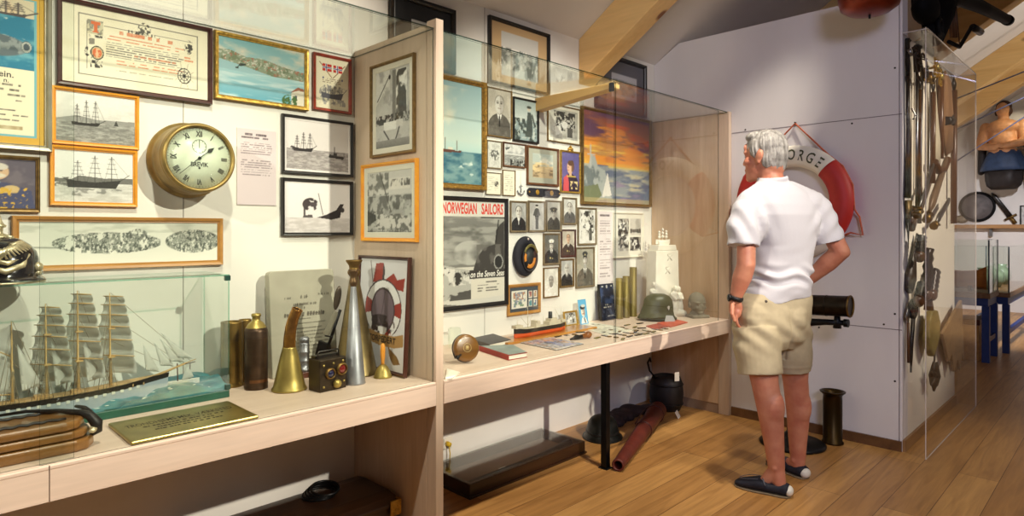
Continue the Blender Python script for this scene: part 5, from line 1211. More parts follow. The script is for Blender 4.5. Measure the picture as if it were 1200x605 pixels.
# ------------------------------------------------------------------ things in the right bay
# cap and small things on the wall
p = on_y(617, 300, YW-.03)
t = thing('peaked_cap', 'navy peaked cap hung on the wall showing its orange lining', 'cap', (p.x, YW-.0015, on_y(617, 300.5, YW-.03).z))
NAVY = mat('navy_cloth', (26, 26, 38), .8, var=.2, scale=60)
Mo = RY @ Matrix.Diagonal((1, 1.24, 1, 1))
mb = MB(); mb.lathe([(0, 0), (.092, 0), (.1, .01), (.102, .022), (.094, .034), (.066, .042), (.062, .03), (.0, .026)], seg=40, M=Mo); mb.build('crown', NAVY, t)
mb = MB(); mb.lathe([(.060, .030), (.066, .044), (.069, .052), (.063, .055), (.058, .046)], seg=36, M=Matrix.Translation((.012, 0, -.012)) @ Mo); mb.build('band', mat('cap_band', (38, 34, 38), .7, var=.2), t)
mb = MB(); mb.lathe([(.0, .0445), (.050, .0445), (.052, .046), (0, .0465)], seg=32, M=Matrix.Translation((.012, 0, -.012)) @ Mo); l = mb.build('lining', mat('cap_lining', (40, 44, 44), .6, var=.3), t)
mb = MB()
for a0, a1 in ((2.6, 3.5), (4.2, 6.3)): mb.torus((0, 0, .0475), .042, .011, 16, 8, 0, Matrix.Translation((.012, 0, -.012)) @ Mo, a0, a1, .35)
mb.build('lining_leather', mat('orange_leather', (206, 130, 44), .5, var=.2), l, label='orange leather inner band')
mb = MB(); mb.torus((0, 0, .056), .060, .008, 20, 8, 0, Matrix.Translation((.012, 0, -.006)) @ Mo, .35, 2.7, .5); mb.build('braid', mat('gold_braid', (120, 112, 62), .5, .4, var=.4, scale=90), t)
mb = MB(); mb.lathe([(0, .006), (.008, .004), (.008, 0), (0, 0)], seg=14, M=Matrix.Translation((.008, -.034, .108)) @ RY); mb.build('badge', mat('badge_pink', (206, 190, 186), .4), t)
# anchor pendant
p = on_y(611, 222, YW-.01)
t = thing('anchor_pendant', 'small grey anchor pendant on a thread beside the yellowed letter', 'pendant', (p.x, YW-.002, p.z))
mb = MB(); mb.tube([(0, -.005, .03), (0, -.005, -.022)], .0032, 8); mb.tube([(-.030, -.005, -.008), (-.020, -.005, -.026), (0, -.005, -.034), (.020, -.005, -.026), (.030, -.005, -.008)], .005, 8); mb.tube([(-.014, -.005, .02), (.014, -.005, .02)], .0025, 6); mb.build('anchor', ZINC, t)
mb = MB(); mb.tube([(0, -.003, .03), (0, -.003, .115)], .0009, 6); mb.build('thread', PAPER, t)
# epaulettes
for i, (a, b, lab) in enumerate(((618.3, 637.2, 'black shoulder strap with gold emblem, left one of the pair under the landscape'), (638.2, 656.3, 'black shoulder strap with gold emblem, right one of the pair under the landscape'))):
    A, B = on_y(a, 226, YW-.01), on_y(b, 226, YW-.01); w = B.x-A.x
    t = thing('shoulder_strap', lab, 'shoulder strap', ((A.x+B.x)/2, YW-.0015, on_y(637, 226, YW-.01).z), 0, 'shoulder straps')
    hh = .027; ol = [(-w/2, -hh), (w/2-.02, -hh), (w/2, -hh*.5), (w/2, hh*.5), (w/2-.02, hh), (-w/2, hh)]
    if i == 0: ol = [(-x, y) for x, y in ol]
    mb = MB(); mb.prism(ol, 0, .012, 0, RY); mb.build('strap', NAVY, t, bevel=.003)
    mb = MB(); s_ = 1 if i == 0 else -1
    for k in range(6):
        an = k*PI/3; mb.tube([(s_*.012, -.0135, 0), (s_*.012+.015*math.cos(an), -.014, .018*math.sin(an))], [.005, .0025], 6)
    mb.torus((0, 0, .0125), .014, .003, 20, 6, 0, Matrix.Translation((s_*.012, 0, 0)) @ RY); mb.build('emblem', GOLD, t)
    mb = MB(); mb.ell((-s_*(w/2-.012), -.014, 0), (.006, .003, .006)); mb.build('button', GOLD, t)

# --- on the counter
# brass-bound wooden drum lying on its edge
p, sc = spot(545, 428); sc = depth(p)/F
t = thing('wooden_block_sheave', 'round amber wooden sheave with brass rim leaning at the left end of the counter', 'sheave', (p.x+.04, p.y+.06, ZC+.066), 0, None, rot=Euler((PI/2-.22, .0, -.30), 'XYZ'))
AMB = wood('amber_wood', (140, 94, 34), (92, 58, 18), 'x', 2.0, .3, 10, coat=.6)
mb = MB(); mb.lathe([(0, 0), (.050, 0), (.056, .006), (.064, .02), (.066, .034), (.063, .046), (.052, .05), (0, .050)], seg=40); mb.build('disc', AMB, t)
mb = MB(); mb.torus((0, 0, .020), .0655, .0022, 40, 8); mb.build('rim_groove', BLACKM, t)
mb = MB(); mb.torus((0, 0, .0505), .020, .0016, 28, 6); mb.lathe([(0, .0525), (.007, .052), (.009, .049)], seg=16)
for k in range(5): mb.tube([(.003*k-.006, .012, .0512), (.004*k-.01, -.012, .0512)], .0013, 5)
mb.build('carving', mat('pale_carving', (176, 150, 96), .5, var=.2), t)
mb = MB(); mb.ell((-.052, -.040, .046), (.010, .010, .009)); mb.tube([(-.052, -.04, .046), (-.034, -.028, .0505)], .005, 8); mb.tube([(-.066, -.02, .03), (-.06, -.046, .036)], .003, 6); mb.build('clasp', BLACKM, t)
# glass jar behind it
p, sc = spot(543, 412)
t = thing('glass_cup', 'small clear upturned glass behind the round wooden sheave', 'glass', (p.x+.035, p.y+.115, ZC)); mb = MB(); mb.lathe([(.036, .0), (.036, .10), (.030, .112), (0, .114), (0, .109), (.028, .108), (.033, .098), (.033, 0)], seg=28); mb.build('cup', GLASS, t)
# paper at the left end
def flat_sheet(label, corners, th, m=None, art=None, cat='paper', name='paper_sheet', nx=40, group=None, kw=None):
    pts = [on_z(x, y, ZC+th) for x, y in corners]     # back left, back right, front right, front left
    c = sum(pts, Vector())/4; c.z = ZC
    t = thing(name, label, cat, c, 0, group)
    loc = [q-c for q in pts]
    mb = MB(); mb.prism([(q.x, q.y) for q in loc], 0.0004, th); mb.build('sheet', m or PAPER, t)
    if art:
        s = Art(1, .8, nx); art(s, **(kw or {})); o = s.object('print', t, 0, 0, 0)
        me = o.data
        co = np.empty(len(me.vertices)*3); me.vertices.foreach_get('co', co); co = co.reshape(-1, 3)
        u, v = co[:, 0:1].copy(), (co[:, 2:3]/.8).copy()
        a, b, c2, d = [np.array(q) for q in loc]
        q = (d*(1-u)+c2*u)*(1-v)+(a*(1-u)+b*u)*v; q[:, 2] = th+.0005
        me.vertices.foreach_set('co', q.ravel()); me.update()
    return t
flat_sheet('pale folded paper lying at the extreme left of the right counter', [(524, 432), (539, 436), (530, 443), (522, 444)], .006)
# books
def book(label, corners, th, cover, pages=PAPER, art=None):
    pts = [on_z(x, y, ZC+th) for x, y in corners]; c = sum(pts, Vector())/4; c.z = ZC
    t = thing('book', label, 'book', c); L = [(q.x-c.x, q.y-c.y) for q in pts]
    ins = [(x*.965, y*.965) for x, y in L]
    mb = MB(); mb.prism(ins, .0034, th-.0034); mb.build('pages', pages, t)
    mb = MB(); mb.prism(L, 0.0, .0032); mb.prism(L, th-.0032, th)
    a, d = Vector((*L[0], 0)), Vector((*L[3], 0)); n = ((d-a).cross(Vector((0, 0, 1)))).normalized()
    if n.dot(Vector((sum(x for x, y in L)/4, sum(y for x, y in L)/4, 0))-a) > 0: n = -n
    mb.prism([(a.x, a.y), (d.x, d.y), (d.x+n.x*.004, d.y+n.y*.004), (a.x+n.x*.004, a.y+n.y*.004)], 0.0, th)
    mb.build('cover', cover, t, bevel=.0008)
    return t, L
t, L = book('thick red-spined book with a grey-green cover, front of the two books', [(562, 405.5), (601, 404), (618, 413), (596.5, 416.5)], .026, mat('red_book_cloth', (150, 44, 34), .6, var=.15))
mb = MB(); mb.prism([(x*.97, y*.97) for x, y in L], .0264, .0272); mb.build('dust_jacket', mat('grey_green_jacket', (140, 152, 148), .45, var=.2, scale=14), t)
flat = None
book('dark grey book lying flat behind the red-spined book', [(552, 396.5), (578, 391), (599, 398), (574, 403.5)], .024, mat('dark_grey_book', (70, 68, 70), .5, var=.15))
# tanker model on its board
p, sc = spot(628, 385)
A = on_z(596, 399, ZC+.012); B = on_z(677, 381, ZC+.012)
t = thing('model_tanker', 'model tanker with orange lower hull on a varnished board', 'ship model', ((A.x+B.x)/2-.085, 2.565, ZC), .02)
W = (B.x-A.x)/2+.02
mb = MB(); mb.box(-W+.035, W+.09, -.075, .075, 0, .014); mb.build('board', wood('varnished_board', (206, 146, 66), (172, 110, 42), 'x', 1.2, .3, 10, coat=.5), t, bevel=.003)
hl = .228
def tk(i, n=18):
    q = i/n; x = -hl+2*hl*q; b = .034*(1 if .18 < q < .82 else (max(.06, math.sin(PI/2*min(1, q/.18))) if q <= .18 else max(.25, math.sin(PI/2*min(1, (1-q)/.18)))))
    sh = .012*(max(0, .25-q)/.25)**2+.006*(max(0, q-.8)/.2)**2
    return x, b, sh
lo_, up_ = [], []
for i in range(19):
    x, b, sh = tk(i); lo_.append([(x, -b*.8, .016), (x, -b, .026), (x, -b, .040), (x, b, .040), (x, b, .026), (x, b*.8, .016)]); up_.append([(x, -b, .0402), (x, -b*1.03, .062+sh), (x, b*1.03, .062+sh), (x, b, .0402)])
mb = MB(); mb.loft(lo_, 0, False); h = mb.build('lower_hull', mat('tanker_orange', (206, 84, 34), .4, var=.1), t)
mb = MB(); mb.loft(up_, 0, False); mb.build('upper_hull', mat('tanker_black', (34, 30, 28), .4, var=.1), t)
OFFW = mat('tanker_buff', (206, 196, 172), .5, var=.06)
mb = MB()
mb.loft([[(tk(i)[0], -tk(i)[1]*.9, .0625+tk(i)[2]), (tk(i)[0], tk(i)[1]*.9, .0625+tk(i)[2])] for i in range(19)], 0, True, False, False)
mb.box(-.23, -.17, -.018, .018, .07, .088); mb.box(-.06, -.02, -.022, .022, .062, .09); mb.box(-.055, -.03, -.026, .026, .09, .10)
mb.box(.06, .17, -.022, .022, .062, .084); mb.box(.075, .14, -.020, .020, .084, .10); mb.box(.19, .225, -.016, .016, .066, .082)
mb.build('deckhouse', OFFW, t)
mb = MB(); mb.lathe([(0, .098), (.013, .098), (.012, .14), (.0, .14)], (.095, 0, 0), 16); mb.build('funnel', mat('funnel_dark', (40, 44, 52), .4), t)
mb = MB()
for x, z in ((-.11, .19), (-.2, .12), (.03, .12), (.2, .16), (.15, .13)): mb.tube([(x, 0, .06), (x, 0, z)], [.0022, .0010], 6)
for x, dx, z in ((-.11, .05, .13), (-.11, -.05, .13), (.2, -.05, .15), (.2, .035, .14), (.03, .04, .10)): mb.tube([(x, 0, .075), (x+dx, .008, z)], .0011, 5)
for x0, x1, z0, z1 in ((-.225, -.11, .085, .188), (-.11, .2, .188, .158)): mb.tube([(x0, 0, z0), (x1, 0, z1)], .0004, 4)
for k in range(26):
    x, b, sh = tk(int(k*18/26)); x = -hl+2*hl*k/26; mb.tube([(x, -b, .062+sh), (x, -b, .072+sh)], .0006, 4)
mb.build('masts', OFFW, t)
# small frame, portrait card, blue cover
p, sc = spot(668, 377)
t = picture('framed_photograph', 'photograph', 'tiny gold-framed photo standing on the counter behind the tanker board', (.135, .10, (on_y(668, 370, 2.69).x, 2.69, ZC+.052), 0.0), 'gold', .012, .014, p_group, None, kw=dict(seed=63, bg=(190, 190, 186)), lean=-.18, nx=40)
p, sc = spot(683, 377)
t = picture('postcard', 'card', 'blue card with a face in a dark cap, standing near the tiny gold frame', (.088, .168, (on_y(683, 370, 2.68).x, 2.68, ZC+.086), 0.0), 'white', 0, .002, p_band_poster, None, lean=-.16, nx=50)
p, sc = spot(711, 374)
t = picture('book', 'book', 'dark blue upright book with pale title lettering', (.160, .255, (on_y(710, 370, 2.70).x, 2.705, ZC+.130), 0.0), 'black', 0, .022, p_blue_cover, None, lean=-.10, nx=56)
# brass shell cases
GS = 'tall brass shell cases behind the olive helmet'
def tall(px, py, hw, pt, lab):
    p, sc = spot(px, py); r = hw*sc; t = thing('shell_case', lab, 'shell case', (on_y(px, 340, 2.67).x, 2.67, ZC), 0, GS)
    sc = depth(t.location)/F; hh = (py-4-pt)*sc
    mb = MB(); mb.lathe([(0, 0), (r*1.1, 0), (r*1.1, .006), (r, .012), (r*.97, hh), (r*.88, hh), (r*.88, .03), (0, .03)], seg=28); mb.build('body', mat('shell_brass', (136, 120, 66), .5, .6, var=.25, scale=14, stretch=(1, 1, .2)), t)
tall(725.5, 369, 4.2, 317.5, 'leftmost of the three tall brass shell cases, beside the blue book')
tall(733.6, 369.5, 4.0, 317, 'middle one of the three tall brass shell cases')
tall(742, 369, 4.3, 307.5, 'tallest brass shell case, right behind the olive helmet')
# olive helmet
p, sc = spot(762, 375); p = p+Vector((.045, .012, 0))
t = thing('steel_helmet', 'olive green steel helmet with a pale side badge on the counter', 'helmet', (p.x-.01, p.y-.055, ZC+.002), -.72)
t.scale = (.9, .9, 1.04)
OL = mat('olive_paint', (78, 78, 50), .38, var=.12, scale=30)
rings = []
for z, rx, ry, dz in ((.0, .150, .118, 1), (.012, .143, .112, 1), (.032, .127, .100, .7), (.052, .120, .095, .3), (.09, .118, .094, 0), (.125, .110, .088, 0), (.15, .090, .070, 0), (.166, .052, .042, 0), (.169, .001, .001, 0)):
    rings.append([(rx*math.cos(a)*(1.12 if math.cos(a) < 0 and dz else 1), ry*math.sin(a), z+.012+dz*(-.012*math.cos(a*2)+.012*(-math.cos(a)))*.6) for a in (2*PI*k/40 for k in range(40))])
mb = MB(); mb.loft(rings, 0, True); mb.build('shell', OL, t)
mb = MB(); mb.torus((0, 0, .012), .146, .003, 40, 6, 0, Matrix.Diagonal((1, .79, 1, 1))); mb.build('rim', OL, t)
mb = MB(); M = Matrix.Translation((.056, -.0885, .088)) @ Matrix.Rotation(.48, 4, 'Z') @ Matrix.Rotation(-.15, 4, 'X')
mb.prism([(-.009, .012), (.009, .012), (.010, .0), (0, -.016), (-.010, 0)], 0, .002, 0, M @ RY); mb.tube([(-.016, -.002, .006), (0, -.003, .014), (.016, -.002, .006)], .002, 6, M=M); mb.build('badge', mat('pale_badge', (206, 206, 200), .5), t)
mb = MB(); M = Matrix.Translation((.05, -.128, .012)) @ Matrix.Rotation(.3, 4, 'Z'); mb.prism([(-.05, -.012), (.05, -.012), (.04, .03), (-.02, .034)], 0, .003, 0, M @ Matrix.Rotation(PI/2-.5, 4, 'X')); mb.build('label_card', mat('grey_card', (176, 178, 176), .5), t)
# white monument model
p, sc = spot(781, 371)
MX, MY = 4.125, 2.53
t = thing('monument_model', 'white plaster monument model with a sailing ship on top and mourning figures', 'sculpture', (MX, MY, ZC), -.25)
t.scale = (1, 1, 1.14)
PL = mat('white_plaster', (222, 216, 202), .75, var=.06, scale=16, bump=.15)
def tap(z0, z1, a0, b0, a1, b1, dx=0):
    mb = MB(); mb.loft([[(-a0, -b0, z0), (a0, -b0, z0), (a0, b0, z0), (-a0, b0, z0)], [(-a1+dx, -b1, z1), (a1+dx, -b1, z1), (a1+dx, b1, z1), (-a1+dx, b1, z1)]], 0, False); return mb
tap(0, .035, .135, .10, .128, .09).build('plinth', PL, t, bevel=.004)
m = MB(); m.loft([[(x*s_, y, z) for x, y in ((-1*.125, -.05), (.125, -.05), (.125, .05), (-.125, .05))] for z, s_ in ((.035, 1.0), (.25, .93), (.43, .88))], 0, False)
m.loft([[(x, y, z) for x, y in ((-a, -.05), (a, -.05), (a, .05), (-a, .05))] for z, a in ((.43, .096), (.465, .085))], 0, False)
st = m.build('stele', PL, t, bevel=.004)
mb = MB()
for (x, z) in ((0.02, .385), (.0, .30)):
    for s_ in (-1, 1): mb.tube([(x-.022, -.0515, z-.02*s_), (x+.022, -.0515, z+.02*s_)], .003, 6)
    mb.tube([(x-.018, -.0515, z+.022), (x+.01, -.0515, z+.026)], .0025, 6)
mb.build('relief', mat('plaster_shadow_line', (206, 200, 188), .8), st)
mb = MB()
mb.loft([[(x, -w, .497+.03*x*x*40), (x, 0, .47), (x, w, .497+.03*x*x*40)] for x, w in ((-.07, .003), (-.04, .014), (.03, .016), (.075, .002))], 0, False)
for x, hgt in ((-.035, .055), (.0, .075), (.036, .06)):
    for j in range(3): mb.ell((x, 0, .505+hgt*(.2+.3*j)), (.014-.003*j, .010, .009)); 
    mb.tube([(x, 0, .49), (x, 0, .505+hgt)], .002, 6)
mb.box(-.05, .05, -.018, .018, .460, .488)
blob(mb, .0028, 1, 'ship_finial', PL, t)
def mourner(mb, x, y, z, s=1.0, lean=0.0):
    mb.lathe([(0, 0), (.036*s, 0), (.038*s, .03*s), (.030*s, .075*s), (.034*s, .105*s), (.030*s, .125*s), (.010*s, .138*s), (0, .139*s)], (x, y, z), 16)
    mb.ell((x+lean*.5, y-.008*s, z+.155*s), (.019*s, .02*s, .023*s)); mb.capsule((x-.03*s, y, z+.118*s), (x-.012*s, y-.034*s, z+.085*s), .011*s, .009*s, 8); mb.capsule((x+.03*s, y, z+.118*s), (x+.012*s, y-.034*s, z+.09*s), .011*s, .009*s, 8)
mb = MB(); mourner(mb, .030, -.085, .035, .95, .02); mourner(mb, .088, -.075, .035, .92, -.02); mb.box(.0, .12, -.11, -.05, .0, .04); mb.capsule((.03, -.1, .03), (.11, -.110, .02), .02, .02); blob(mb, .004, 2, 'couple_figure', PL, t)
mb = MB(); mourner(mb, -.105, -.02, .04, 1.10, .0); mb.box(-.14, -.07, -.05, .01, 0, .05); blob(mb, .004, 2, 'woman_figure', PL, t)
# stone head
p, sc = spot(817, 372); 
t = thing('stone_head', 'grey stone head on a square base at the right end of the counter', 'sculpture', (4.226, 2.30, ZC), -.55)
ST = mat('grey_head_stone', (128, 120, 104), .7, var=.12, scale=30, bump=.15)
mb = MB(); mb.ell((0, .01, .115), (.060, .072, .072)); mb.ell((0, -.012, .078), (.048, .052, .05)); mb.ell((0, -.055, .088), (.010, .014, .017)); mb.ell((0, -.052, .060), (.022, .010, .006)); mb.ell((0, -.040, .040), (.024, .02, .014))
for s_ in (-1, 1): mb.ell((s_*.024, -.052, .113), (.018, .012, .006)); mb.ell((s_*.022, -.050, .100), (.010, .008, .006)); mb.ell((s_*.060, .012, .092), (.008, .016, .022)); mb.ell((s_*.03, -.042, .078), (.016, .014, .014))
mb.box(-.068, .068, -.055, .06, 0, .022); mb.ell((0, .01, .03), (.052, .05, .03))
blob(mb, .004, 2, 'head', ST, t)
# map sheet, papers, medals, pipe
flat_sheet('coloured map sheet in a thin dark border lying before the tanker', [(606.5, 401), (636, 393.5), (684, 403), (652, 410.5)], .004, mat('map_border', (110, 104, 100), .6), p_map_sheet, 'map', 'map_sheet', 90)
flat_sheet('pale document sheet lying below the small gold frame and blue card', [(667, 379.5), (690, 377.5), (720, 382.0), (694, 384)], .004, None, p_letter, 'paper', 'paper_sheet', 36)
flat_sheet('large pale sheet under the medals left of the glass seam', [(686, 386), (712, 381), (742, 387), (712, 393)], .003, None, p_letter, 'paper', 'paper_sheet', 40, None, dict(stamp=False))
flat_sheet('red printed leaflets nearest the stone head', [(770, 378.5), (792, 374), (806, 377.5), (786, 383)], .006, mat('red_leaflet', (206, 90, 60), .5, var=.2), None, 'leaflet', 'leaflet')
flat_sheet('red and black leaflet between the helmet and red leaflets', [(757, 382), (778, 377.5), (788, 381.5), (768, 386)], .005, mat('red_dark_leaflet', (168, 70, 50), .5, var=.5, scale=70), None, 'leaflet', 'leaflet')
p, sc = spot(686, 398)
t = thing('smoking_pipe', 'dark brown pipe-shaped wooden grip lying at the front of the counter', 'pipe', (p.x, p.y+.02, ZC), -.12)
mb = MB(); mb.ell((.045, 0, .021), (.026, .022, .021)); mb.capsule((.02, 0, .018), (-.01, 0, .015), .016, .012, 12); blob(mb, .003, 2, 'bowl', wood('briar', (168, 102, 44), (110, 60, 22), 'x', 3, .3, 12, coat=.5), t)
mb = MB(); mb.tube([(-.008, 0, .015), (-.04, 0, .014), (-.075, .004, .010), (-.095, .006, .008)], [.013, .012, .008, .005], 12); mb.tube([(-.075, .004, .012), (-.055, .012, .022), (-.03, .006, .026)], .003, 6); mb.build('stem', BLACK, t)
GM = 'medals and badges laid out on the counter'
rs = random.Random(12)
spots_ = [(654, 390.5, 'o'), (664, 393.5, 'm'), (668, 387.5, 'm'), (673, 392.5, 'o'), (680, 390, 'b'), (689, 391.6, 'm'), (654, 395, 'b'), (700, 396.5, 'b'), (712, 394.6, 'r'), (722, 396, 'o'), (730, 393, 'r'), (738, 391, 'r'), (745, 389, 'b'), (752, 391.5, 'r'), (759, 388.5, 'r'), (766, 389.5, 'b'), (772, 387, 'r'), (779, 385.5, 'r'), (744, 384, 'b'), (734, 386.5, 'o'), (752, 385, 'b'), (726, 389.5, 'b'), (708, 390.5, 'm'), (716, 387.5, 'o'), (727, 384, 'r'), (735, 381.5, 'b'), (743, 387.5, 'r'), (719, 392, 'b'), (750, 379.5, 'b'), (738, 394.8, 'b'), (748, 393, 'b'), (757, 391.8, 'b'), (697, 386, 'o'), (730, 398, 'b')]
WHERE = ['beside the tanker board', 'below the small gold frame', 'beside the pipe', 'left of the glass seam', 'right of the glass seam', 'before the olive helmet', 'near the red leaflets']
RIB = [mat('ribbon_navy', (44, 46, 60), .7), mat('ribbon_black', (40, 36, 34), .7), mat('ribbon_olive', (112, 106, 66), .7)]
def where(px): return 'beside the tanker board' if px < 666 else 'near the dark pipe' if px < 703 else 'just left of the glass seam' if px < 720 else 'just right of the glass seam' if px < 741 else 'before the olive helmet' if px < 768 else 'beside the red leaflets'
names = {'o': ('coin', 'round bronze coin'), 'm': ('medal', 'small silver star medal'), 'b': ('badge', 'narrow dark bar badge'), 'r': ('ribbon_medal', 'ribboned bronze medal')}
cnt = {}
for px, py, kd in spots_:
    p, sc = spot(px, py); nm, ds = names[kd]; w_ = where(px); k_ = (kd, w_); cnt[k_] = cnt.get(k_, 0)+1
    lab = ds+' lying '+w_
    t = thing(nm, lab, 'medal' if kd in 'mr' else nm, (p.x, p.y, ZC+.0005), rs.uniform(-.5, .5), GM if True else None)
    t['tmp'] = 0; del t['tmp']
    if kd == 'o':
        mb = MB(); mb.lathe([(0, 0), (.016, 0), (.016, .004), (.013, .0048), (.012, .004), (0, .0042)], seg=22); mb.build('disc', BRASS_D, t)
    elif kd == 'm':
        ol = [((.020 if k % 2 == 0 else .009)*math.cos(k*PI/5), (.020 if k % 2 == 0 else .009)*math.sin(k*PI/5)) for k in range(10)]
        mb = MB(); mb.prism(ol, 0, .004); mb.lathe([(0, .007), (.006, .006), (.008, .004)], seg=14); mb.build('star', STEEL, t)
    elif kd == 'b':
        mb = MB(); mb.box(-.030, .030, -.009, .009, 0, .005); mb.build('bar', RIB[rs.randrange(3)], t, bevel=.001)
        mb = MB(); mb.box(-.022, .022, -.003, .003, .0051, .0062); mb.build('stripe', GOLD, t)
    else:
        mb = MB(); mb.prism([(-.012, 0), (.012, 0), (.012, .05), (-.012, .05)], 0, .003); mb.build('ribbon', RIB[rs.randrange(3)], t)
        mb = MB(); mb.box(-.003, .003, .002, .048, .0031, .0036); mb.build('ribbon_stripe', PAPER, t)
        mb = MB(); mb.lathe([(0, 0), (.015, 0), (.015, .004), (0, .0048)], (0, -.016, 0), 20); mb.build('disc', BRASS_D, t)
# ------------------------------------------------------------------ on the floor below the counters
# long glass-topped floor case
t = thing('floor_display_case', 'long low dark wood case with a glass lid on the floor below the right counter', 'display case', (2.525, 2.54, 0))
L, W_ = .459, .178
mb = MB()
for (x0, x1, y0, y1) in ((-L, L, -W_, -W_+.022), (-L, L, W_-.022, W_), (-L, -L+.022, -W_+.0225, W_-.0225), (L-.022, L, -W_+.0225, W_-.0225)): mb.box(x0, x1, y0, y1, 0.0, .072)
mb.build('side_frame', DKWOOD, t, bevel=.003)
mb = MB(); mb.box(-L-.008, L+.008, -W_-.008, W_+.008, 0, .012); mb.build('plinth', DKWOOD, t, bevel=.002)
mb = MB(); mb.box(-L+.023, L-.023, -W_+.023, W_-.023, .0125, .018); mb.build('lining', mat('brown_felt', (96, 68, 48), .9, var=.1), t)
mb = MB(); mb.box(-L+.002, L-.002, -W_+.002, W_-.002, .0725, .078); mb.build('glass_lid', GLASS, t)
mb = MB(); mb.tube([(-.40, -.095, .042), (.1, -.095, .042), (.26, -.095, .042), (.41, -.095, .05)], [.010, .012, .022, .030], 10); mb.box(.02, .14, -.11, -.08, .022, .05); o = mb.build('dark_relic', BLACKM, None, (2.525, 2.54, 0)); o.name = 'rifle'; tag(o, 'dark rusty long gun lying inside the floor case', 'gun')
mb = MB(); mb.box(-.03, .02, -.006, .016, 0, .001); o = mb.build('paper_label', PAPER, None, (2.44, 2.50, .0185)); tag(o, 'tiny white label lying in the floor case', 'label')
# dark helmet
t = thing('black_helmet', 'dark green-black helmet on the floor behind the slim black leg', 'helmet', (3.30, 2.47, 0.001), .6)
mb = MB(); mb.lathe([(.150, .0), (.138, .014), (.122, .03), (.118, .06), (.108, .095), (.085, .122), (.045, .138), (0, .142)], seg=32, M=Matrix.Diagonal((1, .86, 1, 1))); mb.torus((0, 0, .004), .147, .004, 32, 6, 0, Matrix.Diagonal((1, .86, 1, 1))); mb.build('shell', mat('dark_green_black', (17, 20, 18), .4, .2, var=.2), t)
mb = MB(); mb.torus((0, 0, .04), .121, .006, 32, 8, 0, Matrix.Diagonal((1, .86, 1, 1))); mb.build('band', BLACK, t)
# red-brown leather tube
A, B = Vector((2.885, 2.052, .036)), Vector((3.90, 2.43, .062))
t = thing('leather_tube', 'long red-brown leather tube lying on the floor beside the slim black leg', 'tube', (A+B)/2)
c = (A+B)/2; dr = (B-A).normalized()
RLEA = mat('red_leather', (88, 32, 22), .5, var=.2, scale=24, bump=.1)
mb = MB(); mb.tube([A-c, A.lerp(B, .3)-c, A.lerp(B, .7)-c, B-c], [.034, .042, .054, .060], 20, cap=False); mb.tube([A-c, A.lerp(B, .3)-c, B-c], [.024, .034, .050], 20, cap=False)
mb.torus((0, 0, 0), .029, .0065, 24, 8, 0, Matrix.Translation(A-c) @ dr.to_track_quat('Z', 'Y').to_matrix().to_4x4()); mb.build('barrel', RLEA, t)
mb = MB(); mb.tube([A.lerp(B, .12)-c, A.lerp(B, .13)-c], [.0225, .0225], 16); mb.build('inner_shade_disc', BLACK, t)  # black plug stands in for the shade down the leather tube
mb = MB()
for f_ in (.58, .9): 
    p = A.lerp(B, f_)-c; mb.torus((0, 0, 0), .036+.027*f_, .004, 24, 6, 0, Matrix.Translation(p) @ dr.to_track_quat('Z', 'Y').to_matrix().to_4x4())
mb.tube([A.lerp(B, .58)-c+Vector((-.02, .05, .03)), A.lerp(B, .74)-c+Vector((-.03, .05, .045)), A.lerp(B, .9)-c+Vector((-.02, .05, .04))], .005, 6); mb.build('strap', mat('dark_strap', (70, 30, 22), .5), t)
# dark gear in the corner
t = thing('dark_cask', 'dark round cask with white tags in the corner below the counter', 'cask', (4.16, 2.52, 0), 0)
mb = MB(); mb.lathe([(0, 0), (.10, 0), (.118, .04), (.125, .12), (.118, .2), (.10, .245), (.085, .25), (.08, .235), (0, .23)], seg=28); mb.build('body', mat('tarred_black', (24, 20, 22), .55, .2, var=.3), t)
mb = MB()
for z in (.05, .19): mb.torus((0, 0, z), .121, .005, 28, 6)
mb.build('hoop', BLACKM, t)
mb = MB(); mb.box(-.02, .02, -.001, .001, 0, .065, 0, Matrix.Translation((-.05, -.118, .235)) @ Matrix.Rotation(-.4, 4, 'Z')); mb.build('tag', PAPER, t, label='white hanging tag')
mb = MB(); mb.tube([(-.10, .03, .24), (-.15, .05, .30), (-.16, .06, .36), (-.13, .06, .39), (-.12, .06, .36)], .007, 8); mb.build('hook', BLACKM, t)
t = thing('dark_canvas', 'dark folded tarpaulin lying on the floor against the wall below the counter', 'tarpaulin', (3.78, 2.61, 0))
mb = MB(); rs = random.Random(4)
for k in range(13): mb.ell((-.26+.04*k, rs.uniform(-.04, .05), .02), (rs.uniform(.06, .09), rs.uniform(.06, .09), rs.uniform(.02, .045)))
mb.box(-.30, .24, -.06, .07, .0, .02)
blob(mb, .008, 3, 'canvas', mat('dark_canvas_cloth', (50, 38, 38), .8, var=.3), t)
t = thing('paper_tag', 'small pale tag on the floor at the far end of the leather tube', 'tag', (4.02, 2.33, .001), .3); mb = MB(); mb.box(-.03, .03, -.002, .002, 0, .05, 0, Matrix.Rotation(-.5, 4, 'X')); mb.build('card', PAPER, t)
t = thing('wall_socket', 'small white socket with a yellow plug low on the wall beside the divider', 'socket', (2.235, YW-.001, .15)); mb = MB(); mb.box(-.03, .03, -.012, 0, -.03, .03); mb.build('plate', PAPER, t, bevel=.003)
mb = MB(); mb.lathe([(0, .04), (.012, .04), (.014, .012), (0, .012)], (-.012, 0, 0), 12, 0, RY); mb.tube([(-.012, -.03, 0), (-.008, -.035, -.05), (0, -.02, -.12)], .003, 6); mb.build('plug', mat('yellow_plug', (216, 180, 40), .4), t)
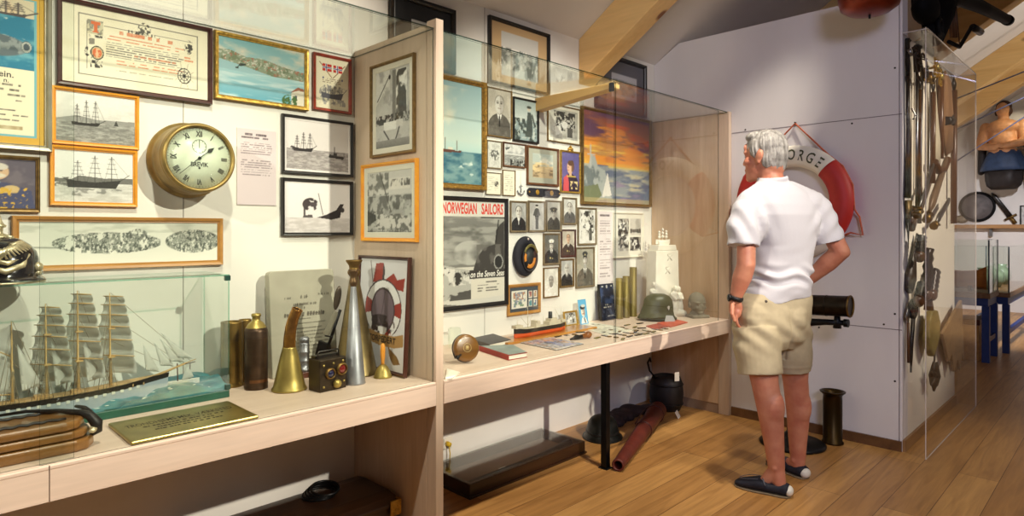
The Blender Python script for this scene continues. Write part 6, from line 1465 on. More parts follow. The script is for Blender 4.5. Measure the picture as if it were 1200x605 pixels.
# dark chest under the left counter
t = thing('carved_chest', 'dark carved low chest with a gilt corner on the floor under the left counter', 'chest', (1.20, 2.50, 0))
mb = MB(); mb.box(-.42, .40, -.17, .18, .0, .125); mb.build('body', DKWOOD, t, bevel=.004)
mb = MB(); mb.loft([[(x*.425-.01, y, z) for x, y in ((-1, -.18*s_), (1, -.18*s_), (1, .19*s_), (-1, .19*s_))] for z, s_ in ((.126, 1), (.14, 1.0), (.16, .85), (.17, .5))], 0, False); mb.build('lid', DKWOOD, t, bevel=.003)
mb = MB(); mb.box(.365, .418, -.190, -.182, .09, .155); mb.box(.408, .420, -.188, -.13, .09, .155)
for k in range(4): mb.ell((.38+.01*k, -.191, .1+.015*k), .005)
mb.build('gilt_corner', GOLD, t)
t = thing('wire_coil', 'coil of dark wire lying on top of the low chest under the left counter', 'coil', (1.36, 2.56, .172)); mb = MB()
for k in range(4): mb.torus((.006*k, -.004*k, .006+.009*k), .07-.003*k, .0055, 28, 6, 0, Matrix.Rotation(.05*k, 4, 'X'))
mb.build('wire', BLACKM, t)

# ------------------------------------------------------------------ lifebuoy on the partition
LZ, LY, LR, lr = 1.525, 1.650, .310, .071
t = thing('lifebuoy', 'white and red lifebuoy lettered NORGE hanging on the white partition', 'lifebuoy', (XP-.062, LY, LZ))
LM = Matrix(((0, 0, -1, 0), (-1, 0, 0, 0), (0, 1, 0, 0), (0, 0, 0, 1)))   # ring plane -> faces -X; local x is the viewer's right
WB = mat('buoy_white', (228, 222, 208), .6, var=.05, scale=12, bump=.05); RB = mat('buoy_red', (176, 32, 24), .55, var=.1, scale=12, bump=.05)
r_ = lambda d: math.radians(d)
for a0, a1, m, nm in ((44, 140, WB, 'white_segment'), (-38, 44, RB, 'red_segment'), (218, 322, WB, 'white_segment'), (140, 218, RB, 'red_segment')):
    mb = MB(); mb.torus((0, 0, 0), LR, lr+(.0012 if m is RB else 0), 40, 20, 0, LM, r_(a0), r_(a1), .84); mb.build(nm, m, t)
mb = MB(); Rl = LR+.002
for i, ch in enumerate('NORGE'):
    an = r_(98.6-11.5*i)
    vs, fs = text_geo(ch, .098, 0, 'CENTER', .012)
    # densify is not needed: the letters follow the round of the ring
    out = []
    for x, y in vs:
        x *= .70; rad = y
        a = an-x/Rl; q = Rl+rad
        h_ = (lr+.0022)*.84*math.sqrt(max(.02, 1-(rad/lr)**2))
        out.append(LM @ Vector((q*math.cos(a), q*math.sin(a), h_)))
    mb.add(out, fs)
mb.build('lettering', mat('buoy_letter', (70, 72, 48), .6), t)
ROPE = mat('orange_rope', (186, 92, 60), .7, var=.2, scale=120, bump=.3)
mb = MB()
pt = lambda a, R, z=.0: LM @ Vector((R*math.cos(r_(a)), R*math.sin(r_(a)), z))
ap = LM @ Vector((.004, .535, -.045))
mb.tube([pt(124, .375, .0), ap, pt(50, .375, .0)], .0065, 8)
mb.tube([pt(50, .378), pt(35, .385), pt(15, .386), pt(-8, .386), LM @ Vector((.405, -.10, -.02)), LM @ Vector((.425, -.215, -.02)), LM @ Vector((.36, -.2, -.0)), pt(-36, .382)], .006, 8)
mb.tube([pt(124, .378), pt(150, .385), pt(180, .386), pt(205, .386), LM @ Vector((-.41, -.2, -.02)), pt(216, .382)], .006, 8)
mb.build('rope', ROPE, t)
mb = MB(); mb.tube([ap+Vector((.015, 0, .006)), ap+Vector((-.012, 0, .006))], .004, 8); mb.build('nail', STEEL_D, t)

# ------------------------------------------------------------------ brass sight on an iron stand
SX, SYY = 4.03, 1.545
t = thing('sight_on_stand', 'dark brass gun sight tube on a black iron stand behind the man', 'instrument', (SX, SYY, 0))
mb = MB(); mb.lathe([(0, 0), (.192, 0), (.195, .010), (.18, .022), (.08, .035), (.05, .06), (.036, .08), (0, .08)], seg=40); mb.build('base', BLACKM, t)
mb = MB(); mb.lathe([(0, .075), (.032, .075), (.030, .60), (.036, .61), (.036, .64), (0, .645)], seg=20); mb.build('post', BLACKM, t)
mb = MB(); mb.tube([(0, 0, .60), (.0, -.02, .68), (.0, -.05, .745), (.0, -.11, .775), (0, -.2, .785), (0, -.30, .79)], [.032, .034, .032, .024, .018, .016], 12); mb.tube([(0, -.30, .79), (0, -.325, .79)], .024, 12); mb.tube([(0, -.262, .755), (0, -.262, .83)], [.024, .016], 12); mb.build('arm', BLACKM, t)
mb = MB(); mb.tube([(0, -.115, .882), (0, -.125, .882), (0, -.32, .890), (0, -.332, .890)], [.060, .062, .062, .066], 28); mb.tube([(0, -.2, .885), (0, -.206, .885)], .064, 28); mb.build('sight_tube', mat('dark_bronze', (36, 28, 20), .38, .8, var=.35, scale=30), t)
mb = MB(); mb.torus((0, 0, 0), .061, .006, 28, 8, 0, Matrix.Translation((0, -.334, .8905)) @ Matrix.Rotation(PI/2, 4, 'X')); mb.build('end_ring', BRASS_D, t)
# shell case on the floor
p = on_z(967.5, 522, 0)
t = thing('shell_case', 'dark brass shell case with a flared rim standing on the floor by the partition', 'shell case', (4.235, 1.375, 0))
mb = MB(); mb.lathe([(0, 0), (.064, 0), (.064, .010), (.056, .016), (.056, .27), (.055, .30), (.064, .312), (.074, .32), (.076, .326), (.066, .328), (.05, .31), (.049, .04), (0, .04)], seg=32); mb.build('body', mat('dull_brass', (60, 46, 24), .36, .95, var=.35, scale=10, stretch=(1, 1, .2)), t)
# copper bowl hung high up
t = thing('hanging_copper_bowl', 'red-brown copper bowl hanging high above the lifebuoy', 'bowl', (4.0, 1.1, 2.575))
mb = MB(); mb.lathe([(0, .0), (.05, .003), (.11, .016), (.15, .045), (.163, .09), (.165, .2), (.170, .205), (.160, .2), (.155, .09), (.10, .03), (0, .014)], seg=40); mb.build('bowl', mat('red_copper', (128, 48, 26), .3, .6, var=.3, scale=10), t)
mb = MB(); mb.lathe([(0, -.022), (.006, -.02), (.007, .002), (0, .004)], seg=12); mb.build('knob', BLACKM, t)
mb = MB(); zt = ceil_z(1.1)-2.575
for k in range(3):
    a = k*2*PI/3; mb.tube([(.16*math.cos(a), .16*math.sin(a), .2), (0, 0, .6)], .003, 6)
mb.tube([(0, 0, .6), (0, 0, zt-.002)], .003, 6); mb.build('chain', BLACKM, t)
# ------------------------------------------------------------------ weapons wall and its clear cover
SOOT = mat('soot_black', (9, 9, 10), .7, .0, var=.2, spec=.2)
YA = .885
t = thing('acrylic_cover', 'tall clear acrylic cover over the weapons on the partition side', 'display cover', (5.09, .95, 0))
def ap_(x0, x1, y0, y1, z0, z1, name):
    mb = MB(); mb.box(x0-5.09, x1-5.09, y0-.95, y1-.95, z0, z1)
    thin = min(range(3), key=lambda i: (x1-x0, y1-y0, z1-z0)[i])
    for i, f in enumerate(mb.f):
        n = (Vector(mb.v[f[1]])-Vector(mb.v[f[0]])).cross(Vector(mb.v[f[2]])-Vector(mb.v[f[1]]))
        if abs(n[thin]) < .5*n.length: mb.mi[i] = 1
    return mb.build(name, [ACRYL, ACEDGE], t)
ap_(4.300, 5.88, YA, YA+.005, 0.001, 2.525, 'front_sheet')
mb = MB(); mb.prism([(4.300-5.09, YA+.0055-.95), (4.305-5.09, YA+.0055-.95), (4.360-5.09, 1.002-.95), (4.355-5.09, 1.002-.95)], .001, 2.525); mb.build('near_side', ACRYL, t)
ap_(5.875, 5.88, YA+.0055, 1.003, 0.001, 2.525, 'far_side')
ap_(4.345, 5.88, YA, 1.015, 2.5255, 2.531, 'top_sheet')
YI = .975
def wx(px): return on_y(px, 300, YI).x
def wz(px, py): return on_y(px, py, YI).z
IV = mat('pale_ivory_rod', (214, 206, 186), .4, var=.1); BRN = wood('brown_stock', (112, 72, 42), (74, 44, 24), 'z', 2, .35, 12)
def item(name, label, cat, px, py, group=None):
    p = on_y(px, py, 1.0 if px < 1071 else YI); t = thing(name, label, cat, p, 0, group)
    return t, p
def loc(p, px, py, o=0.0):
    q = on_y(px, py, p.y); return Vector((q.x-p.x, o, q.z-p.z))
# rifles
t, p = item('rifle', 'dark long rifle hung upright at the near edge of the weapons wall', 'gun', 1064.5, 130)
mb = MB(); mb.tube([loc(p, 1063.5, 45), loc(p, 1064, 95)], .013, 10); mb.tube([loc(p, 1063.5, 46), loc(p, 1066.5, 48)], .008, 8); mb.build('barrel', SOOT, t)
mb = MB(); mb.tube([loc(p, 1064, 90), loc(p, 1064, 130), loc(p, 1064.5, 150), loc(p, 1064.5, 175), loc(p, 1063.5, 232)], [.018, .019, .020, .022, .028], 12, fa=.6); mb.build('stock', mat('black_stock', (40, 32, 28), .35, var=.2), t)
mb = MB(); mb.tube([loc(p, 1064, 128, -.02), loc(p, 1069, 136, -.02), loc(p, 1066, 140, -.02)], .006, 6); mb.tube([loc(p, 1063, 58, -.01), loc(p, 1064, 66, -.018)], .012, 8); mb.build('bolt', STEEL, t)
t, p = item('rifle', 'second dark gun with a short grip, just behind the near rifle', 'gun', 1074.5, 75)
mb = MB(); mb.tube([loc(p, 1074.5, 55), loc(p, 1074.5, 59), loc(p, 1074.5, 84)], [.030, .022, .018], 10); mb.ell(loc(p, 1074.5, 56), (.035, .02, .022)); mb.build('grip', SOOT, t)
mb = MB(); mb.tube([loc(p, 1074.5, 84), loc(p, 1074, 245)], [.010, .008], 8); mb.build('barrel', STEEL, t)
# basket-hilt sabre
t, p = item('sabre', 'basket-hilted sabre with a round guard near the top of the weapons wall', 'sword', 1074, 79)
M = Matrix.Translation((0, -.012, 0)) @ Matrix.Rotation(1.47, 4, 'X')
mb = MB(); mb.torus((0, 0, 0), .085, .008, 32, 8, 0, M); mb.torus((0, 0, .03), .075, .006, 28, 6, 0, M)
for k in range(5): mb.tube([M @ Vector((.085*math.cos(k*1.25), .085*math.sin(k*1.25), 0)), M @ Vector((.04*math.cos(k*1.25), .04*math.sin(k*1.25), .045))], .004, 6)
mb.build('guard', STEEL_D, t)
mb = MB(); mb.tube([(-.07, -.04, -.005), (-.12, -.05, -.012), (-.15, -.05, -.006)], [.006, .005, .012], 8); mb.build('quillon', STEEL_D, t)
mb = MB(); mb.tube([(0.02, -.03, 0), (.03, -.012, -.9)], [.014, .005], 8, fa=.35); mb.build('blade', STEEL, t)
# pale long rods / blades
for i, (px, y0, y1, r, lab, m) in enumerate(((1081, 80, 238, .014, 'pale straight blade hung second from the round sabre guard', IV), (1085.5, 82, 232, .016, 'pale broad blade beside the gold star mount', IV), (1090, 84, 225, .012, 'thin dark-edged blade hung behind the gold star mount', STEEL))):
    t, p = item('long_blade', lab, 'sword', px, (y0+y1)/2, 'long blades hung upright on the weapons wall')
    mb = MB(); mb.tube([loc(p, px, y0+14), loc(p, px-.6, y1-20), loc(p, px-1, y1)], [r, r, .003], 8, fa=.35); mb.build('blade', m, t)
    mb = MB(); mb.tube([loc(p, px, y0), loc(p, px, y0+13)], [.012, .014], 8); mb.tube([loc(p, px-2, y0+14, -.012), loc(p, px+2, y0+14, -.012)], .008, 6); mb.build('hilt', BRASS_D, t)
# gilt star mounts
for i, (px, py, lab) in enumerate(((1089, 80, 'upper gilt star-shaped mount among the hanging blades'), (1094, 91, 'lower gilt star-shaped mount among the hanging blades'))):
    t, p = item('star_mount', lab, 'ornament', px, py, 'gilt star mounts')
    ol = [((.07 if k % 2 == 0 else .028)*math.cos(k*PI/6), (.07 if k % 2 == 0 else .028)*math.sin(k*PI/6)) for k in range(12)]
    mb = MB(); mb.prism(ol, 0, .014, 0, Matrix.Translation((0, -.03, 0)) @ RY); mb.build('star', GOLD, t, bevel=.003); mb = MB(); mb.ell((0, -.046, 0), (.024, .012, .024)); mb.tube([(0, -.03, 0), (0, .04, 0)], .008, 8); mb.build('boss', BRASS_Y, t)
# white board with a curved foot, scabbard and brown wooden piece
t, p = item('carved_board', 'pale oar-like board hung between the blades and the brown plank', 'oar', 1097, 150)
mb = MB(); mb.tube([loc(p, 1095, 92), loc(p, 1096, 130), loc(p, 1097.5, 168), loc(p, 1098, 196)], [.022, .055, .10, .085], 12, fa=.16); mb.build('blade', mat('pale_board', (206, 194, 168), .5, var=.12, scale=8), t)
mb = MB(); mb.tube([loc(p, 1091.5, 190, -.02), loc(p, 1096, 201, -.02), loc(p, 1102, 199, -.02), loc(p, 1107, 187, -.02)], .022, 10); mb.build('foot', BRN, t)
t, p = item('brown_plank', 'weathered brown wooden plank high on the far half of the weapons wall', 'plank', 1112, 115)
mb = MB(); mb.tube([loc(p, 1106, 88), loc(p, 1108, 99), loc(p, 1109, 140), loc(p, 1112, 178)], [.06, .16, .20, .12], 12, fa=.14); mb.build('plank', wood('brown_weathered', (168, 128, 92), (128, 92, 62), 'z', 1.5, .5, 10), t)
mb = MB(); mb.tube([loc(p, 1104, 142, -.02), loc(p, 1111, 142, -.02)], .03, 10); mb.tube([loc(p, 1111, 136, -.02), loc(p, 1112, 147, -.02)], .02, 8); mb.build('lock', STEEL_D, t)
# slanting swords
for i, (a, b, lab, m, r) in enumerate((((1090, 193), (1072, 246), 'upper slanting sword with its tip toward the floor', STEEL, .018), ((1105, 188), (1084, 250), 'broad slanting scabbard below the oar-like board', mat('brown_scabbard', (122, 98, 74), .45, .2, var=.2), .045), ((1108, 235), (1092, 262), 'short slanting grey blade under the broad scabbard', STEEL, .03))):
    t, p = item('slanting_sword', lab, 'sword', (a[0]+b[0])/2, (a[1]+b[1])/2, 'slanting swords on the weapons wall')
    A, B = loc(p, *a, -.02), loc(p, *b, -.02)
    mb = MB(); mb.tube([A, A.lerp(B, .8), B], [r*.75, r, r*.3], 8, fa=.4); mb.build('blade', m, t)
    mb = MB(); q = A.lerp(B, 1.12); mb.tube([B, q], [.02, .026], 8); mb.tube([B+Vector((-.05, -.01, .01)), B+Vector((.05, -.01, -.01))], .01, 6); mb.build('hilt', BRASS_D, t)
for i, (px, y0, y1, r, lab, m) in enumerate(((1078, 95, 262, .012, 'thin brown spear shaft between the pale blades', BRN), (1093.5, 98, 215, .016, 'brown spear shaft just before the oar-like board', BRN), (1102.5, 84, 186, .02, 'dark spear shaft behind the oar-like board', BRN), (1118, 96, 262, .02, 'farthest brown spear shaft at the end of the weapons wall', BRN))):
    t, p = item('spear', lab, 'spear', px, (y0+y1)/2, 'spear shafts on the weapons wall')
    mb = MB(); mb.tube([loc(p, px, y0+10), loc(p, px-.4, y1)], r, 8); mb.build('shaft', m, t)
    mb = MB(); mb.tube([loc(p, px, y0-6), loc(p, px, y0+2), loc(p, px, y0+10)], [.003, r*2, r], 8, fa=.4); mb.build('tip', STEEL_D, t)
# pointed dagger shape, paddles, maces
t, p = item('bronze_dagger', 'bronze wedge-shaped dagger at the near edge below the rifle', 'dagger', 1063, 262)
mb = MB(); mb.tube([loc(p, 1065, 235), loc(p, 1065, 252), loc(p, 1064.4, 258)], [.055, .032, .02], 10, fa=.3); mb.build('hilt', mat('old_bronze', (112, 92, 58), .45, .6, var=.3), t)
mb = MB(); mb.tube([loc(p, 1064.4, 257), loc(p, 1064.4, 292)], [.028, .003], 8, fa=.3); mb.build('blade', STEEL_D, t)
t, p = item('powder_flask', 'dark flask with a round boss beside the wedge-shaped dagger', 'flask', 1069, 256)
mb = MB(); mb.tube([loc(p, 1071, 244), loc(p, 1069, 256), loc(p, 1067, 266)], [.03, .045, .05], 10, fa=.5); mb.ell(loc(p, 1071, 247, -.03), (.04, .02, .03)); mb.build('body', BRN, t)
t, p = item('war_club', 'dark paddle-shaped club leaning to the left on the weapons wall', 'club', 1066, 308)
mb = MB(); mb.tube([loc(p, 1075, 275), loc(p, 1071, 300), loc(p, 1067, 325), loc(p, 1065, 341)], [.018, .03, .07, .045], 12, fa=.45); mb.build('club', mat('dark_club_wood', (56, 40, 28), .4, var=.25), t)
for i, (a, b, lab) in enumerate((((1073, 278), (1071, 300), 'bulbous dark handle of the club bundle, upper near one'), ((1082, 292), (1079, 345), 'tall dark knobbed mace in the middle of the bundle'), ((1090, 318), (1086, 345), 'shorter dark knobbed mace at the far side of the bundle'), ((1074, 335), (1070, 352), 'small dark knobbed mace low at the near side of the bundle'))):
    t, p = item('knobbed_mace', lab, 'mace', (a[0]+b[0])/2, (a[1]+b[1])/2, 'bundle of dark maces')
    A, B = loc(p, *a, -.03), loc(p, *b, -.03); n = 5
    mb = MB(); mb.tube([A.lerp(B, k/10) for k in range(11)], [(.036 if k % 2 else .050) for k in range(11)], 12, fa=.6); mb.build('shaft', mat('dark_mace', (44, 34, 28), .35, .3, var=.3), t)
    mb = MB(); mb.ell(B, (.05, .03, .04)); mb.build('knob', BRN, t)
t, p = item('bayonet', 'dark bayonet with a ring guard pointing down at the near edge', 'bayonet', 1065, 395)
mb = MB(); mb.torus((0, -.02, .30), .045, .018, 20, 8, 0, Matrix.Translation((0, -.02, .19)) @ RY @ Matrix.Translation((0, .0, 0)) if False else Matrix.Translation(loc(p, 1065.5, 362, -.02)) @ RY @ Matrix.Translation((0, .02, -.30))); mb.build('ring', SOOT, t)
mb = MB(); mb.tube([loc(p, 1066, 368, -.02), loc(p, 1064, 400, -.02), loc(p, 1063, 436, -.02)], [.026, .022, .010], 8, fa=.5); mb.build('blade', STEEL_D, t)
t, p = item('arrow', 'pale feather-shaped spear tip beside the bayonet', 'spear', 1061.5, 375); mb = MB(); mb.tube([loc(p, 1061.5, 358, -.01), loc(p, 1061.5, 370, -.01), loc(p, 1062, 378, -.01)], [.004, .03, .012], 8, fa=.3); mb.build('tip', STEEL, t); mb = MB(); mb.tube([loc(p, 1062, 378, -.01), loc(p, 1062.3, 425, -.01)], .008, 6); mb.build('shaft', BRN, t)
t, p = item('leather_pouch', 'olive yellow leather pouch hanging low on the weapons wall', 'pouch', 1087, 392)
mb = MB(); ol = [(-.11, .10), (-.05, .16), (.10, .15), (.17, .07), (.15, -.03), (.08, -.09), (-.02, -.14), (-.10, -.08), (-.14, .0)]; mb.prism(ol, 0, .04, 0, RY); mb.build('pouch', mat('olive_leather', (126, 112, 58), .6, var=.25), t, bevel=.012, seg=3); mb = MB(); mb.tube([(-.02, -.01, .16), (-.02, -.01, .30)], [.03, .012], 8); mb.build('strap', BRN, t)
t, p = item('caltrop', 'small dark spiked star hanging lowest on the weapons wall', 'ornament', 1091, 440)
mb = MB(); mb.ell((0, -.02, 0), (.05, .03, .05))
for k in range(7): mb.tube([(0, -.02, 0), (.11*math.cos(k*.9), -.02, .10*math.sin(k*.9))], [.035, .006], 6)
mb.tube([(-.02, -.02, .05), (0.02, -.02, .2)], .006, 6); mb.build('star', mat('dark_bronze_star', (72, 62, 48), .5, .5, var=.3), t)
t, p = item('torn_banner', 'brown tattered leather banner low on the far half of the weapons wall', 'banner', 1112, 405)
ol = [(-.30, .12), (.35, .30), (.45, -.18), (.36, -.10), (.28, -.22), (.2, -.12), (.08, -.20), (0, -.06), (-.1, -.1), (-.2, .02)]
mb = MB(); mb.prism(ol, 0, .02, 0, RY); mb.build('banner', mat('tattered_leather', (126, 100, 68), .7, var=.25), t, bevel=.004)

# ------------------------------------------------------------------ crank-handled horn on top of the weapons wall
t = thing('hand_crank_siren', 'black hand-cranked siren with a long horn on top of the weapons wall', 'siren', (4.95, 1.02, 2.5365))
def S(px, py, o=0): q = on_y(px, py, 1.0); return Vector((q.x-4.95, o, q.z-2.5365))
mb = MB(); mb.tube([S(1098, 46), S(1103, 20), S(1099, 2), S(1098, -30)], [.06, .10, .14, .14], 14); mb.ell(S(1089, 10), (.16, .08, .10)); mb.ell(S(1096, 26), (.09, .06, .07)); mb.tube([S(1091, 33), S(1097, 43)], [.04, .07], 10)
mb.box(-.14, .16, -.015, .10, 0, .05); mb.build('housing', SOOT, t)
mb = MB(); mb.torus((0, 0, 0), .05, .015, 20, 8, 0, Matrix.Translation(S(1093, 33, -.06)) @ RY); mb.build('gear', SOOT, t)
mb = MB(); mb.tube([S(1088, -18, -.05), S(1109, 0, -.10), S(1128, 14, -.15), S(1149, 28.5, -.2)], [.07, .06, .045, .04], 14); mb.tube([S(1149, 28.5, -.2), S(1151, 30, -.205)], [.044, .044], 14); mb.build('horn', SOOT, t)
mb = MB(); mb.tube([S(1106, 50, -.05), S(1117, 56.5, -.06), S(1131.5, 33, -.06), S(1134, 32, -.06)], .014, 8); mb.build('crank_arm', SOOT, t)
mb = MB(); mb.tube([S(1133, 33, -.06), S(1142, 39, -.06)], [.026, .03], 10); mb.build('crank_handle', BLACK, t)
mb = MB()
for a in (1103, 1106, 1109): mb.tube([S(a, 8, -.07), S(a+2, 46, -.07)], .010, 6)
mb.tube([S(1111, 10, -.07), S(1115, 55, -.07)], .004, 5); mb.build('rods', BRN, t)

# ------------------------------------------------------------------ the room beyond
XE = 13.05
def endp(px, py, d=.0): return on_x(px, py, XE-d)
p = endp(1176.5, 222, .25)
t = thing('figurehead', 'carved wooden ship figurehead of a man in a blue kilt high on the far wall', 'figurehead', (XE-.27, p.y, p.z), -PI/2-.15)
sk, bl, bk, hr = mat('figure_skin', (206, 150, 104), .5, var=.15), mat('figure_blue', (52, 74, 108), .6, var=.2), mat('figure_black', (40, 34, 32), .6, var=.3), mat('figure_hair', (70, 44, 28), .6, var=.2)
mb = MB(); mb.ell((0, 0, .82), (.20, .17, .26)); mb.ell((0, -.04, 1.0), (.22, .16, .13)); mb.capsule((-.24, 0, 1.02), (-.30, -.06, .72), .085, .07); mb.capsule((-.30, -.06, .72), (-.06, -.2, .66), .07, .05); mb.capsule((.24, 0, 1.02), (.30, -.06, .74), .085, .07); mb.capsule((.30, -.06, .74), (.08, -.2, .68), .07, .05); mb.capsule((0, 0, 1.08), (0, -.02, 1.2), .08, .07); mb.ell((0, -.03, 1.28), (.095, .115, .13)); mb.ell((0, -.14, 1.27), (.02, .03, .03)); mb.ell((0, -.02, .6), (.2, .16, .1))
for s_ in (-1, 1):
    for k in range(4): mb.capsule((s_*.08-s_*.02*k, -.215, .66+.02*k), (s_*.03-s_*.02*k, -.235, .645+.02*k), .014, .012, 8)
b_ = blob(mb, .014, 3, 'body', sk, t)
mb = MB(); mb.ell((0, .01, 1.33), (.105, .12, .105)); mb.ell((0, .07, 1.26), (.09, .07, .11)); mb.ell((-.09, -.01, 1.25), (.03, .05, .06)); mb.ell((.09, -.01, 1.25), (.03, .05, .06)); blob(mb, .012, 2, 'hair', hr, t)
mb = MB(); mb.loft([[(a*1.0*math.cos(q)*(1+.05*math.cos(8*q)), b*math.sin(q)*(1+.05*math.cos(8*q)), z) for q in (2*PI*k/32 for k in range(32))] for z, a, b in ((.62, .2, .17), (.5, .25, .2), (.36, .30, .22), (.30, .31, .22))]); mb.build('kilt', bl, t)
mb = MB(); mb.loft([[(a*math.cos(q)*(1+.06*math.cos(6*q)), b*math.sin(q)*(1+.06*math.cos(6*q)), z) for q in (2*PI*k/32 for k in range(32))] for z, a, b in ((.33, .25, .19), (.15, .24, .18), (.06, .22, .16), (0, .16, .12))]); mb.build('lower_drapery', bk, t)
mb = MB(); mb.capsule((-.29, .05, .95), (-.33, .08, .3), .07, .05); mb.capsule((.29, .05, .95), (.33, .08, .1), .07, .05); blob(mb, .014, 2, 'cloak', bk, t)
# round dark shield, sword, framed picture, ovals, ledge
p = endp(1145, 242.5, .02)
t = thing('round_shield', 'round dark netted shield on the far wall above the wooden ledge', 'shield', (XE-.004, p.y, p.z)); MX_ = Matrix.Rotation(-PI/2, 4, 'Y'); rad = 17*depth(p)/F
mb = MB(); mb.lathe([(0, .05), (rad*.5, .045), (rad*.95, .02), (rad*.95, 0), (0, 0)], seg=36, M=MX_); mb.build('face', mat('shield_net', (104, 98, 96), .7, var=.4, scale=8), t)
mb = MB(); mb.torus((0, 0, .02), rad*.96, .022, 40, 8, 0, MX_); mb.build('rim', SOOT, t)
A, B = endp(1162, 226, .03), endp(1190, 262, .03); c = (A+B)/2
t = thing('cutlass', 'straight sword hung slanting on the far wall below the figurehead', 'sword', (XE-.03, c.y, c.z))
A, B = A-Vector((0, c.y, c.z))-Vector((XE-.03, 0, 0)), B-Vector((0, c.y, c.z))-Vector((XE-.03, 0, 0))
mb = MB(); mb.tube([A, A.lerp(B, .12), A.lerp(B, .8)], [.008, .034, .04], 8, fa=.4); mb.build('blade', STEEL_D, t); mb = MB(); mb.tube([A.lerp(B, .8), B], .03, 8); q = A.lerp(B, .8); n = (B-A).normalized().cross(Vector((1, 0, 0))); mb.tube([q-n*.09, q+n*.09], .018, 8); mb.build('hilt', BRASS_D, t)
a, b = endp(1195, 241, .02), endp(1212, 265, .02)
t = picture('framed_photograph', 'photograph', 'small black-framed picture at the right end of the far wall', (a.y-b.y, a.z-b.z, (XE-.002, (a.y+b.y)/2, (a.z+b.z)/2), -PI/2), 'black', .02, .02, p_sketch_men, None, nx=30)
p = endp(1160, 265.5, .1)
t = thing('wall_ledge', 'narrow pale wooden ledge along the far wall under the shield', 'shelf', (XE-.075, 1.6, p.z)); mb = MB(); mb.box(-.07, .073, -1.3, 1.1, -.03, .03); mb.build('board', wood('ledge_wood', (196, 150, 96), (168, 120, 70), 'y', 1, .45, 8), t, bevel=.004); mb = MB(); 
for k in range(4): mb.box(.0, .073, -1.1+.62*k, -1.06+.62*k, -.16, -.031)
mb.build('bracket', STEEL, t)
for i, px in enumerate((1110, 1118.5, 1127)):
    p = endp(px, 257, .02); t = thing('oval_plaque', ('leftmost', 'middle', 'rightmost')[i]+' of the three small dark oval plaques above the far ledge', 'plaque', (XE-.003, p.y, p.z), 0, 'oval plaques')
    mb = MB(); mb.lathe([(0, .03), (.04, .026), (.058, .0), (0, 0)], seg=24, M=Matrix.Diagonal((1, 1.35, 1, 1)) @ MX_); mb.build('plaque', mat('plaque_stone', (150, 132, 104), .6, var=.2), t); mb = MB(); mb.torus((0, 0, .01), .060, .008, 24, 6, 0, Matrix.Diagonal((1, 1.35, 1, 1)) @ MX_); mb.build('rim', BRASS_D, t)
# two glass table cases on blue legs
BLU = mat('blue_painted_wood', (34, 58, 118), .45, var=.1)
def table(x0, x1, y0, y1, zt, hg, lab, items):
    t = thing('table_display_case', lab, 'display case', ((x0+x1)/2, (y0+y1)/2, 0)); w, d = (x1-x0)/2, (y1-y0)/2
    mb = MB(); mb.box(-w, w, -d, d, zt-.05, zt); mb.build('tray', wood('case_tray', (150, 112, 70), (112, 78, 44), 'x'), t, bevel=.003)
    mb = MB(); mb.box(-w+.02, w-.02, -d+.02, d-.02, zt-.13, zt-.051); mb.build('apron', BLU, t)
    for sx in (-1, 1):
        for sy in (-1, 1):
            mb = MB(); mb.box(sx*(w-.04)-.032, sx*(w-.04)+.032, sy*(d-.04)-.032, sy*(d-.04)+.032, 0, zt-.1305); mb.build('leg', BLU, t, bevel=.003)
    mb = MB(); 
    for sy in (-1, 1): mb.box(-w+.075, w-.075, sy*(d-.04)-.02, sy*(d-.04)+.02, .20, .25)
    mb.build('stretcher', BLU, t)
    mb = MB(); mb.box(-w+.01, w-.01, -d+.01, -d+.016, zt+.001, hg); o = mb.build('glass_front', GLASS, t)
    mb = MB(); mb.box(-w+.01, -w+.016, -d+.0165, d-.0165, zt+.001, hg); mb.build('glass_side', GLASS, t)
    mb = MB(); mb.box(w-.016, w-.01, -d+.0165, d-.0165, zt+.001, hg); mb.build('glass_side', GLASS, t)
    mb = MB(); mb.box(-w+.01, w-.01, -d+.01, d-.01, hg+.0005, hg+.007); mb.build('glass_top', GLASS, t)
    mb = MB()
    for sx in (-1, 1):
        for sy in (-1, 1): mb.tube([(sx*(w-.013), sy*(d-.013), zt), (sx*(w-.013), sy*(d-.013), hg)], .007, 6)
    mb.build('corner_post', mat('corner_steel', (96, 104, 110), .4, .6), t)
    return t
t1 = table(7.86, 8.42, 1.07, 1.62, .70, 1.24, 'near blue-legged table case with a model boat, just past the weapons wall', 0)
t2 = table(8.62, 10.75, 1.0, 1.52, .66, 1.16, 'long blue-legged table case by the right edge of the far room', 0)
t = thing('model_rowing_boat', 'orange varnished model boat inside the near blue-legged table case', 'ship model', (8.14, 1.36, .701), PI/2)
mb = MB(); mb.loft([[(x, -b, .20+s_), (x, -b*.7, .06), (x, 0, .02), (x, b*.7, .06), (x, b, .20+s_)] for x, b, s_ in ((-.22, .012, .06), (-.15, .08, .02), (0, .11, 0), (.15, .08, .02), (.22, .012, .06))], 0, True, False, False); mb.build('hull', wood('orange_hull', (222, 134, 40), (188, 96, 22), 'x', 2, .35, 10, coat=.4), t); mb = MB(); mb.box(-.1, -.07, -.06, .06, 0, .1); mb.box(.07, .1, -.06, .06, 0, .1); mb.build('cradle', BRN, t)
